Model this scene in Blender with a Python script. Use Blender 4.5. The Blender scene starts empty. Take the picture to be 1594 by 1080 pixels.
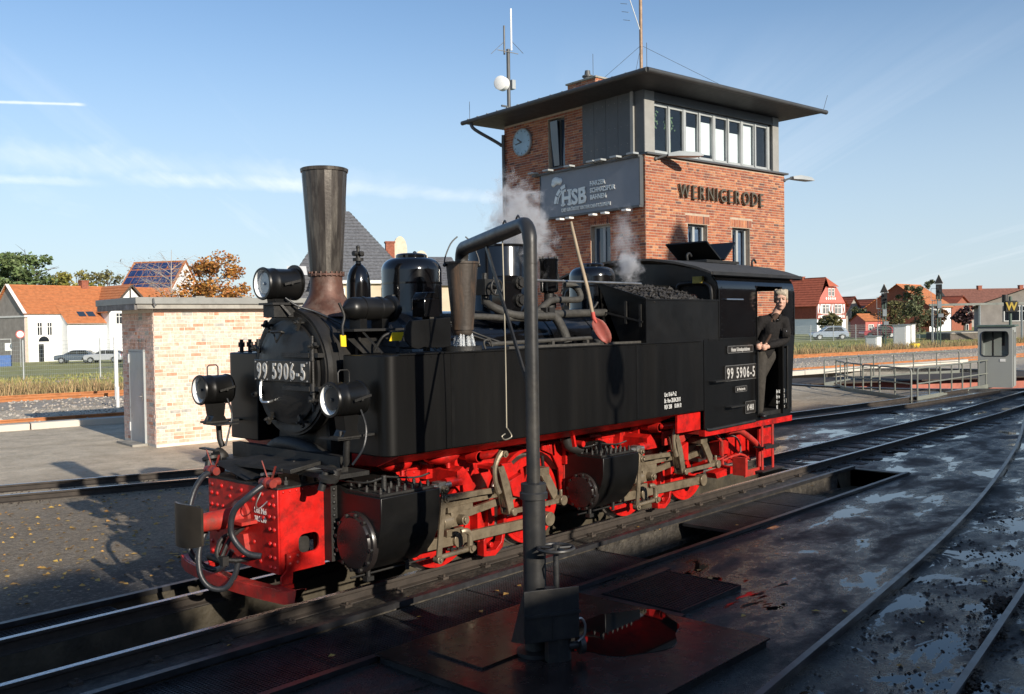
import bpy, math, random
import numpy as np
from mathutils import Vector, Matrix, noise as mnoise
R_ = math.radians
rnd = random.Random(7)
scene = bpy.context.scene
COL = scene.collection

# ------------------------------------------------------------------ camera
def camera_axes(yaw, pitch, roll):
    f = Vector((math.cos(yaw), math.sin(yaw), 0)); r = Vector((f.y, -f.x, 0)); u = Vector((0, 0, 1))
    f2 = f*math.cos(pitch)+u*math.sin(pitch); u2 = u*math.cos(pitch)-f*math.sin(pitch)
    return r*math.cos(roll)+u2*math.sin(roll), u2*math.cos(roll)-r*math.sin(roll), f2
CAM = Vector((0, -7.687, 2.515))
_r, _u, _f = camera_axes(R_(42.79), R_(-1.495), R_(-0.853))
cd = bpy.data.cameras.new('camera'); cam = bpy.data.objects.new('camera', cd); COL.objects.link(cam)
cd.sensor_width = 36; cd.lens = 1457.2/1594*36; cd.clip_start = .1; cd.clip_end = 3000
M = Matrix.Identity(4)
for i in range(3):
    M[i][0] = _r[i]; M[i][1] = _u[i]; M[i][2] = -_f[i]; M[i][3] = CAM[i]
cam.matrix_world = M
scene.camera = cam

# ------------------------------------------------------------------ sky, sun, exposure
SUN_AZ, SUN_EL = R_(9.3), R_(20)          # shadows run about 9 degrees off +y
S = Vector((-math.sin(SUN_AZ)*math.cos(SUN_EL), -math.cos(SUN_AZ)*math.cos(SUN_EL), math.sin(SUN_EL)))
w = bpy.data.worlds.new('World'); scene.world = w; w.use_nodes = True
nt = w.node_tree; N = nt.nodes; L = nt.links
bg = N['Background']; bg.inputs[1].default_value = .122
sky = N.new('ShaderNodeTexSky'); sky.sky_type = 'NISHITA'; sky.sun_disc = False
sky.sun_elevation = SUN_EL; sky.sun_rotation = R_(189.3); sky.air_density = 1.0; sky.dust_density = .3; sky.ozone_density = 3.2
tc = N.new('ShaderNodeTexCoord')
def wn(t, **k):
    n = N.new(t)
    for a, b in k.items(): setattr(n, a, b)
    return n
def wmath(op, a, b=None, c=None):
    n = N.new('ShaderNodeMath'); n.operation = op
    for i, v in enumerate((a, b, c)):
        if v is None: continue
        if isinstance(v, (int, float)): n.inputs[i].default_value = v
        else: L.new(v, n.inputs[i])
    return n.outputs[0]
sep = wn('ShaderNodeSeparateXYZ'); L.new(tc.outputs['Generated'], sep.inputs[0])
# thin cirrus: stretched noise on a flat layer high above the place
den = wmath('ADD', wmath('MAXIMUM', sep.outputs[2], -.02), .12)
u_ = wmath('DIVIDE', sep.outputs[0], den); v_ = wmath('DIVIDE', sep.outputs[1], den)
# rotate so that the streaks run roughly across the view
a_ = R_(-47)
p_ = wmath('ADD', wmath('MULTIPLY', u_, math.cos(a_)), wmath('MULTIPLY', v_, -math.sin(a_)))
q_ = wmath('ADD', wmath('MULTIPLY', u_, math.sin(a_)), wmath('MULTIPLY', v_, math.cos(a_)))
cmb = wn('ShaderNodeCombineXYZ'); L.new(wmath('MULTIPLY', p_, .16), cmb.inputs[0]); L.new(wmath('MULTIPLY', q_, .75), cmb.inputs[1])
nz = wn('ShaderNodeTexNoise'); nz.inputs['Scale'].default_value = 1.15; nz.inputs['Detail'].default_value = 9; nz.inputs['Roughness'].default_value = .62
nz.inputs['Distortion'].default_value = .6
L.new(cmb.outputs[0], nz.inputs[0])
mr = wn('ShaderNodeMapRange'); mr.inputs[1].default_value = .50; mr.inputs[2].default_value = .74; mr.inputs[3].default_value = 0; mr.inputs[4].default_value = .42
L.new(nz.outputs[0], mr.inputs[0])
# the streaks fade out high in the sky
fade = wn('ShaderNodeMapRange'); fade.inputs[1].default_value = .30; fade.inputs[2].default_value = .12; fade.inputs[3].default_value = 0; fade.inputs[4].default_value = 1
L.new(sep.outputs[2], fade.inputs[0])
cl = wmath('MULTIPLY', mr.outputs[0], fade.outputs[0])
# contrails: straight bands on the same flat layer
def contrail(px0, dirx, diry, width, lo, hi, amt):
    # line through px0 on the (u,v) layer
    nx, ny = -diry, dirx
    d = wmath('ADD', wmath('MULTIPLY', u_, nx), wmath('ADD', wmath('MULTIPLY', v_, ny), -(px0[0]*nx+px0[1]*ny)))
    t = wmath('ADD', wmath('MULTIPLY', u_, dirx), wmath('ADD', wmath('MULTIPLY', v_, diry), -(px0[0]*dirx+px0[1]*diry)))
    nn = wn('ShaderNodeTexNoise'); nn.inputs['Scale'].default_value = 6; nn.inputs['Detail'].default_value = 5
    L.new(tc.outputs['Generated'], nn.inputs[0]); nn.inputs['Scale'].default_value = 60
    dd = wmath('ADD', wmath('ABSOLUTE', d), wmath('MULTIPLY', wmath('SUBTRACT', nn.outputs[0], .5), width*1.2))
    m = wn('ShaderNodeMapRange'); m.inputs[1].default_value = width; m.inputs[2].default_value = width*.2; m.inputs[3].default_value = 0; m.inputs[4].default_value = amt
    L.new(dd, m.inputs[0])
    def ramp(a0, a1):
        k = wn('ShaderNodeMapRange', interpolation_type='SMOOTHSTEP'); k.inputs[1].default_value = a0; k.inputs[2].default_value = a1; L.new(t, k.inputs[0]); return k.outputs[0]
    s_ = min(.35, (hi-lo)*.25) if width > .03 else .03
    e = wmath('MULTIPLY', ramp(lo, lo+s_), ramp(hi, hi-s_))
    if width > .03:                       # old trails have broken up into wisps
        ww = wn('ShaderNodeMapRange', interpolation_type='SMOOTHSTEP'); ww.inputs[1].default_value = .36; ww.inputs[2].default_value = .62; L.new(nz.outputs[0], ww.inputs[0]); e = wmath('MULTIPLY', e, ww.outputs[0])
    return wmath('MULTIPLY', m.outputs[0], e)
def sky_uv(px, py):
    d = (_f*1457.2 + _r*(px-797) - _u*(py-540)).normalized()
    k = max(d.z, -.02)+.12
    return (d.x/k, d.y/k)
for (a, b, wd, amt) in [((-700, 150), (138, 163), .016, .55), ((140, 276), (900, 318), .12, .55), ((-300, 268), (190, 287), .07, .42), ((-500, 215), (700, 300), .22, .28)]:
    A = Vector(sky_uv(*a)); B = Vector(sky_uv(*b)); dv = (B-A); ln = dv.length; dv /= ln
    cl = wmath('ADD', cl, contrail((A.x, A.y), dv.x, dv.y, wd, 0, ln, amt))
cl = wmath('MINIMUM', cl, .85)
# thin pale veil low over the horizon, all the way round
veil = wn('ShaderNodeMapRange', interpolation_type='SMOOTHERSTEP'); veil.inputs[1].default_value = .40; veil.inputs[2].default_value = -.03; veil.inputs[3].default_value = 0; veil.inputs[4].default_value = .72
L.new(sep.outputs[2], veil.inputs[0])
vm = wn('ShaderNodeMix', data_type='RGBA'); L.new(veil.outputs[0], vm.inputs[0]); L.new(sky.outputs[0], vm.inputs[6]); vm.inputs[7].default_value = (4.0, 4.75, 5.6, 1)
mx = wn('ShaderNodeMix', data_type='RGBA'); L.new(cl, mx.inputs[0]); L.new(vm.outputs[2], mx.inputs[6])
mx.inputs[7].default_value = (8.2, 8.3, 8.6, 1)
L.new(mx.outputs[2], bg.inputs[0])
sl = bpy.data.lights.new('sun', 'SUN'); sl.energy = 5.0; sl.angle = R_(.53); sl.color = (1, .91, .78)
so = bpy.data.objects.new('sun', sl); COL.objects.link(so); so.location = (-10, -40, 30)
so.rotation_euler = (-S).to_track_quat('-Z', 'Y').to_euler()
vs = scene.view_settings; vs.view_transform = 'Standard'; vs.look = 'None'; vs.exposure = 0.32; vs.gamma = 1; vs.use_curve_mapping = False
cy = scene.cycles; cy.max_bounces = 8; cy.volume_bounces = 1; cy.volume_step_rate = 2

# ------------------------------------------------------------------ mesh helpers
WORLD = {}                                # object name -> world location of its origin
class MB:
    """collects shapes in world space (after M) and builds one mesh object"""
    def __init__(s, M=None):
        s.v = []; s.f = []; s.M = M
    def add(s, vs_, fs):
        o = len(s.v)
        if s.M is not None: vs_ = [s.M @ Vector(q) for q in vs_]
        s.v += [tuple(q) for q in vs_]; s.f += [tuple(i+o for i in f) for f in fs]
        return s
    def box(s, x0, x1, y0, y1, z0, z1):
        if x0 > x1: x0, x1 = x1, x0
        if y0 > y1: y0, y1 = y1, y0
        if z0 > z1: z0, z1 = z1, z0
        return s.add([(x0,y0,z0),(x1,y0,z0),(x1,y1,z0),(x0,y1,z0),(x0,y0,z1),(x1,y0,z1),(x1,y1,z1),(x0,y1,z1)],
                     [(0,3,2,1),(4,5,6,7),(0,1,5,4),(1,2,6,5),(2,3,7,6),(3,0,4,7)])
    def bar(s, p0, p1, w, h, up=(0,0,1)):
        """rectangular bar from p0 to p1; w across, h along 'up'"""
        p0 = Vector(p0); p1 = Vector(p1); d = (p1-p0).normalized(); up = Vector(up)
        if abs(d.dot(up)) > .98: up = Vector((1,0,0))
        a = d.cross(up).normalized()*w/2; b = a.cross(d).normalized()*h/2
        v = [p0-a-b, p0+a-b, p0+a+b, p0-a+b, p1-a-b, p1+a-b, p1+a+b, p1-a+b]
        return s.add(v, [(0,1,2,3),(7,6,5,4),(0,4,5,1),(1,5,6,2),(2,6,7,3),(3,7,4,0)])
    def cyl(s, p0, p1, r0, r1=None, n=16, cap=True):
        r1 = r0 if r1 is None else r1
        return s.lathe(p0, Vector(p1)-Vector(p0), [(0, r0), (1, r1)], n, cap, rel=True)
    def lathe(s, o, axis, prof, n=24, cap=True, rel=False, a0=0, sy=1.0):
        o = Vector(o); ax = Vector(axis); ln = ax.length; ax = ax.normalized()
        t = Vector((0,0,1)) if abs(ax.z) < .9 else Vector((1,0,0))
        e1 = ax.cross(t).normalized(); e2 = ax.cross(e1).normalized()
        V = []; F = []
        for (h, r) in prof:
            c = o+ax*(h*ln if rel else h)
            for i in range(n):
                a = a0+2*math.pi*i/n
                V.append(c+e1*(r*math.cos(a))+e2*(r*math.sin(a)*sy))
        m = len(prof)
        for j in range(m-1):
            for i in range(n):
                k = (i+1) % n
                F.append((j*n+i, j*n+k, (j+1)*n+k, (j+1)*n+i))
        if cap:
            F.append(tuple(range(n-1, -1, -1))); F.append(tuple((m-1)*n+i for i in range(n)))
        return s.add(V, F)
    def ball(s, c, r, n=10, m=6, sz=1.0):
        prof = [(-r*sz*math.cos(math.pi*j/m), max(r*math.sin(math.pi*j/m), r*.02)) for j in range(m+1)]
        return s.lathe(c, (0,0,1), prof, n)
    def ellip(s, c, rx, ry, rz, n=14, m=9, rot=None):
        V = []; F = []; c = Vector(c)
        for j in range(m+1):
            t = math.pi*j/m; 
            for i in range(n):
                a = 2*math.pi*i/n; q = Vector((rx*math.sin(t)*math.cos(a)+1e-5*math.cos(a), ry*math.sin(t)*math.sin(a)+1e-5*math.sin(a), -rz*math.cos(t)))
                if rot is not None: q = rot @ q
                V.append(c+q)
        for j in range(m):
            for i in range(n):
                k = (i+1) % n; F.append((j*n+i, j*n+k, (j+1)*n+k, (j+1)*n+i))
        F.append(tuple(range(n-1,-1,-1))); F.append(tuple(m*n+i for i in range(n)))
        return s.add(V, F)
    def tube(s, pts, r, n=8, cap=True, smooth=0):
        P = [Vector(q) for q in pts]
        if smooth: P = spline(P, smooth)
        m = len(P); rs = r if isinstance(r, (list, tuple)) else [r]*m
        if len(rs) != m:
            rs = [np.interp(i/(m-1), np.linspace(0,1,len(rs)), rs) for i in range(m)]
        V = []; F = []; prev = None
        for i in range(m):
            d = (P[min(i+1,m-1)]-P[max(i-1,0)]).normalized()
            if prev is None:
                t = Vector((0,0,1)) if abs(d.z) < .9 else Vector((1,0,0)); e1 = d.cross(t).normalized()
            else:
                e1 = (prev-d*prev.dot(d)).normalized()
            prev = e1; e2 = d.cross(e1)
            for k in range(n):
                a = 2*math.pi*k/n; V.append(P[i]+(e1*math.cos(a)+e2*math.sin(a))*rs[i])
        for i in range(m-1):
            for k in range(n):
                l = (k+1) % n; F.append((i*n+k, i*n+l, (i+1)*n+l, (i+1)*n+k))
        if cap: F.append(tuple(range(n-1,-1,-1))); F.append(tuple((m-1)*n+k for k in range(n)))
        return s.add(V, F)
    def prism(s, pts, axis, a, b):
        """2-D outline extruded along an axis ('x': pts are (y,z); 'y': (x,z); 'z': (x,y))"""
        def q(p, t): return {'x': (t,p[0],p[1]), 'y': (p[0],t,p[1]), 'z': (p[0],p[1],t)}[axis]
        n = len(pts); V = [q(p,a) for p in pts]+[q(p,b) for p in pts]
        F = [tuple(range(n))[::-1], tuple(range(n,2*n))]+[(i,(i+1)%n,n+(i+1)%n,n+i) for i in range(n)]
        return s.add(V, F)
    def ring(s, outer, inner, axis, a, b):
        """plate with a hole: outer and inner outlines with the same number of points"""
        def q(p, t): return {'x': (t,p[0],p[1]), 'y': (p[0],t,p[1]), 'z': (p[0],p[1],t)}[axis]
        n = len(outer)
        V = [q(p,a) for p in outer]+[q(p,a) for p in inner]+[q(p,b) for p in outer]+[q(p,b) for p in inner]
        F = []
        for i in range(n):
            k = (i+1) % n
            F += [(i,k,n+k,n+i), (2*n+i,3*n+i,3*n+k,2*n+k), (i,2*n+i,2*n+k,k), (n+i,n+k,3*n+k,3*n+i)]
        return s.add(V, F)
    def mesh(s, me, M=None):
        vs_ = [(M @ v.co) if M is not None else v.co.copy() for v in me.vertices]
        return s.add(vs_, [tuple(p.vertices) for p in me.polygons])
    def build(s, name, mat, parent=None, angle=38, bevel=0, flat=False, kind=None, origin=None, subs=0):
        me = bpy.data.meshes.new(name); V = np.array(s.v, dtype=float).reshape(-1,3)
        if parent is not None: org = Vector(WORLD[parent.name])
        elif origin is not None: org = Vector(origin)
        else: org = Vector(((V[:,0].min()+V[:,0].max())/2, (V[:,1].min()+V[:,1].max())/2, V[:,2].min()))
        Vl = V-np.array(org)
        if parent is not None:           # put the part's own origin at its centre
            own = Vector(((V[:,0].min()+V[:,0].max())/2, (V[:,1].min()+V[:,1].max())/2, (V[:,2].min()+V[:,2].max())/2)); Vl = V-np.array(own)
        me.from_pydata(Vl.tolist(), [], s.f); me.validate(); 
        me.materials.append(mat)
        if not flat:
            me.polygons.foreach_set('use_smooth', [True]*len(me.polygons)); me.set_sharp_from_angle(angle=R_(angle))
        o = bpy.data.objects.new(name, me); COL.objects.link(o)
        if parent is not None:
            o.parent = parent; o.location = own-org; WORLD[o.name] = tuple(own)
        else:
            o.location = org; WORLD[o.name] = tuple(org)
        if bevel:
            b = o.modifiers.new('bevel', 'BEVEL'); b.width = bevel; b.segments = 2; b.limit_method = 'ANGLE'; b.angle_limit = R_(40)
        if kind: o['kind'] = kind
        return o
def spline(P, k):
    out = []; n = len(P)
    for i in range(n-1):
        p0 = P[max(i-1,0)]; p1 = P[i]; p2 = P[i+1]; p3 = P[min(i+2,n-1)]
        for j in range(k):
            t = j/k; out.append(.5*((2*p1)+(p2-p0)*t+(2*p0-5*p1+4*p2-p3)*t*t+(3*p1-p0-3*p2+p3)*t**3))
    out.append(P[-1]); return out
def rrect(x0, x1, z0, z1, r, n=5):
    out = []
    for cx, cz, a in ((x1-r,z1-r,0),(x0+r,z1-r,90),(x0+r,z0+r,180),(x1-r,z0+r,270)):
        for i in range(n+1):
            t = R_(a+90*i/n); out.append((cx+r*math.cos(t), cz+r*math.sin(t)))
    return out
def holed(mb, X0, X1, Z0, Z1, holes, axis, a, b, n=4):
    """plate X0..X1 x Z0..Z1 with round-cornered openings (x0,x1,z0,z1,r), side by side along x"""
    def slab(x0, x1, z0, z1):
        if x1-x0 > 1e-5 and z1-z0 > 1e-5: mb.prism([(x0,z0),(x1,z0),(x1,z1),(x0,z1)], axis, a, b)
    cur = X0
    for (x0, x1, z0, z1, r) in sorted(holes):
        slab(cur, x0, Z0, Z1); slab(x0, x1, Z0, z0); slab(x0, x1, z1, Z1); cur = x1
        if r:
            for cx, cz, kx, kz, t0 in ((x1-r,z1-r,x1,z1,0),(x0+r,z1-r,x0,z1,90),(x0+r,z0+r,x0,z0,180),(x1-r,z0+r,x1,z0,270)):
                arc = [(cx+r*math.cos(R_(t0+90*i/n)), cz+r*math.sin(R_(t0+90*i/n))) for i in range(n+1)]
                if (t0 in (180,) and z0 <= Z0) or (t0 == 270 and z0 <= Z0): continue
                mb.prism(arc+[(kx,kz)], axis, a, b)
    slab(cur, X1, Z0, Z1)
    return mb
def thing(name, label, cat, loc, group=None):
    o = bpy.data.objects.new(name, None); COL.objects.link(o); o.location = loc; o.empty_display_size = .2
    WORLD[o.name] = tuple(loc)
    o['label'] = label; o['category'] = cat
    if group: o['group'] = group
    return o
def setting(name, loc=(0,0,0)):
    o = bpy.data.objects.new(name, None); COL.objects.link(o); o.location = loc; WORLD[o.name] = tuple(loc); o['kind'] = 'structure'; return o
def tag(o, label, cat, group=None):
    o['label'] = label; o['category'] = cat
    if group: o['group'] = group
    return o
def copy_tree(o, offset=(0,0,0), label=None, parent=None, rz=None):
    c = o.copy(); COL.objects.link(c)
    if parent is not None: c.parent = parent
    else:
        c.location = Vector(o.location)+Vector(offset)
        if rz is not None: c.rotation_euler = (0,0,rz)
        if label: c['label'] = label
    for ch in o.children: copy_tree(ch, parent=c)
    return c
def text_mesh(txt, size, depth=.004, sx=1.0, align='LEFT', shear=0, bold=0, space=1.0):
    cu = bpy.data.curves.new('txt', 'FONT'); cu.body = txt; cu.size = size; cu.extrude = depth; cu.align_x = align; cu.shear = shear
    cu.resolution_u = 3; cu.offset = bold; cu.space_character = space
    ob = bpy.data.objects.new('txt', cu); me = bpy.data.meshes.new_from_object(ob)
    for v in me.vertices: v.co.x *= sx
    bpy.data.objects.remove(ob); return me
def frame(o, ex, ey, ez):
    """matrix with columns ex,ey,ez at o"""
    m = Matrix.Identity(4)
    for i in range(3): m[i][0] = ex[i]; m[i][1] = ey[i]; m[i][2] = ez[i]; m[i][3] = o[i]
    return m
SIDE = lambda x, z, y: frame((x, y, z), (1,0,0), (0,0,1), (0,-1,0))      # text reading on a face that looks to -y
FRONT = lambda y, z, x: frame((x, y, z), (0,-1,0), (0,0,1), (-1,0,0))    # text on a face that looks to -x

# ------------------------------------------------------------------ materials
def mat(name, col, rough=.5, metal=0, var=.18, scale=3.0, bump=0., bscale=30, spec=.5, rvar=.12, dirt=None, dirt_amt=.5, dirt_scale=2.0, coat=0, island=0, objrand=0, detail=6, streak=False):
    m = bpy.data.materials.new(name); m.use_nodes = True; t = m.node_tree; n = t.nodes; l = t.links; b = n['Principled BSDF']
    g = n.new('ShaderNodeNewGeometry'); pos = g.outputs['Position']
    if streak:
        mp = n.new('ShaderNodeMapping'); mp.inputs['Scale'].default_value = (1,1,.12); l.new(pos, mp.inputs[0]); pos = mp.outputs[0]
    nz = n.new('ShaderNodeTexNoise'); nz.inputs['Scale'].default_value = scale; nz.inputs['Detail'].default_value = detail; nz.inputs['Roughness'].default_value = .62; l.new(pos, nz.inputs[0])
    rp = n.new('ShaderNodeMapRange'); rp.inputs[1].default_value = .28; rp.inputs[2].default_value = .72; l.new(nz.outputs[0], rp.inputs[0])
    c = n.new('ShaderNodeMix'); c.data_type = 'RGBA'
    c.inputs[6].default_value = (*[max(0, x*(1-var)) for x in col], 1); c.inputs[7].default_value = (*[min(1, x*(1+var)) for x in col], 1)
    l.new(rp.outputs[0], c.inputs[0]); out = c.outputs[2]
    if island or objrand:
        if island: src = g.outputs['Random Per Island']
        else:
            oi = n.new('ShaderNodeObjectInfo'); src = oi.outputs['Random']
        amt = island or objrand
        hs = n.new('ShaderNodeHueSaturation'); l.new(out, hs.inputs['Color'])
        v = n.new('ShaderNodeMapRange'); v.inputs[3].default_value = 1-amt; v.inputs[4].default_value = 1+amt; l.new(src, v.inputs[0]); l.new(v.outputs[0], hs.inputs['Value'])
        wn_ = n.new('ShaderNodeTexWhiteNoise'); wn_.noise_dimensions = '1D'; l.new(src, wn_.inputs['W'])
        h = n.new('ShaderNodeMapRange'); h.inputs[3].default_value = .5-.035*amt; h.inputs[4].default_value = .5+.035*amt; l.new(wn_.outputs[0], h.inputs[0]); l.new(h.outputs[0], hs.inputs['Hue'])
        out = hs.outputs[0]
    if dirt:
        nd = n.new('ShaderNodeTexNoise'); nd.inputs['Scale'].default_value = dirt_scale; nd.inputs['Detail'].default_value = 8; nd.inputs['Roughness'].default_value = .7; l.new(pos, nd.inputs[0])
        dr = n.new('ShaderNodeMapRange'); dr.inputs[1].default_value = .48; dr.inputs[2].default_value = .68; dr.inputs[4].default_value = dirt_amt; l.new(nd.outputs[0], dr.inputs[0])
        dm = n.new('ShaderNodeMix'); dm.data_type = 'RGBA'; l.new(dr.outputs[0], dm.inputs[0]); l.new(out, dm.inputs[6]); dm.inputs[7].default_value = (*dirt, 1); out = dm.outputs[2]
    l.new(out, b.inputs['Base Color'])
    rr = n.new('ShaderNodeMapRange'); rr.inputs[3].default_value = max(.02, rough-rvar); rr.inputs[4].default_value = min(1, rough+rvar)
    nr = n.new('ShaderNodeTexNoise'); nr.inputs['Scale'].default_value = scale*2.3; nr.inputs['Detail'].default_value = 5; l.new(pos, nr.inputs[0]); l.new(nr.outputs[0], rr.inputs[0]); l.new(rr.outputs[0], b.inputs['Roughness'])
    b.inputs['Metallic'].default_value = metal; b.inputs['Specular IOR Level'].default_value = spec
    if coat: b.inputs['Coat Weight'].default_value = coat; b.inputs['Coat Roughness'].default_value = .12
    if bump:
        nb = n.new('ShaderNodeTexNoise'); nb.inputs['Scale'].default_value = bscale; nb.inputs['Detail'].default_value = 6; l.new(g.outputs['Position'], nb.inputs[0])
        bp = n.new('ShaderNodeBump'); bp.inputs['Strength'].default_value = min(1, bump); bp.inputs['Distance'].default_value = .02; l.new(nb.outputs[0], bp.inputs['Height']); l.new(bp.outputs[0], b.inputs['Normal'])
    return m
MT = {}
MT['black'] = mat('black_paint', (.0055,.0054,.0052), .36, spec=.42, var=.35, scale=2.2, rvar=.10, dirt=(.013,.012,.0105), dirt_amt=.5, dirt_scale=1.6, bump=.05, bscale=4)
MT['tank_black'] = mat('tank_black_paint', (.0050,.0049,.0047), .36, var=.3, scale=2.2, rvar=.10, dirt=(.011,.0098,.008), dirt_amt=.5, dirt_scale=2.2, bump=.07, bscale=2.0, spec=.38, streak=True)
MT['black_gloss'] = mat('gloss_black_paint', (.004,.004,.0045), .12, var=.3, scale=3, rvar=.06, bump=.03, bscale=3, coat=.3)
MT['black_matt'] = mat('sooty_black_steel', (.012,.0115,.0105), .55, var=.4, scale=5, dirt=(.04,.035,.03), dirt_amt=.5, dirt_scale=4, bump=.15, bscale=50)
MT['boxblack'] = mat('smokebox_black', (.010,.0095,.009), .48, var=.4, scale=4, dirt=(.03,.026,.021), dirt_amt=.5, dirt_scale=3, bump=.08, bscale=20)
MT['red'] = mat('red_paint', (.50,.010,.007), .40, var=.28, scale=5, rvar=.16, dirt=(.10,.010,.007), dirt_amt=.85, dirt_scale=6.5, bump=.04, bscale=25)
MT['red_dirty'] = mat('worn_red_paint', (.42,.028,.02), .42, var=.25, scale=9, dirt=(.12,.05,.035), dirt_amt=.75, dirt_scale=7, bump=.1, bscale=50)
MT['rod'] = mat('oily_steel_rod', (.235,.190,.130), .34, .4, var=.25, scale=8, dirt=(.07,.050,.03), dirt_amt=.7, dirt_scale=6, bump=.05, bscale=60)
MT['steel'] = mat('bare_steel', (.42,.41,.39), .35, .8, var=.25, scale=9, dirt=(.1,.08,.06), dirt_amt=.5)
MT['bright'] = mat('polished_steel', (.6,.6,.58), .2, .9, var=.1)
MT['rust_iron'] = mat('rusty_cast_iron', (.10,.045,.03), .55, .2, var=.5, scale=6, dirt=(.21,.16,.13), dirt_amt=.6, dirt_scale=5, bump=.12, bscale=35)
MT['chimney'] = mat('weathered_chimney_steel', (.040,.033,.028), .40, .3, var=.6, scale=9, dirt=(.20,.18,.15), dirt_amt=.75, dirt_scale=7, bump=.06, bscale=40, streak=True)
MT['rubber'] = mat('rubber_hose', (.022,.024,.028), .42, var=.3, scale=12, bump=.1, bscale=60)
MT['white_enamel'] = mat('white_enamel', (.78,.80,.80), .3, var=.05)
MT['lens'] = mat('lamp_lens', (.45,.47,.46), .15, var=.25, scale=18, coat=.5)
MT['lettering'] = mat('cast_letters', (.62,.60,.56), .4, .3, var=.15, scale=20)
MT['whitepaint'] = mat('white_paint', (.80,.80,.77), .5, var=.08, scale=20)
MT['plate_black'] = mat('number_plate_black', (.018,.016,.014), .4, var=.3, scale=10)
MT['yellow'] = mat('yellow_tag', (.85,.58,.02), .45, var=.1)
MT['brass'] = mat('brass', (.45,.30,.10), .35, .8, var=.25)
MT['lagging'] = mat('wrapped_pipe', (.045,.042,.036), .7, var=.4, scale=14, bump=.35, bscale=45)
MT['coal'] = mat('coal', (.030,.027,.024), .6, var=.5, scale=20, bump=.4, bscale=40)
MT['wood_handle'] = mat('worn_wood', (.30,.23,.15), .6, var=.35, scale=15, streak=True)
MT['glass'] = None
def glass_mat(name, tint=(.03,.045,.07), rough=.03):
    m = bpy.data.materials.new(name); m.use_nodes = True; b = m.node_tree.nodes['Principled BSDF']
    b.inputs['Base Color'].default_value = (*tint, 1); b.inputs['Roughness'].default_value = rough; b.inputs['Specular IOR Level'].default_value = .9
    return m
MT['glass'] = glass_mat('window_glass')
MT['glass_dark'] = glass_mat('dark_window_glass', (.012,.015,.02))
def clear_glass(name, col=(.85,.92,.95)):
    m = bpy.data.materials.new(name); m.use_nodes = True; t = m.node_tree; n = t.nodes; l = t.links
    for x in list(n):
        if x.type == 'BSDF_PRINCIPLED': n.remove(x)
    o = [x for x in n if x.type == 'OUTPUT_MATERIAL'][0]
    tr = n.new('ShaderNodeBsdfTransparent'); tr.inputs[0].default_value = (*col,1); gl = n.new('ShaderNodeBsdfGlossy'); gl.inputs['Roughness'].default_value = .02
    fr = n.new('ShaderNodeLayerWeight'); pw = n.new('ShaderNodeMath'); pw.operation = 'POWER'; pw.inputs[1].default_value = 4; l.new(fr.outputs['Facing'], pw.inputs[0]); sc = n.new('ShaderNodeMapRange'); sc.inputs[3].default_value = .08; sc.inputs[4].default_value = .95; l.new(pw.outputs[0], sc.inputs[0]); mx = n.new('ShaderNodeMixShader')
    l.new(sc.outputs[0], mx.inputs[0]); l.new(tr.outputs[0], mx.inputs[1]); l.new(gl.outputs[0], mx.inputs[2]); l.new(mx.outputs[0], o.inputs[0]); return m
MT['clear'] = clear_glass('clear_glass')
# ================================================================== SETTING
GZ = -.12                                 # yard level below the rail heads
def smooth(a, b, t):
    t = max(0, min(1, (t-a)/(b-a))); return t*t*(3-2*t)
def zg(x, y): return GZ-1.3*smooth(32, 75, y-.4*x)
# main-line frame: concrete edge of the yard runs along it
LO = Vector((9, 18.8, 0)); LD = Vector((math.cos(R_(-10.8)), math.sin(R_(-10.8)), 0)); LN = Vector((-LD.y, LD.x, 0))
def lp(s, t, z=0): q = LO+LD*s+LN*t; return Vector((q.x, q.y, z))

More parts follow.
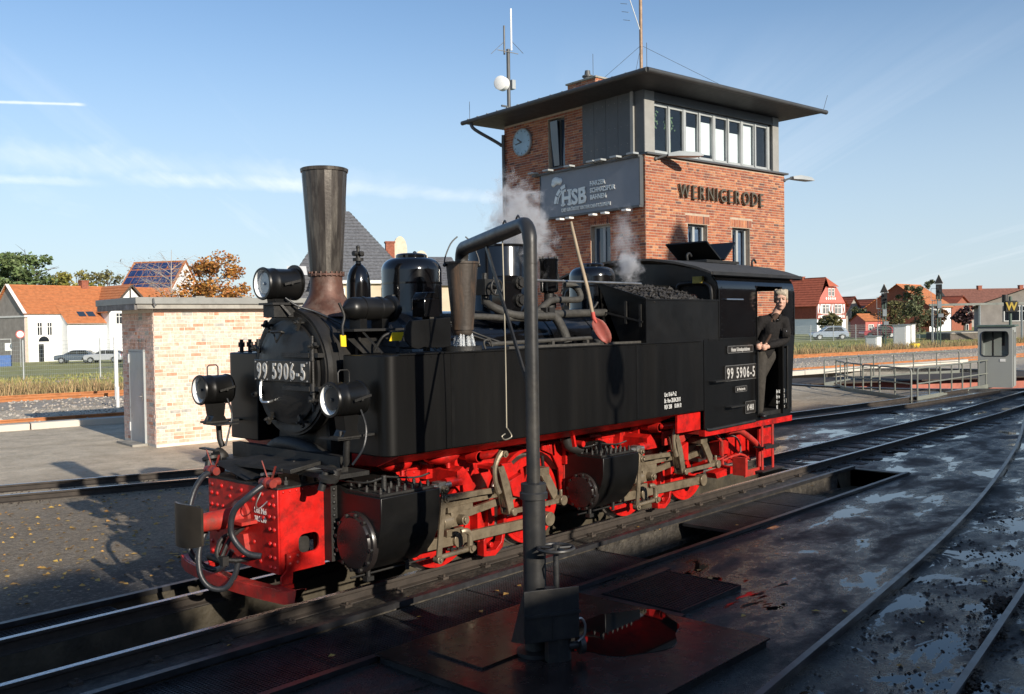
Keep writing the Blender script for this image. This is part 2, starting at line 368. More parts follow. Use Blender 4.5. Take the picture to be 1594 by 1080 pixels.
def ground_material():
    m = bpy.data.materials.new('yard_ground'); m.use_nodes = True; t = m.node_tree; n = t.nodes; l = t.links; b = n['Principled BSDF']
    g = n.new('ShaderNodeNewGeometry'); P = g.outputs['Position']
    def noise(sc, det=7, ro=.62, sx=1, sy=1, dist=0):
        mp = n.new('ShaderNodeMapping'); mp.inputs['Scale'].default_value = (sx, sy, 1); l.new(P, mp.inputs[0])
        k = n.new('ShaderNodeTexNoise'); k.inputs['Scale'].default_value = sc; k.inputs['Detail'].default_value = det; k.inputs['Roughness'].default_value = ro; k.inputs['Distortion'].default_value = dist; l.new(mp.outputs[0], k.inputs[0]); return k.outputs[0]
    def rng(v, a, c, lo=0, hi=1, sm=True):
        k = n.new('ShaderNodeMapRange'); k.interpolation_type = 'SMOOTHSTEP' if sm else 'LINEAR'
        k.inputs[1].default_value = a; k.inputs[2].default_value = c; k.inputs[3].default_value = lo; k.inputs[4].default_value = hi; l.new(v, k.inputs[0]); return k.outputs[0]
    def ma(op, a, c=None):
        k = n.new('ShaderNodeMath'); k.operation = op
        for i, v in enumerate((a, c)):
            if v is None: continue
            if isinstance(v, (int, float)): k.inputs[i].default_value = v
            else: l.new(v, k.inputs[i])
        return k.outputs[0]
    def mix(f, a, c):
        k = n.new('ShaderNodeMix'); k.data_type = 'RGBA'; l.new(f, k.inputs[0])
        for i, v in ((6, a), (7, c)):
            if isinstance(v, tuple): k.inputs[i].default_value = (*v, 1)
            else: l.new(v, k.inputs[i])
        return k.outputs[2]
    sp = n.new('ShaderNodeSeparateXYZ'); l.new(P, sp.inputs[0]); X, Y = sp.outputs[0], sp.outputs[1]
    big = noise(.35, 5); mid = noise(1.6, 8, .7); fine = noise(22, 8, .75); vf = noise(70, 4, .7)
    dark = mix(rng(mid, .35, .68), (.016,.014,.013), (.040,.035,.030))          # oily cinders beside the tracks
    dust = mix(rng(mid, .3, .7), (.44,.365,.26), (.66,.56,.42))               # pale trodden yard
    warm = mix(rng(fine, .35, .7), (.16,.125,.082), (.32,.255,.175))
    zone = rng(ma('ADD', ma('ADD', Y, ma('MULTIPLY', X, .09)), ma('MULTIPLY', ma('SUBTRACT', big, .5), 7)), 6.3, 10.8)
    zone2 = rng(ma('ADD', Y, ma('MULTIPLY', ma('SUBTRACT', big, .5), 3)), 1.6, 3.4)
    c = mix(zone2, dark, warm); c = mix(zone, c, dust)
    c = mix(ma('MULTIPLY', rng(fine, .50, .66, 0, .55), rng(Y, -1.0, 2.5, .12, 1)), c, (.36,.32,.26)); c = mix(ma('MULTIPLY', rng(vf, .50, .64, 0, .75), rng(Y, 1.0, 9.0, 1, .5)), c, (.024,.020,.017)); c = mix(ma('MULTIPLY', rng(noise(9, 6, .7), .52, .66, 0, .5), rng(Y, 1.0, 9.0, 1, .4)), c, (.034,.029,.024))
    # wet part of the yard: in front of the locomotive and towards the turntable
    zw = rng(ma('SUBTRACT', Y, ma('MULTIPLY', X, .09)), -.2, -1.2)
    zw2 = ma('MULTIPLY', rng(X, 14, 19), rng(ma('SUBTRACT', Y, ma('MULTIPLY', X, .1)), 1.4, -.4))
    zw = ma('MAXIMUM', zw, zw2)
    pud = noise(1.15, 12, .60, .6, 1.3, .35)
    damp = ma('MULTIPLY', zw, rng(pud, .34, .56))
    pool = ma('MULTIPLY', zw, rng(pud, .562, .592))
    zr = ma('MULTIPLY', rng(ma('SUBTRACT', Y, ma('MULTIPLY', X, .1)), -5.0, -5.25), rng(X, 3, 5))   # between the rails of the curved track
    pud2 = noise(1.5, 9, .66, .7, 1.2, .8)
    pool = ma('MAXIMUM', pool, ma('MULTIPLY', zr, rng(pud2, .555, .57)))
    c = mix(ma('MULTIPLY', damp, .7), c, (.010,.009,.009)); c = mix(pool, c, (.006,.006,.006))
    l.new(c, b.inputs['Base Color'])
    r = ma('ADD', .86, ma('MULTIPLY', damp, -.46)); r = ma('ADD', r, ma('MULTIPLY', ma('MULTIPLY', damp, rng(noise(5.5, 9, .72), .42, .60)), -.22)); r = ma('ADD', r, ma('MULTIPLY', rng(fine, .3, .7), -.07)); r = ma('MULTIPLY', r, ma('SUBTRACT', 1, ma('MULTIPLY', pool, .965)))
    l.new(r, b.inputs['Roughness']); b.inputs['Specular IOR Level'].default_value = .55
    h = ma('ADD', ma('MULTIPLY', fine, .5), ma('ADD', ma('MULTIPLY', vf, .35), ma('MULTIPLY', mid, 1.6)))
    bp = n.new('ShaderNodeBump'); bp.inputs['Distance'].default_value = .05; l.new(h, bp.inputs['Height'])
    l.new(ma('MULTIPLY', ma('SUBTRACT', 1, ma('MULTIPLY', damp, .45)), ma('SUBTRACT', .85, ma('MULTIPLY', pool, .85))), bp.inputs['Strength']); l.new(bp.outputs[0], b.inputs['Normal'])
    return m
MT['ground'] = ground_material()
MT['concrete'] = mat('old_concrete', (.30,.28,.24), .8, var=.25, scale=2.5, dirt=(.10,.09,.07), dirt_amt=.6, dirt_scale=2.2, bump=.25, bscale=25)
MT['kerb'] = mat('pale_kerb_concrete', (.56,.52,.45), .85, var=.15, scale=2, dirt=(.30,.27,.22), dirt_amt=.4, dirt_scale=2, bump=.2)
MT['pit_wall'] = mat('oily_pit_wall', (.06,.05,.034), .5, var=.5, scale=3, dirt=(.02,.018,.014), dirt_amt=.8, dirt_scale=2.5, bump=.4, bscale=22)
MT['ledge'] = mat('cinder_covered_ledge', (.036,.031,.025), .6, var=.55, scale=7, dirt=(.15,.13,.10), dirt_amt=.45, dirt_scale=8, bump=.9, bscale=26)
MT['grating'] = mat('dark_grating_steel', (.045,.045,.048), .42, .5, var=.4, scale=6, dirt=(.03,.024,.018), dirt_amt=.6)
MT['wetplate'] = mat('wet_rusty_plate', (.026,.018,.016), .24, .1, var=.45, scale=4, rvar=.16, dirt=(.055,.036,.026), dirt_amt=.5, dirt_scale=3, bump=.10, bscale=14)
MT['water'] = mat('dark_water', (.008,.008,.007), .03, var=.1, rvar=.01, spec=.6)
MT['ballast'] = mat('ballast', (.30,.265,.22), .9, var=.45, scale=9, detail=9, bump=1.0, bscale=16, dirt=(.36,.33,.29), dirt_amt=.6, dirt_scale=14)
MT['stones'] = mat('ballast_stones', (.36,.32,.275), .9, var=.3, island=.45)
MT['sleeper'] = mat('weathered_sleeper', (.05,.038,.029), .85, var=.35, scale=8, bump=.4, bscale=30)
MT['field'] = mat('autumn_meadow', (.24,.245,.075), .95, var=.4, scale=1.1, detail=9, dirt=(.36,.29,.13), dirt_amt=.6, dirt_scale=.7, bump=.6, bscale=9)
MT['weeds'] = mat('dry_weeds', (.30,.215,.105), .9, var=.3, scale=.8, island=.6)
MT['grassblade'] = mat('meadow_grass', (.24,.24,.075), .9, var=.3, scale=.5, island=.4)
MT['leaves'] = mat('fallen_leaves', (.42,.25,.06), .7, var=.2, island=.4)
MT['cinder'] = mat('cinder_lumps', (.045,.034,.025), .85, var=.4, island=.5)
def rail_mat(name, top, side, rough):
    m = mat(name, side, .75, .1, var=.4, scale=6, bump=.2, bscale=40); t = m.node_tree; n = t.nodes; l = t.links; b = n['Principled BSDF']
    src = b.inputs['Base Color'].links[0].from_socket; g = n.new('ShaderNodeNewGeometry'); s = n.new('ShaderNodeSeparateXYZ'); l.new(g.outputs['Normal'], s.inputs[0])
    r = n.new('ShaderNodeMapRange'); r.inputs[1].default_value = .55; r.inputs[2].default_value = .95; l.new(s.outputs[2], r.inputs[0])
    p = n.new('ShaderNodeSeparateXYZ'); l.new(g.outputs['Position'], p.inputs[0]); hz = n.new('ShaderNodeMath'); hz.operation = 'GREATER_THAN'; hz.inputs[1].default_value = -.02; l.new(p.outputs[2], hz.inputs[0])
    k = n.new('ShaderNodeMath'); k.operation = 'MULTIPLY'; l.new(r.outputs[0], k.inputs[0]); l.new(hz.outputs[0], k.inputs[1])
    x = n.new('ShaderNodeMix'); x.data_type = 'RGBA'; l.new(k.outputs[0], x.inputs[0]); l.new(src, x.inputs[6]); x.inputs[7].default_value = (*top,1); l.new(x.outputs[2], b.inputs['Base Color'])
    l.new(k.outputs[0], b.inputs['Metallic']); y = n.new('ShaderNodeMapRange'); y.inputs[3].default_value = .75; y.inputs[4].default_value = rough; l.new(k.outputs[0], y.inputs[0]); l.new(y.outputs[0], b.inputs['Roughness'])
    return m
MT['rail'] = rail_mat('worn_rail', (.34,.34,.36), (.034,.026,.020), .26)
MT['rail_dull'] = mat('dull_worn_rail', (.085,.080,.082), .34, .55, var=.4, scale=3, rvar=.14, dirt=(.07,.045,.03), dirt_amt=.6, dirt_scale=2.5)
MT['rail_rusty'] = mat('rusty_rail', (.40,.155,.055), .8, .05, var=.3, scale=3, bump=.1)

# ---- ground sheet with the pit openings left out
PITS = [(-7, 15.3, -.455, .455), (-7, 9.2, .66, 1.22), (-7, 15.85, -1.95, -.98)]
TT = (41.2, 6.6, 7.6)                     # turntable pit: centre and radius (an open square inside the sheet, trimmed by its deck ring)
xs = sorted(set([-400,-250,-120,-60,-30,-15,-7,-3,0,3,6,9.2,12,15.3,15.85,18,21,24,27,30,TT[0]-TT[2],TT[0]+TT[2],36,41,55,62,70,80,90,100,120,140,160,200,260,350,420]))
ys = sorted(set([-400,-250,-120,-60,-30,-15,-10,-6,-4,-3,-1.95,-.98,-.455,.455,.66,1.22,2,3,4,5.5,TT[1]-TT[2],TT[1]+TT[2],10,12,16,20,24,28,32,36,40,44,48,52,56,60,65,70,75,80,90,100,115,130,160,200,300,400]))
gb = MB(); idx = {}
def gv(x, y):
    if (x, y) not in idx: idx[(x, y)] = len(gb.v); gb.v.append((x, y, zg(x, y)))
    return idx[(x, y)]
for i in range(len(xs)-1):
    for j in range(len(ys)-1):
        cx, cyy = (xs[i]+xs[i+1])/2, (ys[j]+ys[j+1])/2
        if any(a < cx < b and c < cyy < d for a, b, c, d in PITS): continue
        if abs(cx-TT[0]) < TT[2] and abs(cyy-TT[1]) < TT[2]: continue
        gb.f.append((gv(xs[i],ys[j]), gv(xs[i+1],ys[j]), gv(xs[i+1],ys[j+1]), gv(xs[i],ys[j+1])))
gb.build('ground', MT['ground'], flat=True, kind='structure', origin=(0,0,0))
# ground between the square opening and the round turntable pit
ring = MB(); nn_ = 64
for i in range(nn_):
    a0, a1 = 2*math.pi*i/nn_, 2*math.pi*(i+1)/nn_
    def sq(a): k = TT[2]/max(abs(math.cos(a)), abs(math.sin(a))); return (TT[0]+k*math.cos(a), TT[1]+k*math.sin(a), GZ)
    def ci(a, r): return (TT[0]+r*math.cos(a), TT[1]+r*math.sin(a), GZ)
    ring.add([ci(a0,7.0), sq(a0), sq(a1), ci(a1,7.0)], [(0,1,2,3)])
ring.build('turntable_surround', MT['ground'], flat=True, kind='structure')

# ---- inspection pit under and beside the locomotive
pit = setting('inspection_pit', (5, 0, GZ))
def pit_box(x0, x1, y0, y1, zb, name):
    b = MB(); z1 = GZ-.002
    b.add([(x0,y0,zb),(x1,y0,zb),(x1,y1,zb),(x0,y1,zb)], [(0,1,2,3)])
    b.add([(x0,y0,zb),(x0,y0,z1),(x1,y0,z1),(x1,y0,zb)], [(0,1,2,3)])
    b.add([(x0,y1,zb),(x1,y1,zb),(x1,y1,z1),(x0,y1,z1)], [(0,1,2,3)])
    b.add([(x0,y0,zb),(x0,y1,zb),(x0,y1,z1),(x0,y0,z1)], [(0,1,2,3)])
    b.add([(x1,y0,zb),(x1,y0,z1),(x1,y1,z1),(x1,y1,zb)], [(0,1,2,3)])
    return b.build(name, MT['pit_wall'], pit, flat=True)
pit_box(-7, 15.3, -.455, .455, -1.25, 'pit_trough'); pit_box(-7, 9.2, .66, 1.22, -1.0, 'pit_trough'); pit_box(-7, 15.85, -1.95, -.98, -.95, 'pit_trough')
# stepped rail beam on the near side and the far one
b = MB(); b.prism([(-.62,-.118),(-.62,-.17),(-.98,-.19),(-.98,-.36),(-1.04,-.36),(-1.04,-.42),(-.985,-.42),(-.985,-.119)], 'x', -7, 15.3); b.build('pit_beam', MT['ledge'], pit, flat=True)
b = MB(); b.box(-7, 15.9, -1.04, -.972, -.112, -.06); b.build('edge_angle', MT['grating'], pit)
b = MB(); b.box(-7, 15.9, -1.965, -1.90, -.115, -.075); b.build('edge_angle', MT['grating'], pit)
b = MB(); b.box(-7, 9.3, 1.19, 1.26, -.116, -.07); b.build('edge_angle', MT['grating'], pit)
b = MB(); b.box(15.85, 16.0, -1.95, -.98, -.9, -.105); b.build('pit_end_wall', MT['pit_wall'], pit)
b = MB(); b.box(13.2, 15.85, -1.30, -.98, -.62, -.40); b.build('pit_step', MT['pit_wall'], pit)
def grating(x0, x1, y0, y1, z, step=.034):
    g_ = MB(); t = .008
    n1 = int((y1-y0)/step); n2 = int((x1-x0)/step)
    for i in range(n1+1): y = y0+(y1-y0)*i/n1; g_.box(x0, x1, y-t/2, y+t/2, z-.03, z)
    for i in range(n2+1): x = x0+(x1-x0)*i/n2; g_.box(x-t/2, x+t/2, y0, y1, z-.022, z-.003)
    g_.box(x0-.012, x1+.012, y0-.014, y0-.004, z-.035, z+.004); g_.box(x0-.012, x1+.012, y1+.004, y1+.014, z-.035, z+.004)
    g_.box(x0-.014, x0-.004, y0, y1, z-.035, z+.004); g_.box(x1+.004, x1+.014, y0, y1, z-.035, z+.004)
    return g_.build('grating', MT['grating'], pit, flat=True)
for x0 in (1.2, 2.25, 3.3, 4.35, 5.4, 6.45, 7.5): grating(x0, x0+1.03, -1.88, -1.06, -.13)
for x0 in (10.4, 11.35, 12.3): grating(x0, x0+.93, -1.88, -1.06, -.13)
for x0 in (.0, 1.3, 2.6): grating(x0, x0+1.25, .70, 1.16, -.13, .04)
grating(7.1, 8.15, -3.12, -2.28, GZ+.035, .04)
b = MB(); b.box(6.98, 8.28, -2.25, -2.18, GZ-.02, GZ+.03); b.box(6.98, 7.06, -3.2, -2.25, GZ-.02, GZ+.028); b.build('edge_angle', MT['grating'], pit)
# ---- steel platform of the water crane
plat = setting('crane_platform', (5.6, -3, GZ))
b = MB(); b.box(4.55, 6.85, -4.12, -1.97, GZ+.06, GZ+.075); b.build('platform_plate', MT['wetplate'], plat)
b = MB(); b.box(4.58, 4.72, -4.10, -2.0, GZ-.05, GZ+.058); b.box(4.75, 6.83, -4.10, -3.98, GZ-.05, GZ+.058); b.build('platform_frame', MT['grating'], plat)
b = MB(); b.box(4.85, 5.55, -2.85, -2.25, GZ+.077, GZ+.092); b.build('hatch_cover', MT['wetplate'], plat)
b = MB(); pts = []
for i in range(40):
    a = 2*math.pi*i/40; k = 1+.10*math.sin(3*a+.7)+.05*math.sin(7*a); pts.append((6.18+.62*k*math.cos(a), -3.13+.46*k*math.sin(a)))
b.prism(pts, 'z', GZ+.0752, GZ+.079); b.build('puddle', MT['water'], plat)

# ---- tracks
RAILP = [(-.030,0),(.030,0),(.033,-.008),(.030,-.030),(.009,-.042),(.008,-.100),(.050,-.112),(.055,-.130),(-.055,-.130),(-.050,-.112),(-.008,-.100),(-.009,-.042),(-.030,-.030),(-.033,-.008)]
def rail_mesh(path, z=0, sc=1.0):
    P = [Vector((q[0], q[1], 0)) for q in path]; V = []; F = []; n = len(RAILP)
    for i, p in enumerate(P):
        d = (P[min(i+1,len(P)-1)]-P[max(i-1,0)]).normalized(); e = Vector((-d.y, d.x, 0))
        for (a, h) in RAILP: q = p+e*a*sc; V.append((q.x, q.y, z+h*sc))
    for i in range(len(P)-1):
        for k in range(n): F.append((i*n+k, i*n+(k+1)%n, (i+1)*n+(k+1)%n, (i+1)*n+k))
    b = MB(); b.add(V, F); return b
def offset_path(path, off):
    P = [Vector((q[0], q[1])) for q in path]; out = []
    for i, p in enumerate(P):
        d = (P[min(i+1,len(P)-1)]-P[max(i-1,0)]).normalized(); out.append((p.x-d.y*off, p.y+d.x*off))
    return out
def track(name, path, gauge, m, z=0, sleepers=None, sc=1.0):
    t = setting(name, (path[0][0], path[0][1], z))
    for s_ in (-1, 1): rail_mesh(offset_path(path, s_*(gauge/2+.03)), z, sc).build('rail', m, t)
    return t
t0 = track('locomotive_track', [(-8,0),(0,0),(10,0),(20,0),(26,.0),(34.3,0.35)], 1.0, MT['rail'])
for i in range(14):                       # sleepers show behind the locomotive, half buried
    x = 15.9+i*.68; b = MB(); b.box(x-.11, x+.11, -.95, .95, GZ-.02, GZ+.006+.012*rnd.random()); b.build('sleeper', MT['sleeper'], t0)
for i in range(30):                       # rail clips
    x = 2.2+i*.62
    for s_ in (-1,): 
        b = MB(); b.box(x-.04, x+.04, -.66, -.585, -.128, -.095); b.cyl((x,-.63,-.1),(x,-.63,-.07),.014,n=6); b.build('rail_clip', MT['sleeper'], t0)
far = [(-12,13.6),(-4,11.3),(0,10.0),(3,8.95),(5.3,8.2),(8,7.25),(12,5.9),(16,4.75),(20,3.85),(24,3.2),(28,2.75),(34.4,2.2)]
t1 = track('yard_track', far, 1.0, MT['rail'])
cur = [(-6,-6.35),(0,-5.73),(3,-5.43),(5.65,-5.15),(8.27,-4.88),(11.4,-4.52),(15,-3.98),(20.2,-3.02),(25,-1.95),(30,-.75),(34.6,.4)]
t2 = track('curved_track', [(p_.x,p_.y) for p_ in spline([Vector((*q,0)) for q in cur], 5)], 1.0, MT['rail_dull'], -.035, sc=.86)
mains = [('main_line_track', 1.35, -.02), ('main_line_track', 10.0, .12), ('main_line_track', 14.2, .12)]
for nme, tt, zz in mains[:2]:
    path = [tuple(lp(s_, tt)[:2]) for s_ in (-60,-20,0,20,40,60,80,100,130,200)]
    t_ = track(nme, path, 1.435, MT['rail_rusty'], zz, sc=1.25)
    for i in range(60):
        q = lp(-6+i*.62, tt)
        b = MB(frame((q.x,q.y,zz-.15), LD, LN, (0,0,1))); b.box(-.13,.13,-1.25,1.25,-.06,.0+.02*rnd.random()); b.build('sleeper', MT['sleeper'], t_)
# ---- ballast bed, concrete edge, meadow and weeds
def strip(name, prof, s0, s1, m, n=40, kind='structure'):
    b = MB(); V = []; F = []
    for i in range(n+1):
        s_ = s0+(s1-s0)*i/n
        for (t_, z_) in prof: q = lp(s_, t_); V.append((q.x, q.y, z_))
    k = len(prof)
    for i in range(n):
        for j in range(k-1): F.append((i*k+j, i*k+j+1, (i+1)*k+j+1, (i+1)*k+j)[::-1])
    b.add(V, F); o = b.build(name, m, kind=kind); return o
strip('ballast_bed', [(.02,GZ+.02),(.05,-.12),(2.7,-.13),(4.2,GZ-.02),(6.6,GZ-.0),(8.2,-.01),(12.0,-.01),(13.5,GZ+.01)], -80, 220, MT['ballast'])
edge = setting('platform_edge', tuple(lp(0,0,GZ)))
for i in range(24):                       # concrete kerb stones along the yard
    q = lp(-22+i*3.0, -.17); b = MB(frame((q.x,q.y,GZ), LD, LN, (0,0,1))); b.box(-1.485,1.485,-.17,.17,-.05,.16+.012*rnd.random()); b.build('kerb_stone', MT['kerb'], edge, bevel=.015)
b = MB(); k = 24; V = []; F = []
for i in range(k+1):
    s_ = -90+310*i/k
    for t_ in (13.3,16,20,25,30,36,42,48,55,65,80,110): q = lp(s_, t_); V.append((q.x, q.y, zg(q.x,q.y)+.012))
for i in range(k):
    for j in range(11): F.append((i*12+j, (i+1)*12+j, (i+1)*12+j+1, i*12+j+1))
b.add(V, F); b.build('meadow', MT['field'], flat=True, kind='structure', origin=(0,0,0))
# stones on the ballast, one mass
b = MB()
def lump(b, c, r, rr=rnd):
    k = [1+rr.uniform(-.4,.4) for _ in range(6)]
    b.add([(c[0]+r*k[0],c[1],c[2]),(c[0],c[1]+r*k[1],c[2]),(c[0]-r*k[2],c[1],c[2]),(c[0],c[1]-r*k[3],c[2]),(c[0],c[1],c[2]+r*k[4]*.8),(c[0],c[1],c[2]-r*.6)],
          [(0,1,4),(1,2,4),(2,3,4),(3,0,4),(1,0,5),(2,1,5),(3,2,5),(0,3,5)])
for i in range(9000):
    s_ = rnd.uniform(-8, 40) if i < 6500 else rnd.uniform(30, 80); t_ = rnd.uniform(2.4, 9) if rnd.random() < .8 else rnd.uniform(.2,13); q = lp(s_, t_)
    z = np.interp(t_, [.05,2.7,4.2,6.6,8.2,12,13.5], [-.12,-.13,GZ-.02,GZ,-.01,-.01,GZ+.01]); lump(b, (q.x,q.y,z+.015), rnd.uniform(.03,.065))
b.build('ballast_stones', MT['stones'], flat=True, kind='stuff')
def blades(name, m, count, place, h0, h1, w=.012, lean=.35, seed=3):
    rr = random.Random(seed); b = MB(); V = []; F = []
    for i in range(count):
        x, y, z, k = place(rr); h = rr.uniform(h0, h1)*k; a = rr.uniform(0, 6.28); ww = w*rr.uniform(.6,1.6)
        dx, dy = math.cos(a)*ww, math.sin(a)*ww; lx, ly = rr.uniform(-lean,lean)*h, rr.uniform(-lean,lean)*h
        o = len(V); V += [(x-dx,y-dy,z),(x+dx,y+dy,z),(x+dx*.7+lx*.5,y+dy*.7+ly*.5,z+h*.6),(x-dx*.7+lx*.5,y-dy*.7+ly*.5,z+h*.6),(x+lx*1.3,y+ly*1.3,z+h)]
        F += [(o,o+1,o+2,o+3),(o+3,o+2,o+4)]
    b.v = V; b.f = F; o = b.build(name, m, flat=True, kind='stuff'); return o
def weed_place(rr):
    s_ = rr.uniform(-14, 30) if rr.random() < .5 else rr.uniform(30, 110); t_ = 13.2+abs(rr.gauss(0, 1.6)); q = lp(s_, t_)
    k = .55+.9*max(0, mnoise.noise(Vector((q.x*.35, q.y*.35, 0)))+.25); return q.x, q.y, zg(q.x,q.y), k
blades('dry_weeds', MT['weeds'], 34000, weed_place, .15, .80, .011)
def grass_place(rr):
    s_ = rr.uniform(-14, 34) if rr.random() < .7 else rr.uniform(30, 110); t_ = rr.uniform(13.5, 32); q = lp(s_, t_); return q.x, q.y, zg(q.x,q.y), 1
blades('meadow_grass', MT['grassblade'], 22000, grass_place, .06, .22, .022)
# fallen leaves and cinder lumps
rr = random.Random(11); b = MB()
for i in range(520):
    x = rr.uniform(3.2, 7.5); y = rr.uniform(1.7, 7.0)
    if y > 6 and rr.random() < .4: continue
    a = rr.uniform(0,6.28); r = rr.uniform(.012,.03); z = GZ+.006; c_, s_ = math.cos(a)*r, math.sin(a)*r; t = rr.uniform(.005,.025)
    b.add([(x-c_*1.5,y-s_*1.5,z),(x+s_,y-c_,z+t),(x+c_*1.5,y+s_*1.5,z+t*.3),(x-s_,y+c_,z+.003)], [(0,1,2,3)])
for i in range(60):
    x = rr.uniform(3.2, 14); y = rr.uniform(-6.5,-.7); a = rr.uniform(0,6.28); r = rr.uniform(.015,.03); z = GZ+.006; c_, s_ = math.cos(a)*r, math.sin(a)*r
    b.add([(x-c_*1.5,y-s_*1.5,z),(x+s_,y-c_,z+.012),(x+c_*1.5,y+s_*1.5,z),(x-s_,y+c_,z+.004)], [(0,1,2,3)])
b.build('fallen_leaves', MT['leaves'], flat=True, kind='stuff')
b = MB()
def along(path, x):
    P_ = np.array(path); return float(np.interp(x, P_[:,0], P_[:,1]))
for i in range(5200):
    k = rr.random()
    if k < .30: x = rr.uniform(5.5, 16); y = along(cur, x)-.6+rr.gauss(0,.10)
    elif k < .55: x = rr.uniform(5.5, 14); y = along(cur, x)+rr.uniform(-.45,.45)
    elif k < .75: x = rr.uniform(15, 27); y = rr.choice((-.75,.75,.42,-.42))+rr.gauss(0,.09)
    elif k < .9: x = rr.uniform(2.5, 9); y = along(far, x)+rr.choice((-1,1))*.55+rr.gauss(-.12,.18)
    else: x = rr.uniform(3, 14); y = rr.uniform(-.95,-.62); 
    z = GZ if not -.98 < y < -.6 or x > 15.3 else -.17
    (lump(b, (x,y,z+.002), .004+.020*rr.random()**3, rr) if mnoise.noise(Vector((x*1.7,y*1.7,0))) > -.12 or k > .55 else None)
for (x, y, r) in ((9.3,-5.15,.14),(9.1,-5.2,.1),(13.2,-4.75,.12),(13.0,-4.8,.1),(8.2,-5.4,.1),(7.1,-5.55,.09)):
    for k in range(70): lump(b, (x+rr.gauss(0,r), y+rr.gauss(0,r*.45), GZ+abs(rr.gauss(0,.025))), rr.uniform(.008,.03), rr)
b.build('cinder_lumps', MT['cinder'], flat=True, kind='stuff')
# ================================================================== LOCOMOTIVE
loco = thing('steam_locomotive', 'black steam tank locomotive with bright red frame and wheels, standing over the pit', 'locomotive', (8.8, 0, 0))
BK, BG, BM, RD, RR_, RO = MT['black'], MT['black_gloss'], MT['black_matt'], MT['red'], MT['red_dirty'], MT['rod']
FLIP = Matrix.Scale(-1, 4, (0,1,0))
def rivets(pts, r, d, n=6):
    """round heads: pts world, d = direction they stick out"""
    b = MB()
    for p in pts: b.lathe(p, d, [(0,r),(r*.45,r*.8),(r*.75,r*.3)], n)
    return b
# ---------------- side tanks
def tank_outline():
    o = []
    for i in range(7): a = R_(180+90*i/6); o.append((5.24+.13+.13*math.cos(a), -1.33+.13+.13*math.sin(a)))
    return o+[(10.49,-1.33),(10.49,-.72),(5.24,-.72)]
for M_ in (None, FLIP):
    tk = MB(M_).prism(tank_outline(), 'z', 1.343, 2.243).build('side_tank', MT['tank_black'], loco, bevel=.012)
    b = MB(M_); b.box(6.02,6.06,-1.3335,-1.329,1.36,2.23); b.box(9.0,9.04,-1.3335,-1.329,1.36,2.23)
    b.box(5.4,10.45,-1.345,-1.30,2.238,2.252); b.build('tank_seam', BK, tk)
    b = MB(M_)
    for i in range(18): b.lathe((5.5+i*.28,-1.331,2.215),(0,-1,0),[(0,.010),(.004,.007)],6)
    b.build('tank_rivets', BK, tk, kind='stuff')
# red under-plates of the tanks
b = MB(); b.prism([(-1.31,1.338),(-.62,1.338),(-.62,1.20),(-1.0,1.22)], 'x', 5.4, 9.9); b.build('tank_support', RD, loco)
b = MB(FLIP); b.prism([(-1.31,1.338),(-.62,1.338),(-.62,1.20),(-1.0,1.22)], 'x', 5.4, 9.9); b.build('tank_support', RD, loco)
b = MB(); b.prism([(9.95,1.335),(10.49,1.335),(10.49,1.10),(9.95,1.10)], 'y', -1.27, -1.24); b.build('support_bracket', RD, loco)
# tank top fittings: filler, cover plate, rods
b = MB(); b.lathe((6.47,-1.02,2.243),(0,0,1),[(0,.20),(.05,.20),(.05,.17),(-.05,.17)],24,cap=False); b.build('water_filler', BM, loco)
b = MB(); b.box(6.9,10.3,-1.26,-1.22,2.25,2.275); b.tube([(6.7,-1.14,2.30),(8.45,-1.14,2.33)],.022,8); b.tube([(6.62,-1.2,2.26),(6.60,-1.2,2.33),(6.68,-1.2,2.35),(6.72,-1.2,2.28)],.010,6,smooth=3)
for x in (7.1,7.7,8.3): b.box(x-.02,x+.02,-1.17,-1.11,2.243,2.31)
b.build('tank_top_pipe', MT['lagging'], loco)
b = MB()
for x in (5.33,5.43,5.53):
    b.cyl((x,1.15,2.243),(x,1.15,2.30),.022,n=8); b.cyl((x,1.15,2.30),(x,1.15,2.35),.035,n=8); b.cyl((x,1.15,2.35),(x,1.15,2.38),.02,n=8)
b.build('filler_bolts', BM, loco)
# ---------------- boiler, smokebox
ZB = 2.07
b = MB(); b.lathe((6.2,0,ZB),(1,0,0),[(0,.585),(4.9,.585)],48); bo = b.build('boiler', BG, loco)
for x in (6.9,7.7,8.5,9.3):
    b = MB(); b.lathe((x-.03,0,ZB),(1,0,0),[(0,.587),(0,.592),(.06,.592),(.06,.587)],48,cap=False); b.build('boiler_band', BG, bo)
b = MB(); b.lathe((5.16,0,ZB),(1,0,0),[(0,.56),(0,.61),(.05,.615),(.05,.60),(1.05,.60),(1.05,.585)],56); sb = b.build('smokebox', MT['boxblack'], loco)
b = MB(); b.lathe((5.30,0,ZB),(1,0,0),[(0,.60),(0,.607),(.07,.607),(.07,.60)],56,cap=False); b.lathe((5.62,0,ZB),(1,0,0),[(0,.60),(0,.606),(.05,.606),(.05,.60)],56,cap=False)
b.build('smokebox_band', MT['boxblack'], sb)
b = MB(); b.lathe((5.165,0,ZB),(-1,0,0),[(0,.585),(.02,.585),(.02,.555),(.012,.52)],56); b.build('smokebox_ring', MT['boxblack'], sb)
b = MB(); b.lathe((5.15,0,ZB),(-1,0,0),[(0,.50),(.028,.50),(.034,.48),(.034,.46),(.045,.43),(.075,.28),(.088,.12),(.09,.01)],56); door = b.build('smokebox_door', MT['boxblack'], sb)
b = MB()
for z, r in ((2.24,.03),(1.93,.03)):
    b.box(5.045,5.09,-.46,-.02,z-.022,z+.022)
    b.cyl((5.08,-.47,z-.05),(5.08,-.47,z+.05),.026,n=10); b.box(5.08,5.2,-.56,-.44,z-.02,z+.02)
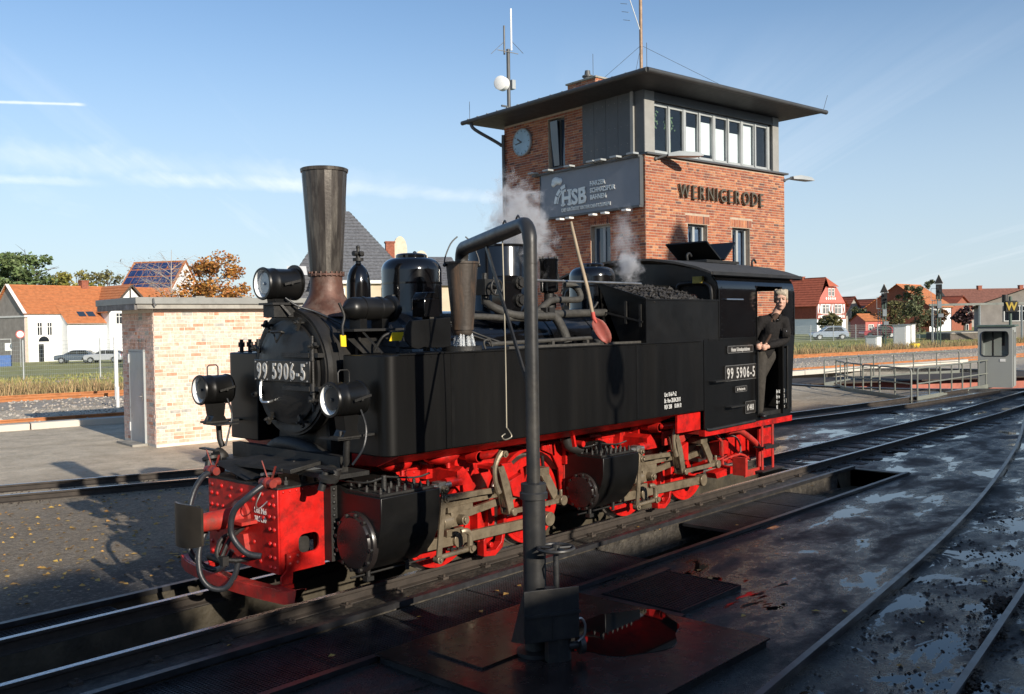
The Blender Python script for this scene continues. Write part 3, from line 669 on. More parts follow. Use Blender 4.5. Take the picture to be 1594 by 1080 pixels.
b.cyl((5.085,-.47,1.72),(5.085,-.47,2.42),.015,n=8); b.build('door_hinge', BM, door)
for a in  (28, 62, 122, 155, 205, 240, 300, 332):  # clamps around the door
    b = MB(); c = Vector((5.12, -.535*math.cos(R_(a)), ZB+.535*math.sin(R_(a)))); d = Vector((0,-math.cos(R_(a)),math.sin(R_(a))))
    b.bar(c-d*.075+Vector((-.03,0,0)), c+d*.05+Vector((-.03,0,0)), .035, .03, (1,0,0)); b.cyl(c+Vector((.03,0,0)), c+Vector((-.09,0,0)), .013, n=8); b.cyl(c+Vector((-.04,0,0)), c+Vector((-.065,0,0)), .026, n=6); b.build('door_clamp', BM, sb)
b = MB(); b.tube([(5.08,.30,1.98),(5.02,.30,1.97),(5.00,.27,1.80),(5.02,.20,1.78),(5.08,.20,1.79)],.014,8,smooth=4); b.build('door_handle', MT['bright'], door)
b = MB(); b.tube([(5.06,.12,2.45),(5.03,.12,2.46),(5.02,.0,2.46),(5.03,-.05,2.46),(5.06,-.05,2.45)],.012,8,smooth=3); b.tube([(5.045,.1,2.45),(5.03,.035,2.36),(5.045,-.04,2.45)],.009,6); b.build('lamp_iron', BM, door)
b = MB(); b.box(5.028,5.042,-.50,.43,1.985,2.19)
pl = b.build('number_plate', MT['plate_black'], loco, bevel=.006)
def spread(txt, size, depth, sx, total, M_of, parent, m, bold=.003):
    """raised characters, each its own piece, spread over a given width"""
    gs = [text_mesh(c_, size, depth, sx, bold=bold) if c_ != ' ' else None for c_ in txt]
    ws = [size*.16 if g_ is None else max(v.co.x for v in g_.vertices)-min(v.co.x for v in g_.vertices) for g_ in gs]; gap = (total-sum(ws))/(len(txt)-1); x = -total/2
    for g_, w_ in zip(gs, ws):
        if g_ is not None: m0 = min(v.co.x for v in g_.vertices); b = MB(); b.mesh(g_, M_of(x-m0)); b.build('numeral', m, parent)
        x += w_+gap
spread('99 5906-5', .215, .005, .72, .80, lambda u: FRONT(-.03-u, 2.012, 5.0245), pl, MT['lettering'])
b = MB()
for y in (.40,.20,-.20,-.46): b.lathe((5.028,y,2.168),(-1,0,0),[(0,.011),(.008,.006)],6); b.lathe((5.028,y,2.0),(-1,0,0),[(0,.011),(.008,.006)],6)
b.build('plate_screws', MT['steel'], pl)
# smokebox saddle and front frame
b = MB(); b.prism([(-.40,1.62),(.40,1.62),(.46,1.18),(-.46,1.18)], 'x', 5.3, 6.1); b.build('smokebox_saddle', BM, loco)
# rivets on the smokebox front ring
b = rivets([(5.157, .565*math.cos(2*math.pi*i/40), ZB+.565*math.sin(2*math.pi*i/40)) for i in range(40)], .009, (-1,0,0)); b.build('ring_rivets', MT['boxblack'], sb, kind='stuff')
# ---------------- chimney
b = MB(); b.lathe((5.6,0,2.60),(0,0,1),[(0,.34),(.06,.29),(.13,.225),(.22,.175),(.34,.158),(.40,.158),(.405,.178),(.425,.178),(.43,.155)],40); ch = b.build('chimney', MT['rust_iron'], loco)
prof = [(3.03,.158)]+[(3.03+1.0*i/6,.160+.062*i/6) for i in range(7)]+[(4.035,.222)]
b = MB(); b.lathe((5.6,0,0),(0,0,1),prof,20); b.build('chimney_cone', MT['chimney'], ch, angle=14)
b = MB(); b.lathe((5.6,0,4.03),(0,0,1),[(0,.222),(.0,.232),(.03,.236),(.035,.228),(.036,.205),(-.2,.19)],40,cap=False); b.build('chimney_rim', MT['chimney'], ch)
b = MB()
for i in range(20): a = 2*math.pi*i/20; b.cyl((5.6+.17*math.cos(a),.17*math.sin(a),3.0),(5.6+.17*math.cos(a),.17*math.sin(a),3.045),.010,n=6)
b.build('flange_bolts', MT['rust_iron'], ch)
# ---------------- bell shaped whistle stand
b = MB(); b.lathe((6.0,0,2.62),(0,0,1),[(0,.15),(.05,.125),(.10,.125),(.32,.122),(.40,.112),(.46,.088),(.50,.055),(.52,.03),(.55,.028)],28); bl = b.build('bell', BG, loco)
b = MB(); b.cyl((6.0,0,3.17),(6.0,0,3.20),.055,n=14); b.cyl((6,0,3.20),(6,0,3.26),.025,n=10); b.cyl((5.94,0,3.245),(6.06,0,3.245),.028,n=10); b.cyl((6.0,-.06,3.245),(6.0,.06,3.245),.022,n=10); b.cyl((6,0,3.26),(6,0,3.31),.018,n=8); b.ball((6,0,3.31),.022); b.build('bell_valve', BM, bl)
# ---------------- steam dome
def dome(x, r, z0, z1, name, m, lid=True, n=48):
    h = z1-z0; pr = [(0,r*1.12),(.05,r*1.03),(.10,r)]
    k = r*.42
    pr += [(h-k, r)]+[(h-k+k*math.sin(R_(a)), r-k+k*math.cos(R_(a))) for a in (15,30,45,60,75,90)]
    b = MB(); b.lathe((x,0,z0),(0,0,1),pr,n); o = b.build(name, m, loco)
    if lid:
        b = MB(); b.lathe((x,0,z1-.005),(0,0,1),[(0,r*.52),(.035,r*.52),(.05,r*.47),(.055,r*.40)],n); b.ball((x+.05,0,z1+.06),.022); b.build('dome_lid', m, o)
        b = MB(); b.lathe((x,0,z0+h*.58),(0,0,1),[(0,r),(0,r*1.012),(.02,r*1.012),(.02,r)],n,cap=False); b.build('dome_band', m, o)
    return o
dome(6.72,.325,2.55,3.225,'steam_dome',BG)
dome(9.9,.31,2.60,3.235,'safety_valve_dome',BG)
# large sand dome
b = MB(); b.lathe((8.12,0,2.45),(0,0,1),[(0,.46),(.10,.42),(.12,.41),(.93,.41),(.965,.40),(.975,.38),(.978,.2)],48); sd = b.build('sand_dome', BG, loco)
b = MB(); b.lathe((8.12,0,3.40),(0,0,1),[(0,.412),(0,.418),(.02,.418),(.025,.41)],48,cap=False); b.build('sand_dome_rim', BG, sd)
b = MB(); b.prism(rrect(7.66,7.98,2.62,3.05,.08),'y',-.46,-.30); b.build('sand_dome_panel', BG, sd)
b = MB()
for (x,z) in ((7.93,2.97),(7.93,2.77)):
    b.cyl((x,-.40,z),(x,-.49,z),.075,n=18); b.cyl((x,-.49,z),(x,-.52,z),.045,n=12)
    for k in range(6): a = k*math.pi/3; b.cyl((x+.058*math.cos(a),-.49,z+.058*math.sin(a)),(x+.058*math.cos(a),-.503,z+.058*math.sin(a)),.01,n=6)
b.build('sand_valve', BM, sd)
# valve with handwheel beside it
b = MB(); b.box(7.24,7.42,-.60,-.42,2.82,2.99); b.cyl((7.33,-.51,2.99),(7.33,-.51,3.06),.03,n=10)
for dx in (-.07,.07):
    for dy in (-.07,.07): b.cyl((7.33+dx,-.51+dy,2.99),(7.33+dx,-.51+dy,3.03),.013,n=6)
b.cyl((7.33,-.51,2.72),(7.33,-.51,2.83),.045,n=12); b.cyl((7.33,-.60,2.9),(7.33,-.68,2.9),.02,n=8); b.build('valve_body', BM, loco)
def handwheel(name, c, r, ax, parent, m, spokes=4, tr=.012):
    c = Vector(c); ax = Vector(ax).normalized(); t = Vector((0,0,1)) if abs(ax.z) < .9 else Vector((1,0,0)); e1 = ax.cross(t).normalized(); e2 = ax.cross(e1)
    b = MB(); n = 28; k = 8; V = []; F = []
    for i in range(n):
        a = 2*math.pi*i/n; d = e1*math.cos(a)+e2*math.sin(a)
        for j in range(k): q = 2*math.pi*j/k; V.append(c+d*(r+tr*math.cos(q))+ax*(tr*math.sin(q)))
    for i in range(n):
        for j in range(k): F.append((i*k+j, i*k+(j+1)%k, ((i+1)%n)*k+(j+1)%k, ((i+1)%n)*k+j))
    b.add(V, F)
    for i in range(spokes): a = 2*math.pi*i/spokes+.4; d = e1*math.cos(a)+e2*math.sin(a); b.cyl(c+d*.02, c+d*r, tr*.8, n=6)
    b.cyl(c-ax*.02, c+ax*.03, tr*2.2, n=10)
    return b.build(name, m, parent)
handwheel('handwheel', (7.33,-.69,2.90), .085, (0,1,0), loco, BM)
# insulated pipes and rods on the boiler
def pipe(pts, r, m, name='pipe', parent=loco, k=5): return MB().tube(pts, r, 10, smooth=k).build(name, m, parent, angle=80)
pipe([(7.33,-.52,2.74),(7.36,-.62,2.68),(7.55,-.72,2.60),(7.9,-.74,2.585),(8.2,-.74,2.585)],.045,MT['lagging'])
pipe([(6.3,-.66,2.58),(7.0,-.68,2.585),(7.6,-.70,2.56),(8.2,-.70,2.555)],.035,MT['lagging'])
MB().tube([(7.85,-.70,2.60),(9.25,-.70,2.62)],.047,12).build('pipe', MT['lagging'], loco)
pipe([(8.0,-.66,2.62),(8.2,-.64,2.72),(8.35,-.63,2.77),(8.75,-.63,2.775),(8.86,-.62,2.80),(8.86,-.6,2.88),(8.78,-.58,2.95),(8.65,-.55,2.965)],.040,MT['lagging'])
pipe([(8.25,-.70,2.60),(8.30,-.74,2.52),(8.31,-.82,2.38),(8.31,-.86,2.27)],.055,MT['lagging'])
pipe([(8.95,-.86,2.26),(8.93,-.92,2.36),(8.85,-.98,2.44),(8.78,-.98,2.50)],.04,MT['lagging'])
pipe([(8.42,-1.25,2.25),(8.46,-1.12,2.36),(8.6,-1.08,2.44),(8.72,-1.05,2.46)],.032,MT['lagging'])
MB().tube([(7.9,-.76,2.985),(9.9,-.78,2.985)],.014,8).build('handrail', MT['steel'], loco)
b = MB(); b.box(8.12,8.22,-.76,-.63,2.54,2.68); b.box(8.05,8.08,-.77,-.62,2.54,2.68); b.build('pipe_clamp', BM, loco)
pipe([(6.55,-.60,2.55),(6.8,-.80,2.40),(7.0,-1.0,2.30)],.012,BM); pipe([(6.62,-.60,2.56),(6.9,-.82,2.40),(7.12,-1.02,2.29)],.012,BM)
pipe([(8.6,-.45,2.84),(8.62,-.52,2.74),(8.55,-.6,2.68)],.018,BM); pipe([(8.9,-.5,2.62),(9.1,-.6,2.66),(9.2,-.62,2.75)],.016,BM)
pipe([(5.35,-.55,2.42),(5.5,-.64,2.36),(5.8,-.70,2.30),(6.2,-.74,2.28)],.014,BM)
MB().tube([(8.65,-.5,2.85),(8.66,-.52,2.95),(8.66,-.52,3.02)],.010,6).build('gauge_stem', MT['bright'], loco)
# feed pump, vertical
b = MB(); b.lathe((8.42,-.5,2.86),(0,0,1),[(0,.085),(.02,.105),(.06,.105),(.36,.105),(.38,.115),(.40,.115),(.41,.08)],24); fp = b.build('feed_pump', BG, loco)
b = MB(); b.cyl((8.54,-.5,2.88),(8.54,-.5,3.25),.034,n=12); b.cyl((8.54,-.5,3.0),(8.54,-.5,3.08),.05,n=12); b.cyl((8.42,-.5,2.70),(8.42,-.5,2.87),.06,n=14); b.cyl((8.42,-.5,2.68),(8.42,-.5,2.76),.085,n=14)
for k in range(8): a = k*math.pi/4; b.cyl((8.42+.10*math.cos(a),-.5+.10*math.sin(a),3.26),(8.42+.10*math.cos(a),-.5+.10*math.sin(a),3.285),.012,n=6)
b.build('pump_fittings', BM, fp)
# turbo generator on a bracket beside the chimney
b = MB(); b.lathe((5.30,-.70,2.665),(1,0,0),[(-.03,.01),(-.015,.035),(0,.05),(.03,.09),(.06,.105),(.10,.11),(.36,.11),(.37,.118),(.40,.118),(.41,.10),(.50,.10),(.51,.13),(.55,.13),(.56,.09),(.62,.07)],28); ge = b.build('turbo_generator', BK, loco)
b = MB(); b.lathe((5.47,-.70,2.665),(1,0,0),[(0,.11),(0,.116),(.03,.116),(.03,.11)],28,cap=False); b.build('generator_band', BK, ge)
for x in (5.40,5.66): b = MB(); b.box(x,x+.08,-.78,-.62,2.48,2.57); b.build('generator_foot', BK, ge)
b = MB(); b.cyl((5.86,-.70,2.70),(5.86,-.70,2.80),.03,n=8); b.build('generator_cap', BK, ge)
b = MB(); b.box(5.30,5.90,-.82,-.56,2.455,2.478); b.bar((5.42,-.78,2.46),(5.52,-.95,2.25),.03,.012); b.bar((5.85,-.78,2.46),(5.70,-.95,2.25),.03,.012); b.box(5.46,5.50,-.66,-.62,2.1,2.46); b.build('generator_bracket', BM, loco)
b = MB(); b.add([(5.30,-.58,2.47),(5.95,-.58,2.47),(5.95,-.75,2.25),(5.45,-.75,2.25)],[(0,1,2,3)]); b.build('generator_plate', BM, loco)
pipe([(5.55,-.80,2.27),(5.60,-.86,2.40),(5.72,-.90,2.44),(5.95,-.92,2.44),(6.12,-.95,2.36),(6.18,-.98,2.27)],.014,BM,'conduit')
b = MB(); b.prism([(5.62,2.36),(5.76,2.36),(5.80,2.44),(5.66,2.44)],'y',-.935,-.925); b.build('yellow_plate', MT['yellow'], loco)
b = MB(); b.prism([(5.225,2.32),(5.285,2.315),(5.28,2.42),(5.22,2.425)],'y',-.72,-.71); b.build('yellow_tag', MT['yellow'], loco)
pipe([(5.24,-.68,2.72),(5.28,-.70,2.60),(5.25,-.71,2.50),(5.25,-.715,2.42)],.014,BM,'conduit')
# oval dished cover standing on the tank
b = MB()
pts = [(5.72,2.545),(6.22,2.575),(6.22,2.30),(6.12,2.285),(5.92,2.29)]+[(5.80+.17*math.cos(R_(a)),2.43+.15*math.sin(R_(a))) for a in (-60,-90,-120,-150,-180,-210,-235)]
b.prism(pts,'y',-1.13,-1.115); b.build('dished_cover', BK, loco, bevel=.004)
b = MB(); b.box(6.02,6.22,-.98,-.80,2.58,2.76); b.prism([(6.02,2.76),(6.22,2.76),(6.16,2.82),(6.06,2.82)],'y',-.98,-.80); b.build('lubricator_box', BG, loco, bevel=.006)
b = MB(); b.bar((6.12,-.89,2.25),(6.12,-.89,2.58),.05,.05,(1,0,0)); b.build('lubricator_stand', BM, loco)
# ---------------- headlamps
def lamp(x, y, z, r, lens, handle=True, ln=.33):
    b = MB(); b.lathe((x,y,z),(1,0,0),[(.0,r*.86),(.0,r),(.015,r*1.04),(.03,r),(.06,r*.97),(.10,r*.97),(.11,r*1.0),(.13,r*1.0),(.14,r*.97),(ln-.03,r*.97),(ln-.02,r*1.03),(ln,r*1.0),(ln,r*.2)],36,cap=False)
    o = b.build('headlamp', BK, loco)
    b = MB(); b.lathe((x+.004,y,z),(1,0,0),[(0,r*.88),(.03,r*.84),(.09,r*.62),(.11,r*.45)],36,cap=False); b.build('reflector', MT['white_enamel'], o)
    b = MB(); b.lathe((x+.035,y+r*.10,z+r*.04),(1,0,0),[(0,.004),(.003,r*.66),(.02,r*.66)],30); b.ball((x+.03,y,z),.016); b.build('lamp_lens', lens, o)
    if handle: b = MB(); b.tube([(x+.10,y,z+r*.97),(x+.10,y,z+r+.08),(x+.12,y,z+r+.10),(x+.20,y,z+r+.10),(x+.22,y,z+r+.08),(x+.22,y,z+r*.97)],.007,6); b.build('lamp_handle', BM, o)
    b = MB()
    b.cyl((x+.22,y-r*.96,z),(x+.22,y-r*1.22,z),.014,n=8); b.bar((x+.14,y-r*1.15,z-.01),(x+.32,y-r*1.15,z+.03),.012,.022); b.build('lamp_catch', BM, o)
    b = MB(); b.prism([(x+.10,z-r*.95),(x+.26,z-r*.95),(x+.24,z-r-.12),(x+.27,z-r-.17),(x+.09,z-r-.17),(x+.12,z-r-.12)],'y',y-.07,y+.07); b.build('lamp_foot', BK, o)
    return o
MT['lamp_dark'] = mat('lamp_lens_dark', (.035,.036,.036), .35, var=.3, scale=14, spec=.25)
lamp(4.80,1.10,1.875,.150,MT['lamp_dark']); lamp(4.80,-1.10,1.875,.150,MT['lamp_dark'])
lamp(4.86,0,2.915,.150,MT['lens'],False,.36)
b = MB(); b.lathe((5.215,0,2.93),(1,0,0),[(0,.16),(0,.172),(.015,.172),(.015,.16)],30); b.build('lamp_back_rim', BK, loco)
b = MB(); b.box(4.93,5.20,-.09,.09,2.60,2.73); b.box(4.90,5.24,-.12,.12,2.715,2.735); b.bar((5.0,-.1,2.72),(5.08,-.13,2.62),.03,.02); b.build('lamp_bracket', BM, loco)
for s_ in (1,-1):
    b = MB(); b.box(4.84,5.30,s_*1.10-.06,s_*1.10+.06,1.535,1.555); b.box(4.86,5.10,s_*1.0-.14,s_*1.0+.14,1.52,1.534); b.tube([(5.0,s_*1.08,1.53),(5.0,s_*1.06,1.36),(5.02,s_*1.04,1.28)],.03,10)
    b.cyl((4.9,s_*1.12,1.55),(4.9,s_*1.12,1.60),.015,n=6); b.build('lamp_bracket', BM, loco)
    MB().tube([(5.05,s_*1.10-.1,1.80),(5.10,s_*1.10-.12,1.62),(5.05,s_*1.10-.14,1.45),(5.0,s_*1.05-.1,1.30)],.010,6,smooth=5).build('lamp_cable', MT['rubber'], loco)
pipe([(5.05,-.1,2.78),(5.15,-.16,2.70),(5.3,-.25,2.64),(5.45,-.45,2.52),(5.5,-.56,2.42)],.011,MT['rubber'],'lamp_cable')
# ---------------- front engine unit: buffer beam box
BF = 4.60
b = MB(); b.box(BF,BF+.022,-.59,.59,.32,1.07); beam = b.build('buffer_beam', RD, loco, bevel=.004)
for s_ in (-1,1):
    b = MB()
    def sd_(p): return p
    holed(b, BF+.022, 5.09, .32, 1.066, [(4.81,5.03,.47,.64,.06)], 'y', s_*.59-(.02 if s_ > 0 else 0), s_*.59+(.02 if s_ < 0 else 0)); b.build('beam_side', RD, beam)
b = MB(); b.box(BF-.004,5.3,-.60,.60,1.072,1.088); b.build('beam_deck', BM, beam)
b = MB(); b.box(4.80,5.06,-.4,.4,.40,.62); b.build('beam_box_inner', BM, beam)
pts = []
for y in np.linspace(.52,-.52,7): pts += [(BF,y,1.01)]
for z in (.93,.82,.71,.58,.46,.37):
    for y in (.53,.43,-.46,-.53): pts.append((BF,y,z))
for y in (-.30,-.15,0,.15,.30): pts.append((BF,y,.40))
for (y,z) in ((.2,.93),(-.2,.95),(.2,.58),(-.2,.56),(-.36,.8),(.33,.82)): pts.append((BF,y,z))
b = rivets(pts, .022, (-1,0,0), 8); b.build('beam_rivets', MT['red'], beam, kind='stuff')
b = rivets([(4.68,-.59,z) for z in (.40,.46)]+[(4.75,-.59,z) for z in (.40,.46)]+[(4.66+.07*i,-.59,1.045) for i in range(6)], .014, (0,-1,0), 8); b.build('side_rivets', RD, beam, kind='stuff')
b = MB(); b.mesh(text_mesh('Unt Mei', .075, .001, .8), FRONT(-.215,.83,BF-.003)); b.mesh(text_mesh('20.04.10', .075, .001, .75), FRONT(-.215,.755,BF-.003)); b.build('beam_lettering', MT['whitepaint'], beam)
# rail guard
V = []; F = []; n = 17
for i in range(n):
    y = .97-1.94*i/(n-1); k = abs(y)/.97; x = 4.40+.10*k**2; h = .075
    tz = .135+(.03 if k > .93 else 0)
    for (dx, z) in ((0,tz),(0,tz+h+.03),(.02,tz+h+.035),(.02,tz),(.12,tz+h+.03),(.12,tz+h+.015)): V.append((x+dx,y,z))
for i in range(n-1):
    for a, c in ((0,1),(1,4),(4,5),(5,2),(2,3),(3,0)): F.append((i*6+a,i*6+c,(i+1)*6+c,(i+1)*6+a))
F += [(0,1,4,5,2,3),tuple((n-1)*6+k for k in (3,2,5,4,1,0))]
b = MB(); b.add(V,F); rg = b.build('rail_guard', RR_, loco)
for y in (-.62,.62):
    b = MB(); s_ = 1 if y > 0 else -1
    b.prism([(4.66,.50),(4.80,.50),(4.80,.38),(4.72,.33),(4.70,.16),(4.60,.16),(4.60,.30),(4.66,.36)],'y',y-.012,y+.012); b.box(4.47,4.70,y-.05,y+.05,.20,.235); b.build('guard_bracket', RD, rg)
    b = rivets([(4.69,y-.012*1,.47),(4.77,y-.012,.47),(4.69,y-.012,.41),(4.77,y-.012,.41),(4.62,y-.012,.20),(4.68,y-.012,.20)], .016, (0,-1,0), 8); b.build('bracket_bolts', MT['red_dirty'], rg)
# central buffer and coupling
b = MB(); b.lathe((BF,0,.77),(-1,0,0),[(0,.15),(.03,.15),(.04,.10),(.30,.085),(.46,.082),(.50,.09),(.56,.09)],24); bu = b.build('buffer', RR_, loco)
V = []; F = []; n = 11
for i in range(n):
    t = -1+2*i/(n-1); y = t*.225; x = 3.985+.085*t*t; zt = .975-.03*t**4; zb = .59+.03*t**4
    V += [(x,y,zb),(x,y,zt),(x+.022,y,zt),(x+.022,y,zb)]
for i in range(n-1):
    for a in range(4): F.append((i*4+a,i*4+(a+1)%4,(i+1)*4+(a+1)%4,(i+1)*4+a))
F += [(0,1,2,3),tuple((n-1)*4+k for k in (3,2,1,0))]
b = MB(); b.add(V,F); b.build('buffer_plate', MT['buffer'] if 'buffer' in MT else mat('worn_buffer_steel', (.055,.046,.036), .4, .6, var=.4, scale=5, dirt=(.05,.04,.03), dirt_amt=.6), bu)
b = MB(); b.box(4.03,4.10,-.09,.09,.70,.84); b.build('buffer_socket', MT['brass'], bu)
b = MB()                                   # screw coupling hanging under the buffer
b.tube([(4.55,-.06,.66),(4.36,-.07,.62),(4.28,-.10,.50),(4.30,-.14,.46),(4.40,-.12,.60),(4.55,-.10,.68)],.018,8,smooth=4)
b.tube([(4.42,-.02,.62),(4.33,-.04,.50),(4.30,-.06,.42)],.02,8); b.cyl((4.30,-.16,.44),(4.30,.06,.44),.034,n=12); b.tube([(4.30,-.10,.44),(4.42,-.20,.42),(4.56,-.3,.44)],.022,8); b.box(4.27,4.33,-.22,-.16,.40,.48)
b.build('screw_coupling', BM, loco)
b = MB(); b.prism([(-.10,.62),(.10,.62),(.14,.45),(.0,.40),(-.14,.45)],'x',4.55,4.60); b.box(4.44,4.60,-.26,-.02,.735,.765); b.build('coupling_plate', RR_, loco)
MT['cock'] = mat('grimy_red_cock', (.20,.025,.018), .45, var=.4, scale=14, dirt=(.05,.03,.025), dirt_amt=.7, dirt_scale=12)
# brake and heating hoses
def hose(pts, r, name='brake_hose'): 
    o = MB().tube(pts, r, 12, smooth=7).build(name, MT['rubber'], loco, angle=80); return o
hose([(4.62,.52,1.13),(4.50,.50,1.10),(4.38,.46,.98),(4.30,.42,.80),(4.25,.38,.62),(4.26,.30,.42),(4.36,.18,.30),(4.42,.05,.32),(4.46,-.05,.48)],.026)
hose([(4.56,-.42,1.10),(4.45,-.38,1.02),(4.36,-.27,.88),(4.35,-.24,.68),(4.42,-.34,.52),(4.52,-.44,.48)],.028)
hose([(4.30,.12,.66),(4.22,.10,.50),(4.20,.05,.30),(4.26,-.02,.18),(4.36,-.10,.17),(4.42,-.16,.28),(4.45,-.18,.44)],.026)
for (y, z) in ((.52,1.14),(-.44,1.12)):
    b = MB(); b.cyl((4.58,y,z),(4.72,y,z),.036,n=12); b.ball((4.60,y,z+.0),.055); b.cyl((4.60,y-.09,z),(4.60,y+.09,z),.04,n=12); b.bar((4.62,y+.02,z+.02),(4.57,y+.04,z+.20),.022,.010); b.bar((4.62,y-.03,z+.02),(4.64,y-.07,z+.15),.022,.010); b.build('hose_cock', MT['cock'], loco)
MB().tube([(4.52,-.46,1.05),(4.48,-.44,.95),(4.52,-.42,.90),(4.58,-.46,.96)],.006,5,smooth=4).build('cock_chain', MT['steel'], loco)
# deck plates, steps and steam pipes over the front unit
b = MB(); b.prism([(.62,1.20),(-.50,1.24),(-.50,1.22),(.62,1.18)],'x',4.70,5.30); b.add([(4.62,.55,1.22),(4.62,-.05,1.10),(5.15,-.60,1.26),(5.35,.1,1.30)],[(0,1,2,3)]); b.build('deck_plate', BM, loco)
b = MB(); b.prism([(4.72,1.20),(5.22,1.27),(5.22,1.30),(4.72,1.24)],'y',-.62,-.30); b.build('footboard', BM, loco, bevel=.004)
b = MB(); b.bar((4.66,-.24,1.17),(5.18,-.72,1.235),.05,.022); b.build('footboard_edge', MT['bright'], loco)
for s_ in (1,-1):
    b = MB(); b.lathe((4.86,s_*1.0,1.22),(0,-s_*.3,-1),[(0,.05),(.02,.09),(.05,.09),(.06,.05)],16); b.cyl((4.84,s_*.98,1.24),(4.80,s_*.96,1.08),.034,n=10); b.box(4.82,4.88,s_*1.0-.16,s_*1.0+.16,1.27,1.285)
    b.lathe((4.95,s_*.94,1.20),(-1,0,0),[(-.06,.03),(0,.085),(.03,.095),(.06,.085),(.06,.03)],18); b.build('drain_cock', BM, loco)
b = MB(); b.box(4.9,5.3,-1.0,1.0,1.16,1.20); b.box(5.05,5.14,-.9,.9,1.20,1.34); b.build('front_crossbeam', BM, loco)
b = MB(); b.tube([(5.25,-.55,1.22),(5.15,-.2,1.36),(5.15,.2,1.36),(5.25,.55,1.22)],.075,12,smooth=5); b.build('receiver_pipe', BM, loco)
b = MB()
for (x,y) in ((4.7,-.3),(4.76,.0),(4.7,.2),(4.82,.4),(4.9,-.1),(4.75,-.5),(4.95,.3),(4.98,-.45)): b.cyl((x,y,1.09),(x,y,1.13),.028,n=6); b.cyl((x,y,1.12),(x,y,1.16),.012,n=6)
for (x,y) in ((4.98,-.40),(5.05,-.52)): b.tube([(x,y,1.09),(x-.02,y,1.2),(x-.05,y+.04,1.27)],.012,6)
b.build('deck_bolts', BM, loco)
# frame edge with bolts between beam and cylinder
b = MB(); b.box(5.09,5.16,-.70,-.56,.36,1.10); b.build('frame_flange', BM, loco)
b = rivets([(5.125,-.70,z) for z in (.42,.54,.66,.78,.90,1.02)], .022, (0,-1,0), 6); b.build('flange_bolts', BM, loco)
b = rivets([(5.125,-.70,z) for z in (.48,.60,.72,.84,.96)], .018, (0,-1,0), 6); b.build('flange_bolts', BM, loco)
# ---------------- cylinders
def cylinder(xf, xr, yo, yi, zt, zb, cx, cy_, cz, r, M_=None, big=True):
    b = MB(M_)
    pr = [(yi, zt+.10),(yi-.10, zt+.08),(yi-.22,zt),(yo,zt),(yo,zt-.20),(yo+.035,zb+.22),(yo+.10,zb+.09),(yo+.19,zb-.01),(cy_, cz-r-.015),(yi,cz-r*.8)]
    b.prism(pr,'x',xf,xr); cyl_ = b.build('cylinder', BK, loco, bevel=.008)
    b = MB(M_); b.lathe((xf+.02,cy_,cz),(-1,0,0),[(0,r*1.06),(.03,r*1.06),(.05,r*1.02),(.055,r*.90),(.075,r*.86),(.085,r*.5),(.09,.01)],40); cov = b.build('cylinder_cover', MT['covermat'], cyl_)
    b = MB(M_)
    for i in range(12): a = 2*math.pi*i/12+.13; b.cyl((xf-.02,cy_+r*.95*math.cos(a),cz+r*.95*math.sin(a)),(xf-.058,cy_+r*.95*math.cos(a),cz+r*.95*math.sin(a)),.018,n=6)
    b.build('cover_bolts', MT['black_matt'], cov, kind='stuff')
    b = MB(M_); b.box(xf+.03,xr-.03,yo+.05,yi-.12,zt+.001,zt+.02)
    for i in range(7):
        x = xf+.07+(xr-xf-.14)*i/6
        for y in (yo+.09,(yo+yi)/2-.08,yi-.22): b.cyl((x,y,zt+.02),(x,y,zt+.06),.017,n=6); b.cyl((x,y,zt+.06),(x,y,zt+.075),.009,n=6)
    b.build('valve_chest_studs', BM, cyl_)
    b = MB(M_); b.cyl((xf+.2,yo+.2,zt),(xf+.2,yo+.2,zt+.16),.025,n=8); b.tube([(xf+.2,yo+.2,zt+.14),(xf+.05,yo+.3,zt+.1),(xf-.05,yi-.1,zt+.12)],.010,6,smooth=3); b.tube([(xf+.3,yo+.35,zt+.12),(xr-.05,yo+.3,zt+.07),(xr+.1,yo+.25,zt+.10)],.010,6,smooth=3); b.build('oil_pipe', BM, cyl_)
    b = MB(M_); b.cyl((xf+.12,cy_,cz-r-.10),(xf+.12,cy_,cz-r+.04),.02,n=8); b.cyl((xr-.12,cy_,cz-r-.10),(xr-.12,cy_,cz-r+.04),.02,n=8); b.cyl((xf-.05,cy_+.04,cz-r-.06),(xr+.2,cy_+.04,cz-r-.06),.010,n=6); b.box(xf+.08,xf+.16,cy_-.03,cy_+.03,cz-r-.11,cz-r-.07); b.build('drain_cocks', BM, cyl_)
    return cyl_
MT['covermat'] = mat('cylinder_cover_black', (.022,.018,.017), .28, var=.3, scale=4, rvar=.08)
for M_ in (None, FLIP):
    cylinder(5.16,5.86,-1.33,-.60,1.0,.40,5.1,-.985,.57,.262,M_)
    cylinder(8.45,9.14,-1.25,-.66,.96,.42,8.42,-.95,.55,.205,M_)
b = MB(); b.tube([(8.35,-.80,1.32),(8.36,-.80,1.1),(8.55,-.84,1.02)],.07,12,smooth=4); b.build('steam_pipe', BM, loco)
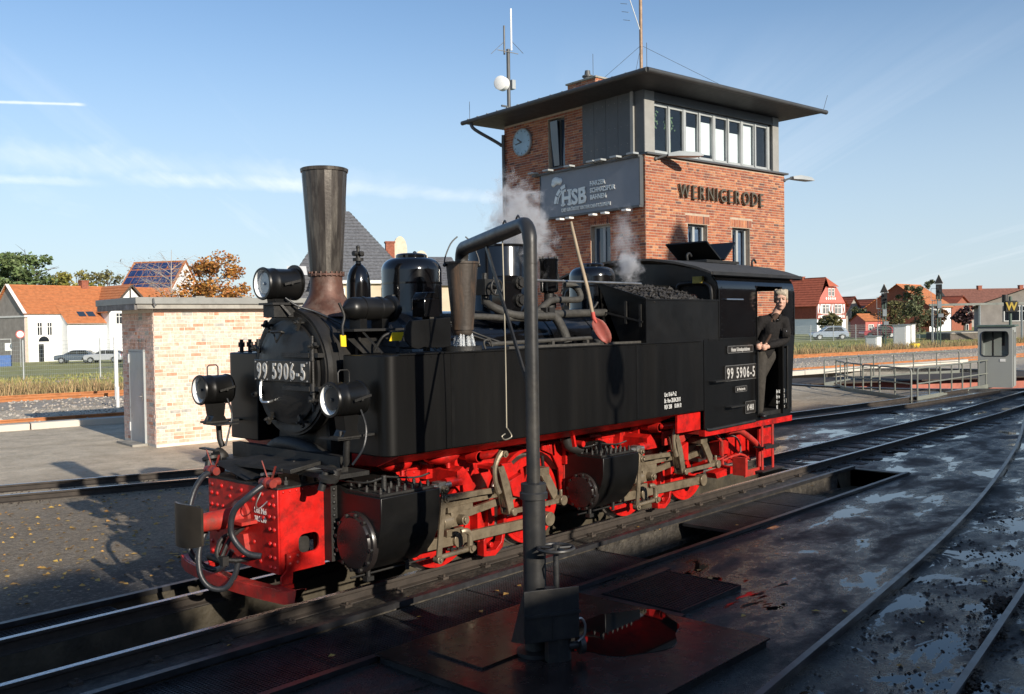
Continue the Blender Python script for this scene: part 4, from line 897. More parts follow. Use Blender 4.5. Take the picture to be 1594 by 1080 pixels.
# ---------------- wheels
def wheel(x, s_, ang):
    """s_ = -1 near side, +1 far side"""
    yo = s_*.605; yi = s_*.475
    b = MB(); b.lathe((x,yo,.5),(0,s_,0),[(-.012,.47),(-.012,.494),(-.09,.5),(-.105,.528),(-.13,.528),(-.13,.44)],48,cap=False)
    ty = b.build('wheel', MT['tyre'], loco)
    b = MB(); b.lathe((x,yo+s_*.002,.5),(0,s_,0),[(0,.395),(0,.445),(-.006,.449),(0,.453),(0,.489),(-.014,.494),(-.03,.47),(-.10,.44),(-.10,.395)],48,cap=False); b.build('rim', RD, ty)
    b = MB()
    for i in range(12):
        a = 2*math.pi*i/12+ang; d = Vector((math.cos(a),0,math.sin(a))); c = Vector((x,(yo+yi)/2,.5)); b.bar(c+d*.07, c+d*.42, .05, .045, (0,1,0))
    b.build('spokes', RD, ty)
    b = MB(); b.lathe((x,yo+s_*.02,.5),(0,s_,0),[(-.13,.10),(-.02,.10),(0,.075),(.02,.075)],20); b.build('hub', RD, ty)
    b = MB(); arc = [(x+.43*math.cos(R_(t)),.5+.43*math.sin(R_(t))) for t in range(200,341,10)]
    b.prism(arc,'y',yo-s_*.035,yo+s_*.004); b.build('counterweight', RD, ty)
    b = MB(); pin = Vector((x-.0,0,.5-.19)); b.cyl((pin.x,yo,pin.z),(pin.x,yo+s_*.30,pin.z),.045,n=14); b.prism([(x-.09,.5+.06),(x+.09,.5+.06),(x+.07,pin.z-.05),(x-.07,pin.z-.05)],'y',yo,yo+s_*.03); b.build('crank', RD, ty)
    return ty
MT['tyre'] = mat('wheel_tyre_steel', (.20,.18,.16), .4, .6, var=.3, scale=6, dirt=(.06,.05,.04), dirt_amt=.6)
for x in (6.5,7.9,9.78,11.18):
    wheel(x,-1,.2); wheel(x,1,.5)
    b = MB(); b.cyl((x,-.5,.5),(x,.5,.5),.07,n=14); b.build('axle', RD, loco)
# ---------------- frames
for s_ in (-1,1):
    y0, y1 = s_*.40, s_*.43
    for (xa, xb) in ((5.1,8.28),(8.36,12.3)):
        b = MB(); b.prism([(xa,1.06),(xb,1.06),(xb,.62),(xb-.35,.34),(xa+.3,.30),(xa,.40)],'y',y0,y1); b.build('frame_plate', RD, loco)
for dx in (0, 3.25):
    b = MB(); b.box(5.95+dx,7.25+dx,-.60,-.56,.90,1.06); b.box(6.0+dx,7.2+dx,-.62,-.44,1.06,1.10); fr = b.build('motion_bracket', RD, loco)
    b = MB(); b.prism([(6.60+dx,.92),(6.92+dx,.92),(6.86+dx,1.22),(6.66+dx,1.22)],'y',-.72,-.60); b.build('motion_bracket_web', RD, fr); b = MB(); b.prism([(6.25+dx,.96),(6.40+dx,.96),(6.38+dx,1.12),(6.28+dx,1.12)],'y',-.70,-.58); b.build('motion_bracket_web', RD, fr)
    b = rivets([(6.05+dx+.13*i,-.60,.95) for i in range(9)]+[(6.05+dx+.13*i,-.60,1.03) for i in range(9)]+[(6.70+dx,-.72,z) for z in (.98,1.06,1.14)]+[(6.82+dx,-.72,z) for z in (.98,1.06,1.14)], .015, (0,-1,0), 6); b.build('bracket_rivets', RD, fr, kind='stuff')
    b = MB(); b.cyl((6.20+dx,-1.02,.96),(6.40+dx,-1.02,.96),.05,n=14); b.prism([(6.34+dx,.92),(6.56+dx,.92),(6.50+dx,1.02),(6.42+dx,1.10),(6.34+dx,1.06)],'y',-1.06,-.6); b.build('valve_guide', RD, loco)
    b = MB(); b.cyl((5.95+dx,-1.08,.955),(6.22+dx,-1.08,.955),.03,n=12); b.box(6.03+dx,6.12+dx,-1.13,-1.03,.90,1.0); b.build('valve_spindle', MT['steel'], loco); b = MB(); b.cyl((6.36+dx,-1.02,.96),(6.55+dx,-1.02,.96),.018,n=10); b.build('spindle_tail', MT['steel'], loco)
    # slide bar, crosshead and rods
    b = MB(); b.bar((5.9+dx,-1.0,.755),(7.02+dx,-1.0,.755),.09,.07); b.build('slide_bar', RO, loco, bevel=.004)
    b = MB(); b.box(6.22+dx,6.56+dx,-1.05,-.94,.665,.72); b.box(6.27+dx,6.50+dx,-1.045,-.955,.52,.67); b.cyl((6.38+dx,-1.13,.585),(6.38+dx,-.90,.585),.05,n=16); b.cyl((6.06+dx,-1.0,.575),(6.30+dx,-1.0,.575),.06,n=16); b.cyl((6.16+dx,-1.0,.575),(6.26+dx,-1.0,.575),.075,n=16); b.cyl((6.36+dx,-1.03,.70),(6.36+dx,-1.03,.79),.018,n=8); b.cyl((6.36+dx,-1.03,.79),(6.36+dx,-1.03,.82),.028,n=8)
    b.cyl((6.38+dx,-1.13,.585),(6.38+dx,-1.15,.585),.035,n=6); b.build('crosshead', RO, loco, bevel=.003)
    b = MB(); b.cyl((5.85+dx,-1.0,.575),(6.1+dx,-1.0,.575),.032,n=14); b.build('piston_rod', MT['bright'], loco)
    b = MB(); b.bar((6.40+dx,-.985,.60),(7.70+dx,-.97,.73),.045,.075); b.cyl((7.72+dx,-1.02,.73),(7.72+dx,-.92,.73),.09,n=18); b.build('connecting_rod', RO, loco, bevel=.004)
    b = MB(); b.bar((6.02+dx,-.86,.345),(7.95+dx,-.86,.315),.05,.105); b.cyl((6.5+dx,-.92,.335),(6.5+dx,-.81,.335),.075,n=18); b.cyl((7.9+dx,-.92,.316),(7.9+dx,-.81,.316),.08,n=18); b.box(6.33+dx,6.56+dx,-.91,-.82,.39,.46); b.cyl((6.44+dx,-.865,.46),(6.44+dx,-.865,.52),.025,n=8); b.build('coupling_rod', RO, loco, bevel=.004)
    # valve gear
    b = MB(); b.bar((6.09+dx,-1.14,.93),(6.0+dx,-1.14,.27),.022,.062,(1,0,0)); 
    for (x,z) in ((6.09,.93),(6.10,.84),(6.0,.27)): b.cyl((x+dx,-1.17,z),(x+dx,-1.10,z),.038,n=14); b.cyl((x+dx,-1.19,z),(x+dx,-1.17,z),.02,n=6)
    b.build('combination_lever', RO, loco, bevel=.003)
    b = MB(); b.tube([(6.0+dx,-1.10,.275),(6.47+dx,-1.08,.275)],.024,10); b.cyl((6.47+dx,-1.12,.275),(6.47+dx,-1.03,.275),.034,n=12); b.build('union_link', RO, loco)
    b = MB(); b.tube([(6.38+dx,-1.06,.46),(6.44+dx,-1.08,.46),(6.48+dx,-1.08,.41),(6.48+dx,-1.08,.27)],.03,8,smooth=3); b.cyl((6.48+dx,-1.14,.29),(6.48+dx,-1.04,.29),.03,n=8); b.build('drop_arm', RO, loco)
    b = MB(); b.bar((6.10+dx,-1.115,.845),(6.86+dx,-1.115,.815),.03,.055); b.bar((6.10+dx,-1.16,.845),(6.50+dx,-1.16,.835),.02,.055); b.cyl((6.80+dx,-1.16,.82),(6.80+dx,-1.08,.82),.035,n=12); b.build('radius_rod', RO, loco, bevel=.003)
    ex = [(6.82,1.05),(6.90,1.06),(6.98,.88),(7.03,.70),(7.05,.58),(6.97,.55),(6.93,.70),(6.88,.86)]
    for yy in (-1.15,-1.06):
        b = MB(); b.prism([(x+dx,z) for x,z in ex],'y',yy-.012,yy+.012); b.build('expansion_link', RO, loco, bevel=.003)
    b = MB(); b.cyl((6.86+dx,-1.17,1.03),(6.86+dx,-1.04,1.03),.025,n=8); b.cyl((7.02+dx,-1.19,.57),(7.02+dx,-1.03,.57),.04,n=14); b.prism([(6.86+dx,.98),(6.91+dx,.98),(7.0+dx,.62),(6.95+dx,.62)],'y',-1.13,-1.08); b.build('link_block', RO, loco)
    la = [(6.79,.80),(6.75,.90),(6.735,1.0),(6.745,1.08),(6.79,1.16),(6.84,1.20)]
    b = MB(); b.tube([(x+dx,-1.19,z) for x,z in la],[.034,.026,.024,.026,.03,.04],8,smooth=3); b.cyl((6.85+dx,-1.24,1.19),(6.85+dx,-1.12,1.19),.035,n=12); b.cyl((6.85+dx,-1.26,1.19),(6.85+dx,-1.23,1.19),.02,n=6); b.build('lifting_link', RO, loco)
    b = MB(); b.tube([(6.85+dx,-1.14,1.19),(6.74+dx,-.95,1.16),(6.72+dx,-.70,1.15)],.045,10,smooth=3); b.cyl((6.72+dx,-1.0,1.155),(6.72+dx,.9,1.155),.05,n=14); b.lathe((6.72+dx,-1.0,1.155),(0,1,0),[(0,.06),(.14,.075),(.14,.05)],16); b.build('reversing_shaft', RD, loco)
    b = MB(); b.bar((7.02+dx,-1.16,.572),(7.80+dx,-1.16,.575),.028,.052); b.cyl((7.02+dx,-1.2,.572),(7.02+dx,-1.12,.572),.04,n=12); b.cyl((7.80+dx,-1.21,.575),(7.80+dx,-1.11,.575),.055,n=14); b.cyl((7.80+dx,-1.16,.62),(7.80+dx,-1.16,.69),.018,n=8); b.build('eccentric_rod', RO, loco, bevel=.003)
    b = MB(); b.bar((7.58+dx,-1.10,.90),(7.81+dx,-1.10,.56),.035,.11,(1,0,0)); b.box(7.50+dx,7.66+dx,-1.12,-.92,.87,.95); b.build('return_crank', RO, loco, bevel=.004)
    b = MB(); b.prism([(7.06+dx,1.04),(7.22+dx,1.04),(7.30+dx,.92),(7.30+dx,.72),(7.24+dx,.58),(7.10+dx,.72),(7.02+dx,.80),(7.14+dx,.92)],'y',-.98,-.94); b.prism([(7.10+dx,.86),(7.30+dx,.92),(7.30+dx,.66),(7.16+dx,.70)],'y',-1.05,-.94); b.box(7.08+dx,7.24+dx,-.94,-.56,.96,1.0); b.build('link_bracket', RD, loco, bevel=.004)
    # brake hanger between the wheels
    br = [(7.06,.75),(7.14,.75),(7.15,.40),(7.12,.22),(7.02,.18),(7.02,.10),(7.16,.09),(7.25,.16),(7.29,.35),(7.30,.62),(7.34,.62),(7.33,.30),(7.27,.10),(7.15,.03),(6.98,.05),(6.98,.22),(7.05,.30)]
    b = MB(); b.prism([(x+dx,z) for x,z in br],'y',-.78,-.68); b.cyl((7.08+dx,-.80,.16),(7.08+dx,-.60,.16),.03,n=10); b.build('brake_shoe', RD, loco, bevel=.004)
    b = MB(); b.box(6.95+dx,7.10+dx,-.72,-.55,.20,.62); b.box(6.70+dx,6.98+dx,-.58,-.48,.25,.60); b.prism([(6.62+dx,.30),(6.84+dx,.30),(6.80+dx,.60),(6.70+dx,.66)],'y',-.62,-.5); b.build('brake_hanger', RD, loco)
    b = MB(); b.cyl((6.6+dx,-.6,.17),(7.1+dx,-.6,.12),.02,n=8)
    for i in range(4): b.cyl((6.66+.1*i+dx,-.64,.165),(6.66+.1*i+dx,-.56,.165),.026,n=6)
    b.build('brake_rod', BM, loco)
    b = MB(); b.tube([(8.02+dx-.02,-.72,1.0),(8.05+dx,-.70,.8),(8.06+dx,-.60,.4)],.02,8); b.build('sand_pipe', BM, loco)
# curved splasher and bracket over wheel two, near side
b = MB(); 
V = []; F = []
for i in range(13):
    a = R_(30+110*i/12)
    for (r, y) in ((.56,-.62),(.60,-.62),(.60,-.40),(.56,-.40)): V.append((7.9+r*math.cos(a), y, .5+r*math.sin(a)))
for i in range(12):
    for k in range(4): F.append((i*4+k,i*4+(k+1)%4,(i+1)*4+(k+1)%4,(i+1)*4+k))
F += [(0,1,2,3),(48,49,50,51)]
b.add(V,F); b.build('wheel_splasher', RD, loco)
b = MB(); b.prism([(8.08,1.12),(8.50,1.12),(8.50,.70),(8.40,.45),(8.36,.80),(8.25,.98),(8.08,1.05)],'y',-.66,-.64); b.box(8.42,8.50,-.72,-.62,.85,1.08); b.cyl((8.47,-.95,1.10),(8.47,-.60,1.10),.035,n=12); b.bar((8.20,-1.0,1.28),(8.22,-1.02,1.10),.04,.03,(1,0,0)); b.build('frame_gusset', RD, loco)
b = rivets([(8.46,-.72,z) for z in (.90,.97,1.04)]+[(8.12+.08*i,-.66,1.09) for i in range(4)], .014, (0,-1,0), 6); b.build('gusset_rivets', RD, loco, kind='stuff')
b = MB(); b.cyl((8.47,-.66,.4),(8.47,-.66,1.0),.03,n=10); b.build('drain_pipe', RR_, loco)
b = MB()
for x, w_ in ((5.75,.30),(6.35,.36)): b.ellip((x,-.82,1.20),w_*.6,.16,.09); b.cyl((x+.02,-.9,1.08),(x+.02,-.9,1.14),.022,n=8)
b.build('tank_mount', RD, loco)
# ---------------- cab
CX0, CX1 = 10.87, 13.04
prof = [(-1.33,2.26),(-1.33,2.88),(-1.327,2.94),(-1.315,2.995),(-1.29,3.05),(-1.25,3.10),(-1.19,3.14)]
def skin(mb, prof, x0, x1, th=.012, zmin=None):
    pr = [p for p in prof if zmin is None or p[1] >= zmin]
    inner = [(y+th, z-.004) for y, z in pr][::-1]
    mb.prism(pr+inner, 'x', x0, x1)
for s_, M_ in ((-1,None),(1,FLIP)):
    b = MB(M_)
    skin(b, prof, CX0, 11.88); skin(b, prof, 12.66, CX1)
    skin(b, [(-1.322,2.975)]+prof[3:], 11.88, 12.66)
    for kx, sg in ((11.88,1),(12.66,-1)):       # round upper corners of the doorway
        arc = [(kx+sg*.09-sg*.09*math.cos(R_(t)), 2.885+.09*math.sin(R_(t))) for t in (0,22,45,68,90)]
        b.prism(arc+[(kx,2.975)],'y',-1.330,-1.318)
    cs = b.build('cab_side', MT['black_gloss'], loco)
    b = MB(M_); b.prism([(10.49,1.09),(11.88,1.09),(11.88,2.262),(10.49,2.262)],'y',-1.333,-1.32); b.prism([(12.66,1.09),(12.885,1.09),(13.04,2.262),(12.66,2.262)],'y',-1.333,-1.32); b.prism([(11.88,1.09),(12.66,1.09),(12.66,1.14),(11.88,1.14)],'y',-1.333,-1.32)
    lower = b.build('cab_lower_side', MT['tank_black'], loco)
    b = MB(M_); b.box(10.6,11.86,-1.338,-1.33,2.255,2.268); b.box(12.68,13.03,-1.338,-1.33,2.255,2.268); b.box(10.865,10.885,-1.338,-1.33,2.26,2.92); b.box(13.02,13.045,-1.336,-1.33,2.27,2.9); b.build('cab_seam', BK, cs)
    b = MB(M_)
    for i in range(9): b.lathe((10.95,-1.33,2.30+i*.08),(0,-1,0),[(0,.008),(.004,.005)],6)
    for i in range(9): b.lathe((12.98,-1.33,2.30+i*.08),(0,-1,0),[(0,.008),(.004,.005)],6)
    for i in range(14): b.lathe((10.6+.09*i,-1.333,2.24),(0,-1,0),[(0,.008),(.004,.005)],6)
    b.build('cab_rivets', BK, cs, kind='stuff')
    b = MB(M_); b.cyl((11.84,-1.37,1.2),(11.84,-1.37,2.06),.016,n=10); b.cyl((12.72,-1.37,1.2),(12.72,-1.37,2.12),.016,n=10)
    for x, z in ((11.84,1.22),(11.84,2.04),(12.72,1.22),(12.72,2.10)): b.cyl((x,-1.33,z),(x,-1.375,z),.018,n=8)
    b.build('door_handrail', BK, lower)
    b = MB(M_); b.box(11.885,11.90,-1.34,-1.28,1.14,2.9); b.box(12.62,12.655,-1.35,-1.28,1.14,2.25); b.build('door_post', BK, lower)
    b = MB(M_); b.cyl((11.02,-1.36,2.78),(11.46,-1.36,2.78),.012,n=8); b.cyl((11.06,-1.33,2.78),(11.06,-1.36,2.78),.01,n=6); b.cyl((11.42,-1.33,2.78),(11.42,-1.36,2.78),.01,n=6); b.build('grab_rail', MT['bright'], cs)
    b = MB(M_); b.box(10.60,10.97,-1.44,-1.333,1.705,1.722); b.box(10.99,11.42,-1.44,-1.333,1.345,1.362); b.build('side_step', BM, lower)
# plates and lettering on the near cab side
def plate(x0,x1,z0,z1,txt,size,sx,name,parent,yy=-1.334):
    b = MB(); b.box(x0,x1,yy-.012,yy,z0,z1); p = b.build(name, MT['plate_black'], loco)
    b = MB(); b.box(x0,x1,yy-.016,yy-.012,z1-.008,z1); b.box(x0,x1,yy-.016,yy-.012,z0,z0+.008); b.box(x0,x0+.008,yy-.016,yy-.012,z0,z1); b.box(x1-.008,x1,yy-.016,yy-.012,z0,z1); b.build('plate_border', MT['steel'], p)
    if size > .15: spread(txt, size, .003, sx, (x1-x0)*.88, lambda u: SIDE((x0+x1)/2+u, z0+(z1-z0-size*.70)/2, yy-.0145), p, MT['lettering']); return p
    b = MB(); b.mesh(text_mesh(txt,size,.003,sx,'CENTER',bold=size*.018), SIDE((x0+x1)/2, z0+(z1-z0-size*.70)/2, yy-.0145)); b.build('plate_lettering', MT['lettering'], p)
    return p
plate(10.99,11.84,1.69,1.90,'99 5906-5',.20,.72,'cab_number_plate',loco)
plate(11.06,11.75,2.06,2.16,'Harzer Schmalspurbahnen',.072,.66,'name_plate',loco)
plate(11.25,11.57,1.53,1.61,'Br Wernigerode',.052,.62,'depot_plate',loco)
plate(11.52,11.80,1.22,1.39,'K 44.8',.11,.62,'class_plate',loco)
b = MB()
for i, tx in enumerate(('Unt 10-6-P n2','Br. Rev 28.04.2010','REV 208    10.04.10')): b.mesh(text_mesh(tx,.075,.0008,.62), SIDE(9.57, 1.585-.075*i, -1.3345))
b.build('tank_lettering', MT['whitepaint'], loco)
b = MB()
for i, (a, c) in enumerate((('Br  kd','10 t'),('Br  m','20 t'),('Kr  r','15 m3'),('Kl','2 t'))): b.mesh(text_mesh(a,.078,.0008,.55), SIDE(12.45,1.44-.075*i,-1.3345)); b.mesh(text_mesh(c,.078,.0008,.5), SIDE(12.66,1.44-.075*i,-1.3345))
b.build('weight_lettering', MT['whitepaint'], loco)
# cab front and rear walls, floor, roof
def cab_wall(x, holes, name):
    b = MB(); holed(b, -1.31, 1.31, 2.2, 2.98, holes, 'x', x, x+.014, 4); b.prism([(-1.31,2.98),(1.31,2.98),(1.18,3.15),(.6,3.27),(0,3.31),(-.6,3.27),(-1.18,3.15)],'x',x,x+.014); return b.build(name, BK, loco)
fw_ = cab_wall(10.87, [(-1.22,-.72,2.74,2.97,.1),(.72,1.22,2.74,2.97,.1)], 'cab_front_wall')
cab_wall(13.0, [(-1.12,-.30,2.36,2.93,.07),(.30,1.12,2.36,2.93,.07)], 'cab_rear_wall')
for s_ in (-1,1):
    b = MB()                                # window cowl and mesh in the cab front
    b.tube([(10.84,s_*.70,2.74),(10.84,s_*.72,2.95),(10.84,s_*.80,3.0),(10.84,s_*1.1,3.0),(10.84,s_*1.22,2.94),(10.84,s_*1.24,2.76)],.028,8,smooth=4); b.build('window_cowl', BK, fw_)
    b = MB()
    for i in range(22): y = s_*.72+s_*.5*i/21; b.bar((10.863,y,2.745),(10.863,y+s_*.1,2.965),.005,.005)
    for i in range(22): y = s_*.72+s_*.5*i/21; b.bar((10.860,y,2.745),(10.860,y-s_*.1,2.965),.005,.005)
    b.build('window_mesh', BM, fw_)
b = MB(); b.box(10.80,10.86,-1.12,-.98,3.0,3.09); b.build('brass_box', MT['yellowdull'] if 'yellowdull' in MT else mat('dull_yellow_paint', (.30,.23,.04), .6, var=.4, scale=12), loco)
b = MB(); b.box(10.6,12.95,-1.3,1.3,1.10,1.135); b.build('cab_floor', BM, loco)
b = MB(); b.box(10.9,12.98,-1.31,1.31,1.14,1.2); b.box(12.985,13.0,-1.3,1.3,1.14,2.2); b.box(11.3,12.2,-.55,.55,1.2,2.7); b.cyl((11.1,0,2.07),(11.6,0,2.07),.62,n=30); b.build('firebox_backhead', BM, loco)
b = MB(); b.box(12.35,12.95,-.9,.9,1.2,2.25); b.cyl((12.65,-.9,2.25),(12.65,.9,2.25),.30,n=20); b.build('coal_bin', BM, loco)
RP = [(-1.33,3.105),(-1.27,3.13),(-1.1,3.19),(-.8,3.265),(-.4,3.33),(0,3.35),(.4,3.33),(.8,3.265),(1.1,3.19),(1.27,3.13),(1.33,3.105)]
b = MB(); b.prism(RP+[(y,z+.03) for y,z in RP][::-1],'x',10.70,13.28); rf = b.build('cab_roof', MT['roofblack'] if 'roofblack' in MT else mat('roof_felt_black', (.045,.042,.038), .7, var=.3, scale=4, bump=.15), loco)
b = MB(); b.prism([(-1.345,3.10),(-1.30,3.085),(-1.27,3.10),(-1.30,3.14),(-1.34,3.145)],'x',10.72,13.26); b.build('roof_gutter', BM, rf)
b = MB(); b.tube([(11.45,-.5,3.36),(11.44,-.5,3.43),(11.50,-.5,3.46),(11.55,-.5,3.42)],.016,8,smooth=4); b.build('roof_hook', BM, rf)
b = MB(); b.tube([(12.95,-.7,3.31),(12.94,-.7,3.38),(13.0,-.7,3.42),(13.06,-.7,3.37)],.016,8,smooth=4); b.build('roof_hook', BM, rf)
b = MB(); b.box(12.05,13.0,-.45,.35,3.36,3.40); b.build('roof_vent_frame', BM, rf)
b = MB(); b.add([(12.50,-.42,3.41),(12.50,.30,3.41),(12.10,.30,3.66),(12.10,-.42,3.66),(12.515,-.42,3.43),(12.515,.30,3.43),(12.115,.30,3.68),(12.115,-.42,3.68)],[(0,3,2,1),(4,5,6,7),(0,1,5,4),(1,2,6,5),(2,3,7,6),(3,0,4,7)]); b.build('roof_flap', BK, rf)
b = MB(); b.add([(12.62,-.42,3.41),(12.62,.30,3.41),(12.95,.30,3.68),(12.95,-.42,3.68),(12.605,-.42,3.43),(12.605,.30,3.43),(12.935,.30,3.70),(12.935,-.42,3.70)],[(0,3,2,1),(4,5,6,7),(0,1,5,4),(1,2,6,5),(2,3,7,6),(3,0,4,7)]); b.build('roof_flap', BK, rf)
# ---------------- coal bunker beside the firebox
b = MB()
b.prism([(9.20,2.25),(10.87,2.25),(10.87,2.765),(9.20,2.765)],'y',-1.332,-1.318)
b.add([(9.24,-.60,2.99),(9.20,-1.332,2.765),(9.20,-1.332,2.25),(9.24,-.93,2.25),(9.26,-.60,2.99),(9.22,-1.32,2.765),(9.22,-1.32,2.25),(9.26,-.93,2.25)],[(0,1,2,3),(7,6,5,4),(0,4,5,1),(1,5,6,2),(2,6,7,3),(3,7,4,0)])
b.add([(9.24,-.60,2.985),(10.87,-.60,2.985),(10.87,-.60,2.2),(9.24,-.60,2.2)],[(0,1,2,3)])
bun = b.build('coal_bunker', BK, loco)
b = MB(); b.bar((9.19,-.62,2.985),(9.19,-1.335,2.77),.02,.03); b.box(9.19,10.86,-1.345,-1.318,2.757,2.775); b.box(9.19,9.215,-1.345,-1.33,2.26,2.76); b.build('bunker_edge', BK, bun)
b = MB(); b.bar((9.19,-1.05,2.75),(9.19,-1.05,2.48),.03,.02,(1,0,0)); b.bar((9.19,-1.26,2.71),(9.19,-1.26,2.44),.03,.02,(1,0,0)); b.bar((9.185,-.75,2.62),(9.185,-1.3,2.50),.012,.02); b.build('bunker_rib', BM, bun)
b = MB(); rr2 = random.Random(5)
b.add([(9.3,-.62,2.91),(10.8,-.62,2.93),(10.8,-1.30,2.71),(9.3,-1.30,2.69)],[(0,1,2,3)])
for i in range(620):
    t = rr2.random(); x = rr2.uniform(9.28,10.75); y = -.62-.68*t; z = 2.925-.22*t+.03*math.sin((x-9.3)*2.2)
    lump(b,(x,y,z+rr2.uniform(-.01,.05)*(1-abs(t-.4))),rr2.uniform(.012,.042),rr2)
b.build('coal', MT['coal'], bun, flat=True, kind='stuff')
b = MB(); b.box(9.3,10.8,-1.30,-.62,2.86,2.865)
# ---------------- running board and rear end below the cab
b = MB(); b.box(10.49,12.93,-1.335,-1.25,1.01,1.088); sill = b.build('cab_sill', RD, loco)
b = MB(); b.box(10.49,12.93,-1.25,1.30,1.03,1.085); b.build('cab_underframe', RR_, sill)
b = MB(); b.tube([(10.52,-1.33,1.10),(10.6,-1.34,1.085),(11.8,-1.34,1.10)],.022,8); b.build('sill_pipe', BM, sill)
b = rivets([(11.9,-1.335,1.05),(12.2,-1.335,1.05),(12.5,-1.335,1.05),(12.8,-1.335,1.05)],.013,(0,-1,0),6); b.build('sill_bolts', RD, sill)
b = MB(); b.prism([(10.0,1.10),(10.86,1.10),(10.86,1.03),(10.48,.92),(10.0,.92)],'y',-1.02,-1.0); b.build('rear_bracket', RR_, loco)
b = rivets([(10.12+.2*i,-1.02,1.02) for i in range(4)],.02,(0,-1,0),8); b.build('bracket_rivets', RD, loco)
MB().tube([(11.30,-1.2,.99),(11.5,-1.22,.99),(11.66,-1.22,.95),(12.0,-1.22,.78),(12.12,-1.22,.68),(12.14,-1.22,.52),(12.14,-1.22,.34)],.042,12,smooth=5).build('exhaust_pipe', MT['red_dirty'], loco, angle=80)
b = MB(); b.tube([(11.25,-1.0,.98),(11.48,-1.0,.82),(11.50,-1.0,.50)],.024,8); b.tube([(11.5,-1.0,.55),(11.9,-1.05,.60),(12.1,-1.1,.50)],.018,8,smooth=3); b.tube([(10.9,-1.08,.62),(11.3,-1.08,.60),(11.52,-1.05,.62)],.012,6); b.build('brake_rigging', RR_, loco)
for x in (12.06,12.37):
    b = MB(); b.bar((x,-1.31,1.0),(x,-1.31,.38),.05,.014,(0,1,0)); b.bar((x,-1.31,1.0),(x,-1.2,1.03),.05,.014); b.build('step_hanger', RR_, loco)
b = MB(); b.box(12.0,12.45,-1.38,-1.20,.695,.712); b.box(12.02,12.43,-1.385,-1.375,.68,.73); b.build('step_tread', BM, loco)
b = MB(); b.box(11.9,12.55,-1.40,-1.20,.365,.382); b.build('step_tread', BM, loco)
b = MB(); b.prism([(11.62,.42),(12.15,.42),(12.15,.33),(11.62,.33)],'y',-1.28,-1.26); b.box(11.60,11.66,-1.3,-1.1,.35,.60); b.build('step_guard', RR_, loco)
b = MB(); b.box(11.9,12.9,-.85,-.82,.45,1.02); b.box(12.88,12.92,-1.02,1.02,.46,.90); b.box(12.5,12.9,-1.03,-1.0,.46,.90); rb_ = b.build('rear_buffer_beam', RD, loco)
b = rivets([(12.56+.1*i,-1.03,z) for i in range(4) for z in (.55,.78)],.012,(0,-1,0),6); b.build('beam_rivets', RD, rb_)
b = MB(); b.box(11.2,12.6,-.8,.8,.55,.95); b.build('ash_pan', BM, loco)
b = MB(); b.box(11.5,11.75,-.95,-.75,.62,.82); b.prism([(11.3,.40),(11.8,.44),(11.8,.34),(11.35,.32)],'y',-1.0,-.85); b.box(11.3,11.7,-.90,-.60,.45,.56); b.cyl((11.55,-.9,.5),(12.2,-.9,.58),.03,n=8); b.build('injector_bracket', RD, loco)
MB().tube([(11.7,-.95,.86),(11.85,-1.0,.85),(11.95,-1.02,.74),(11.97,-1.02,.62)],.013,8,smooth=4).build('hose_small', MT['steel'], loco)
b = MB(); b.lathe((12.92,0,.77),(1,0,0),[(0,.12),(.35,.085),(.4,.085)],18); b.box(13.3,13.33,-.2,.2,.6,.97); b.build('rear_buffer', RR_, loco)
b = MB(); b.tube([(12.9,-1.0,1.0),(13.35,-1.0,.98)],.03,8); b.build('rear_pipe', BM, loco)
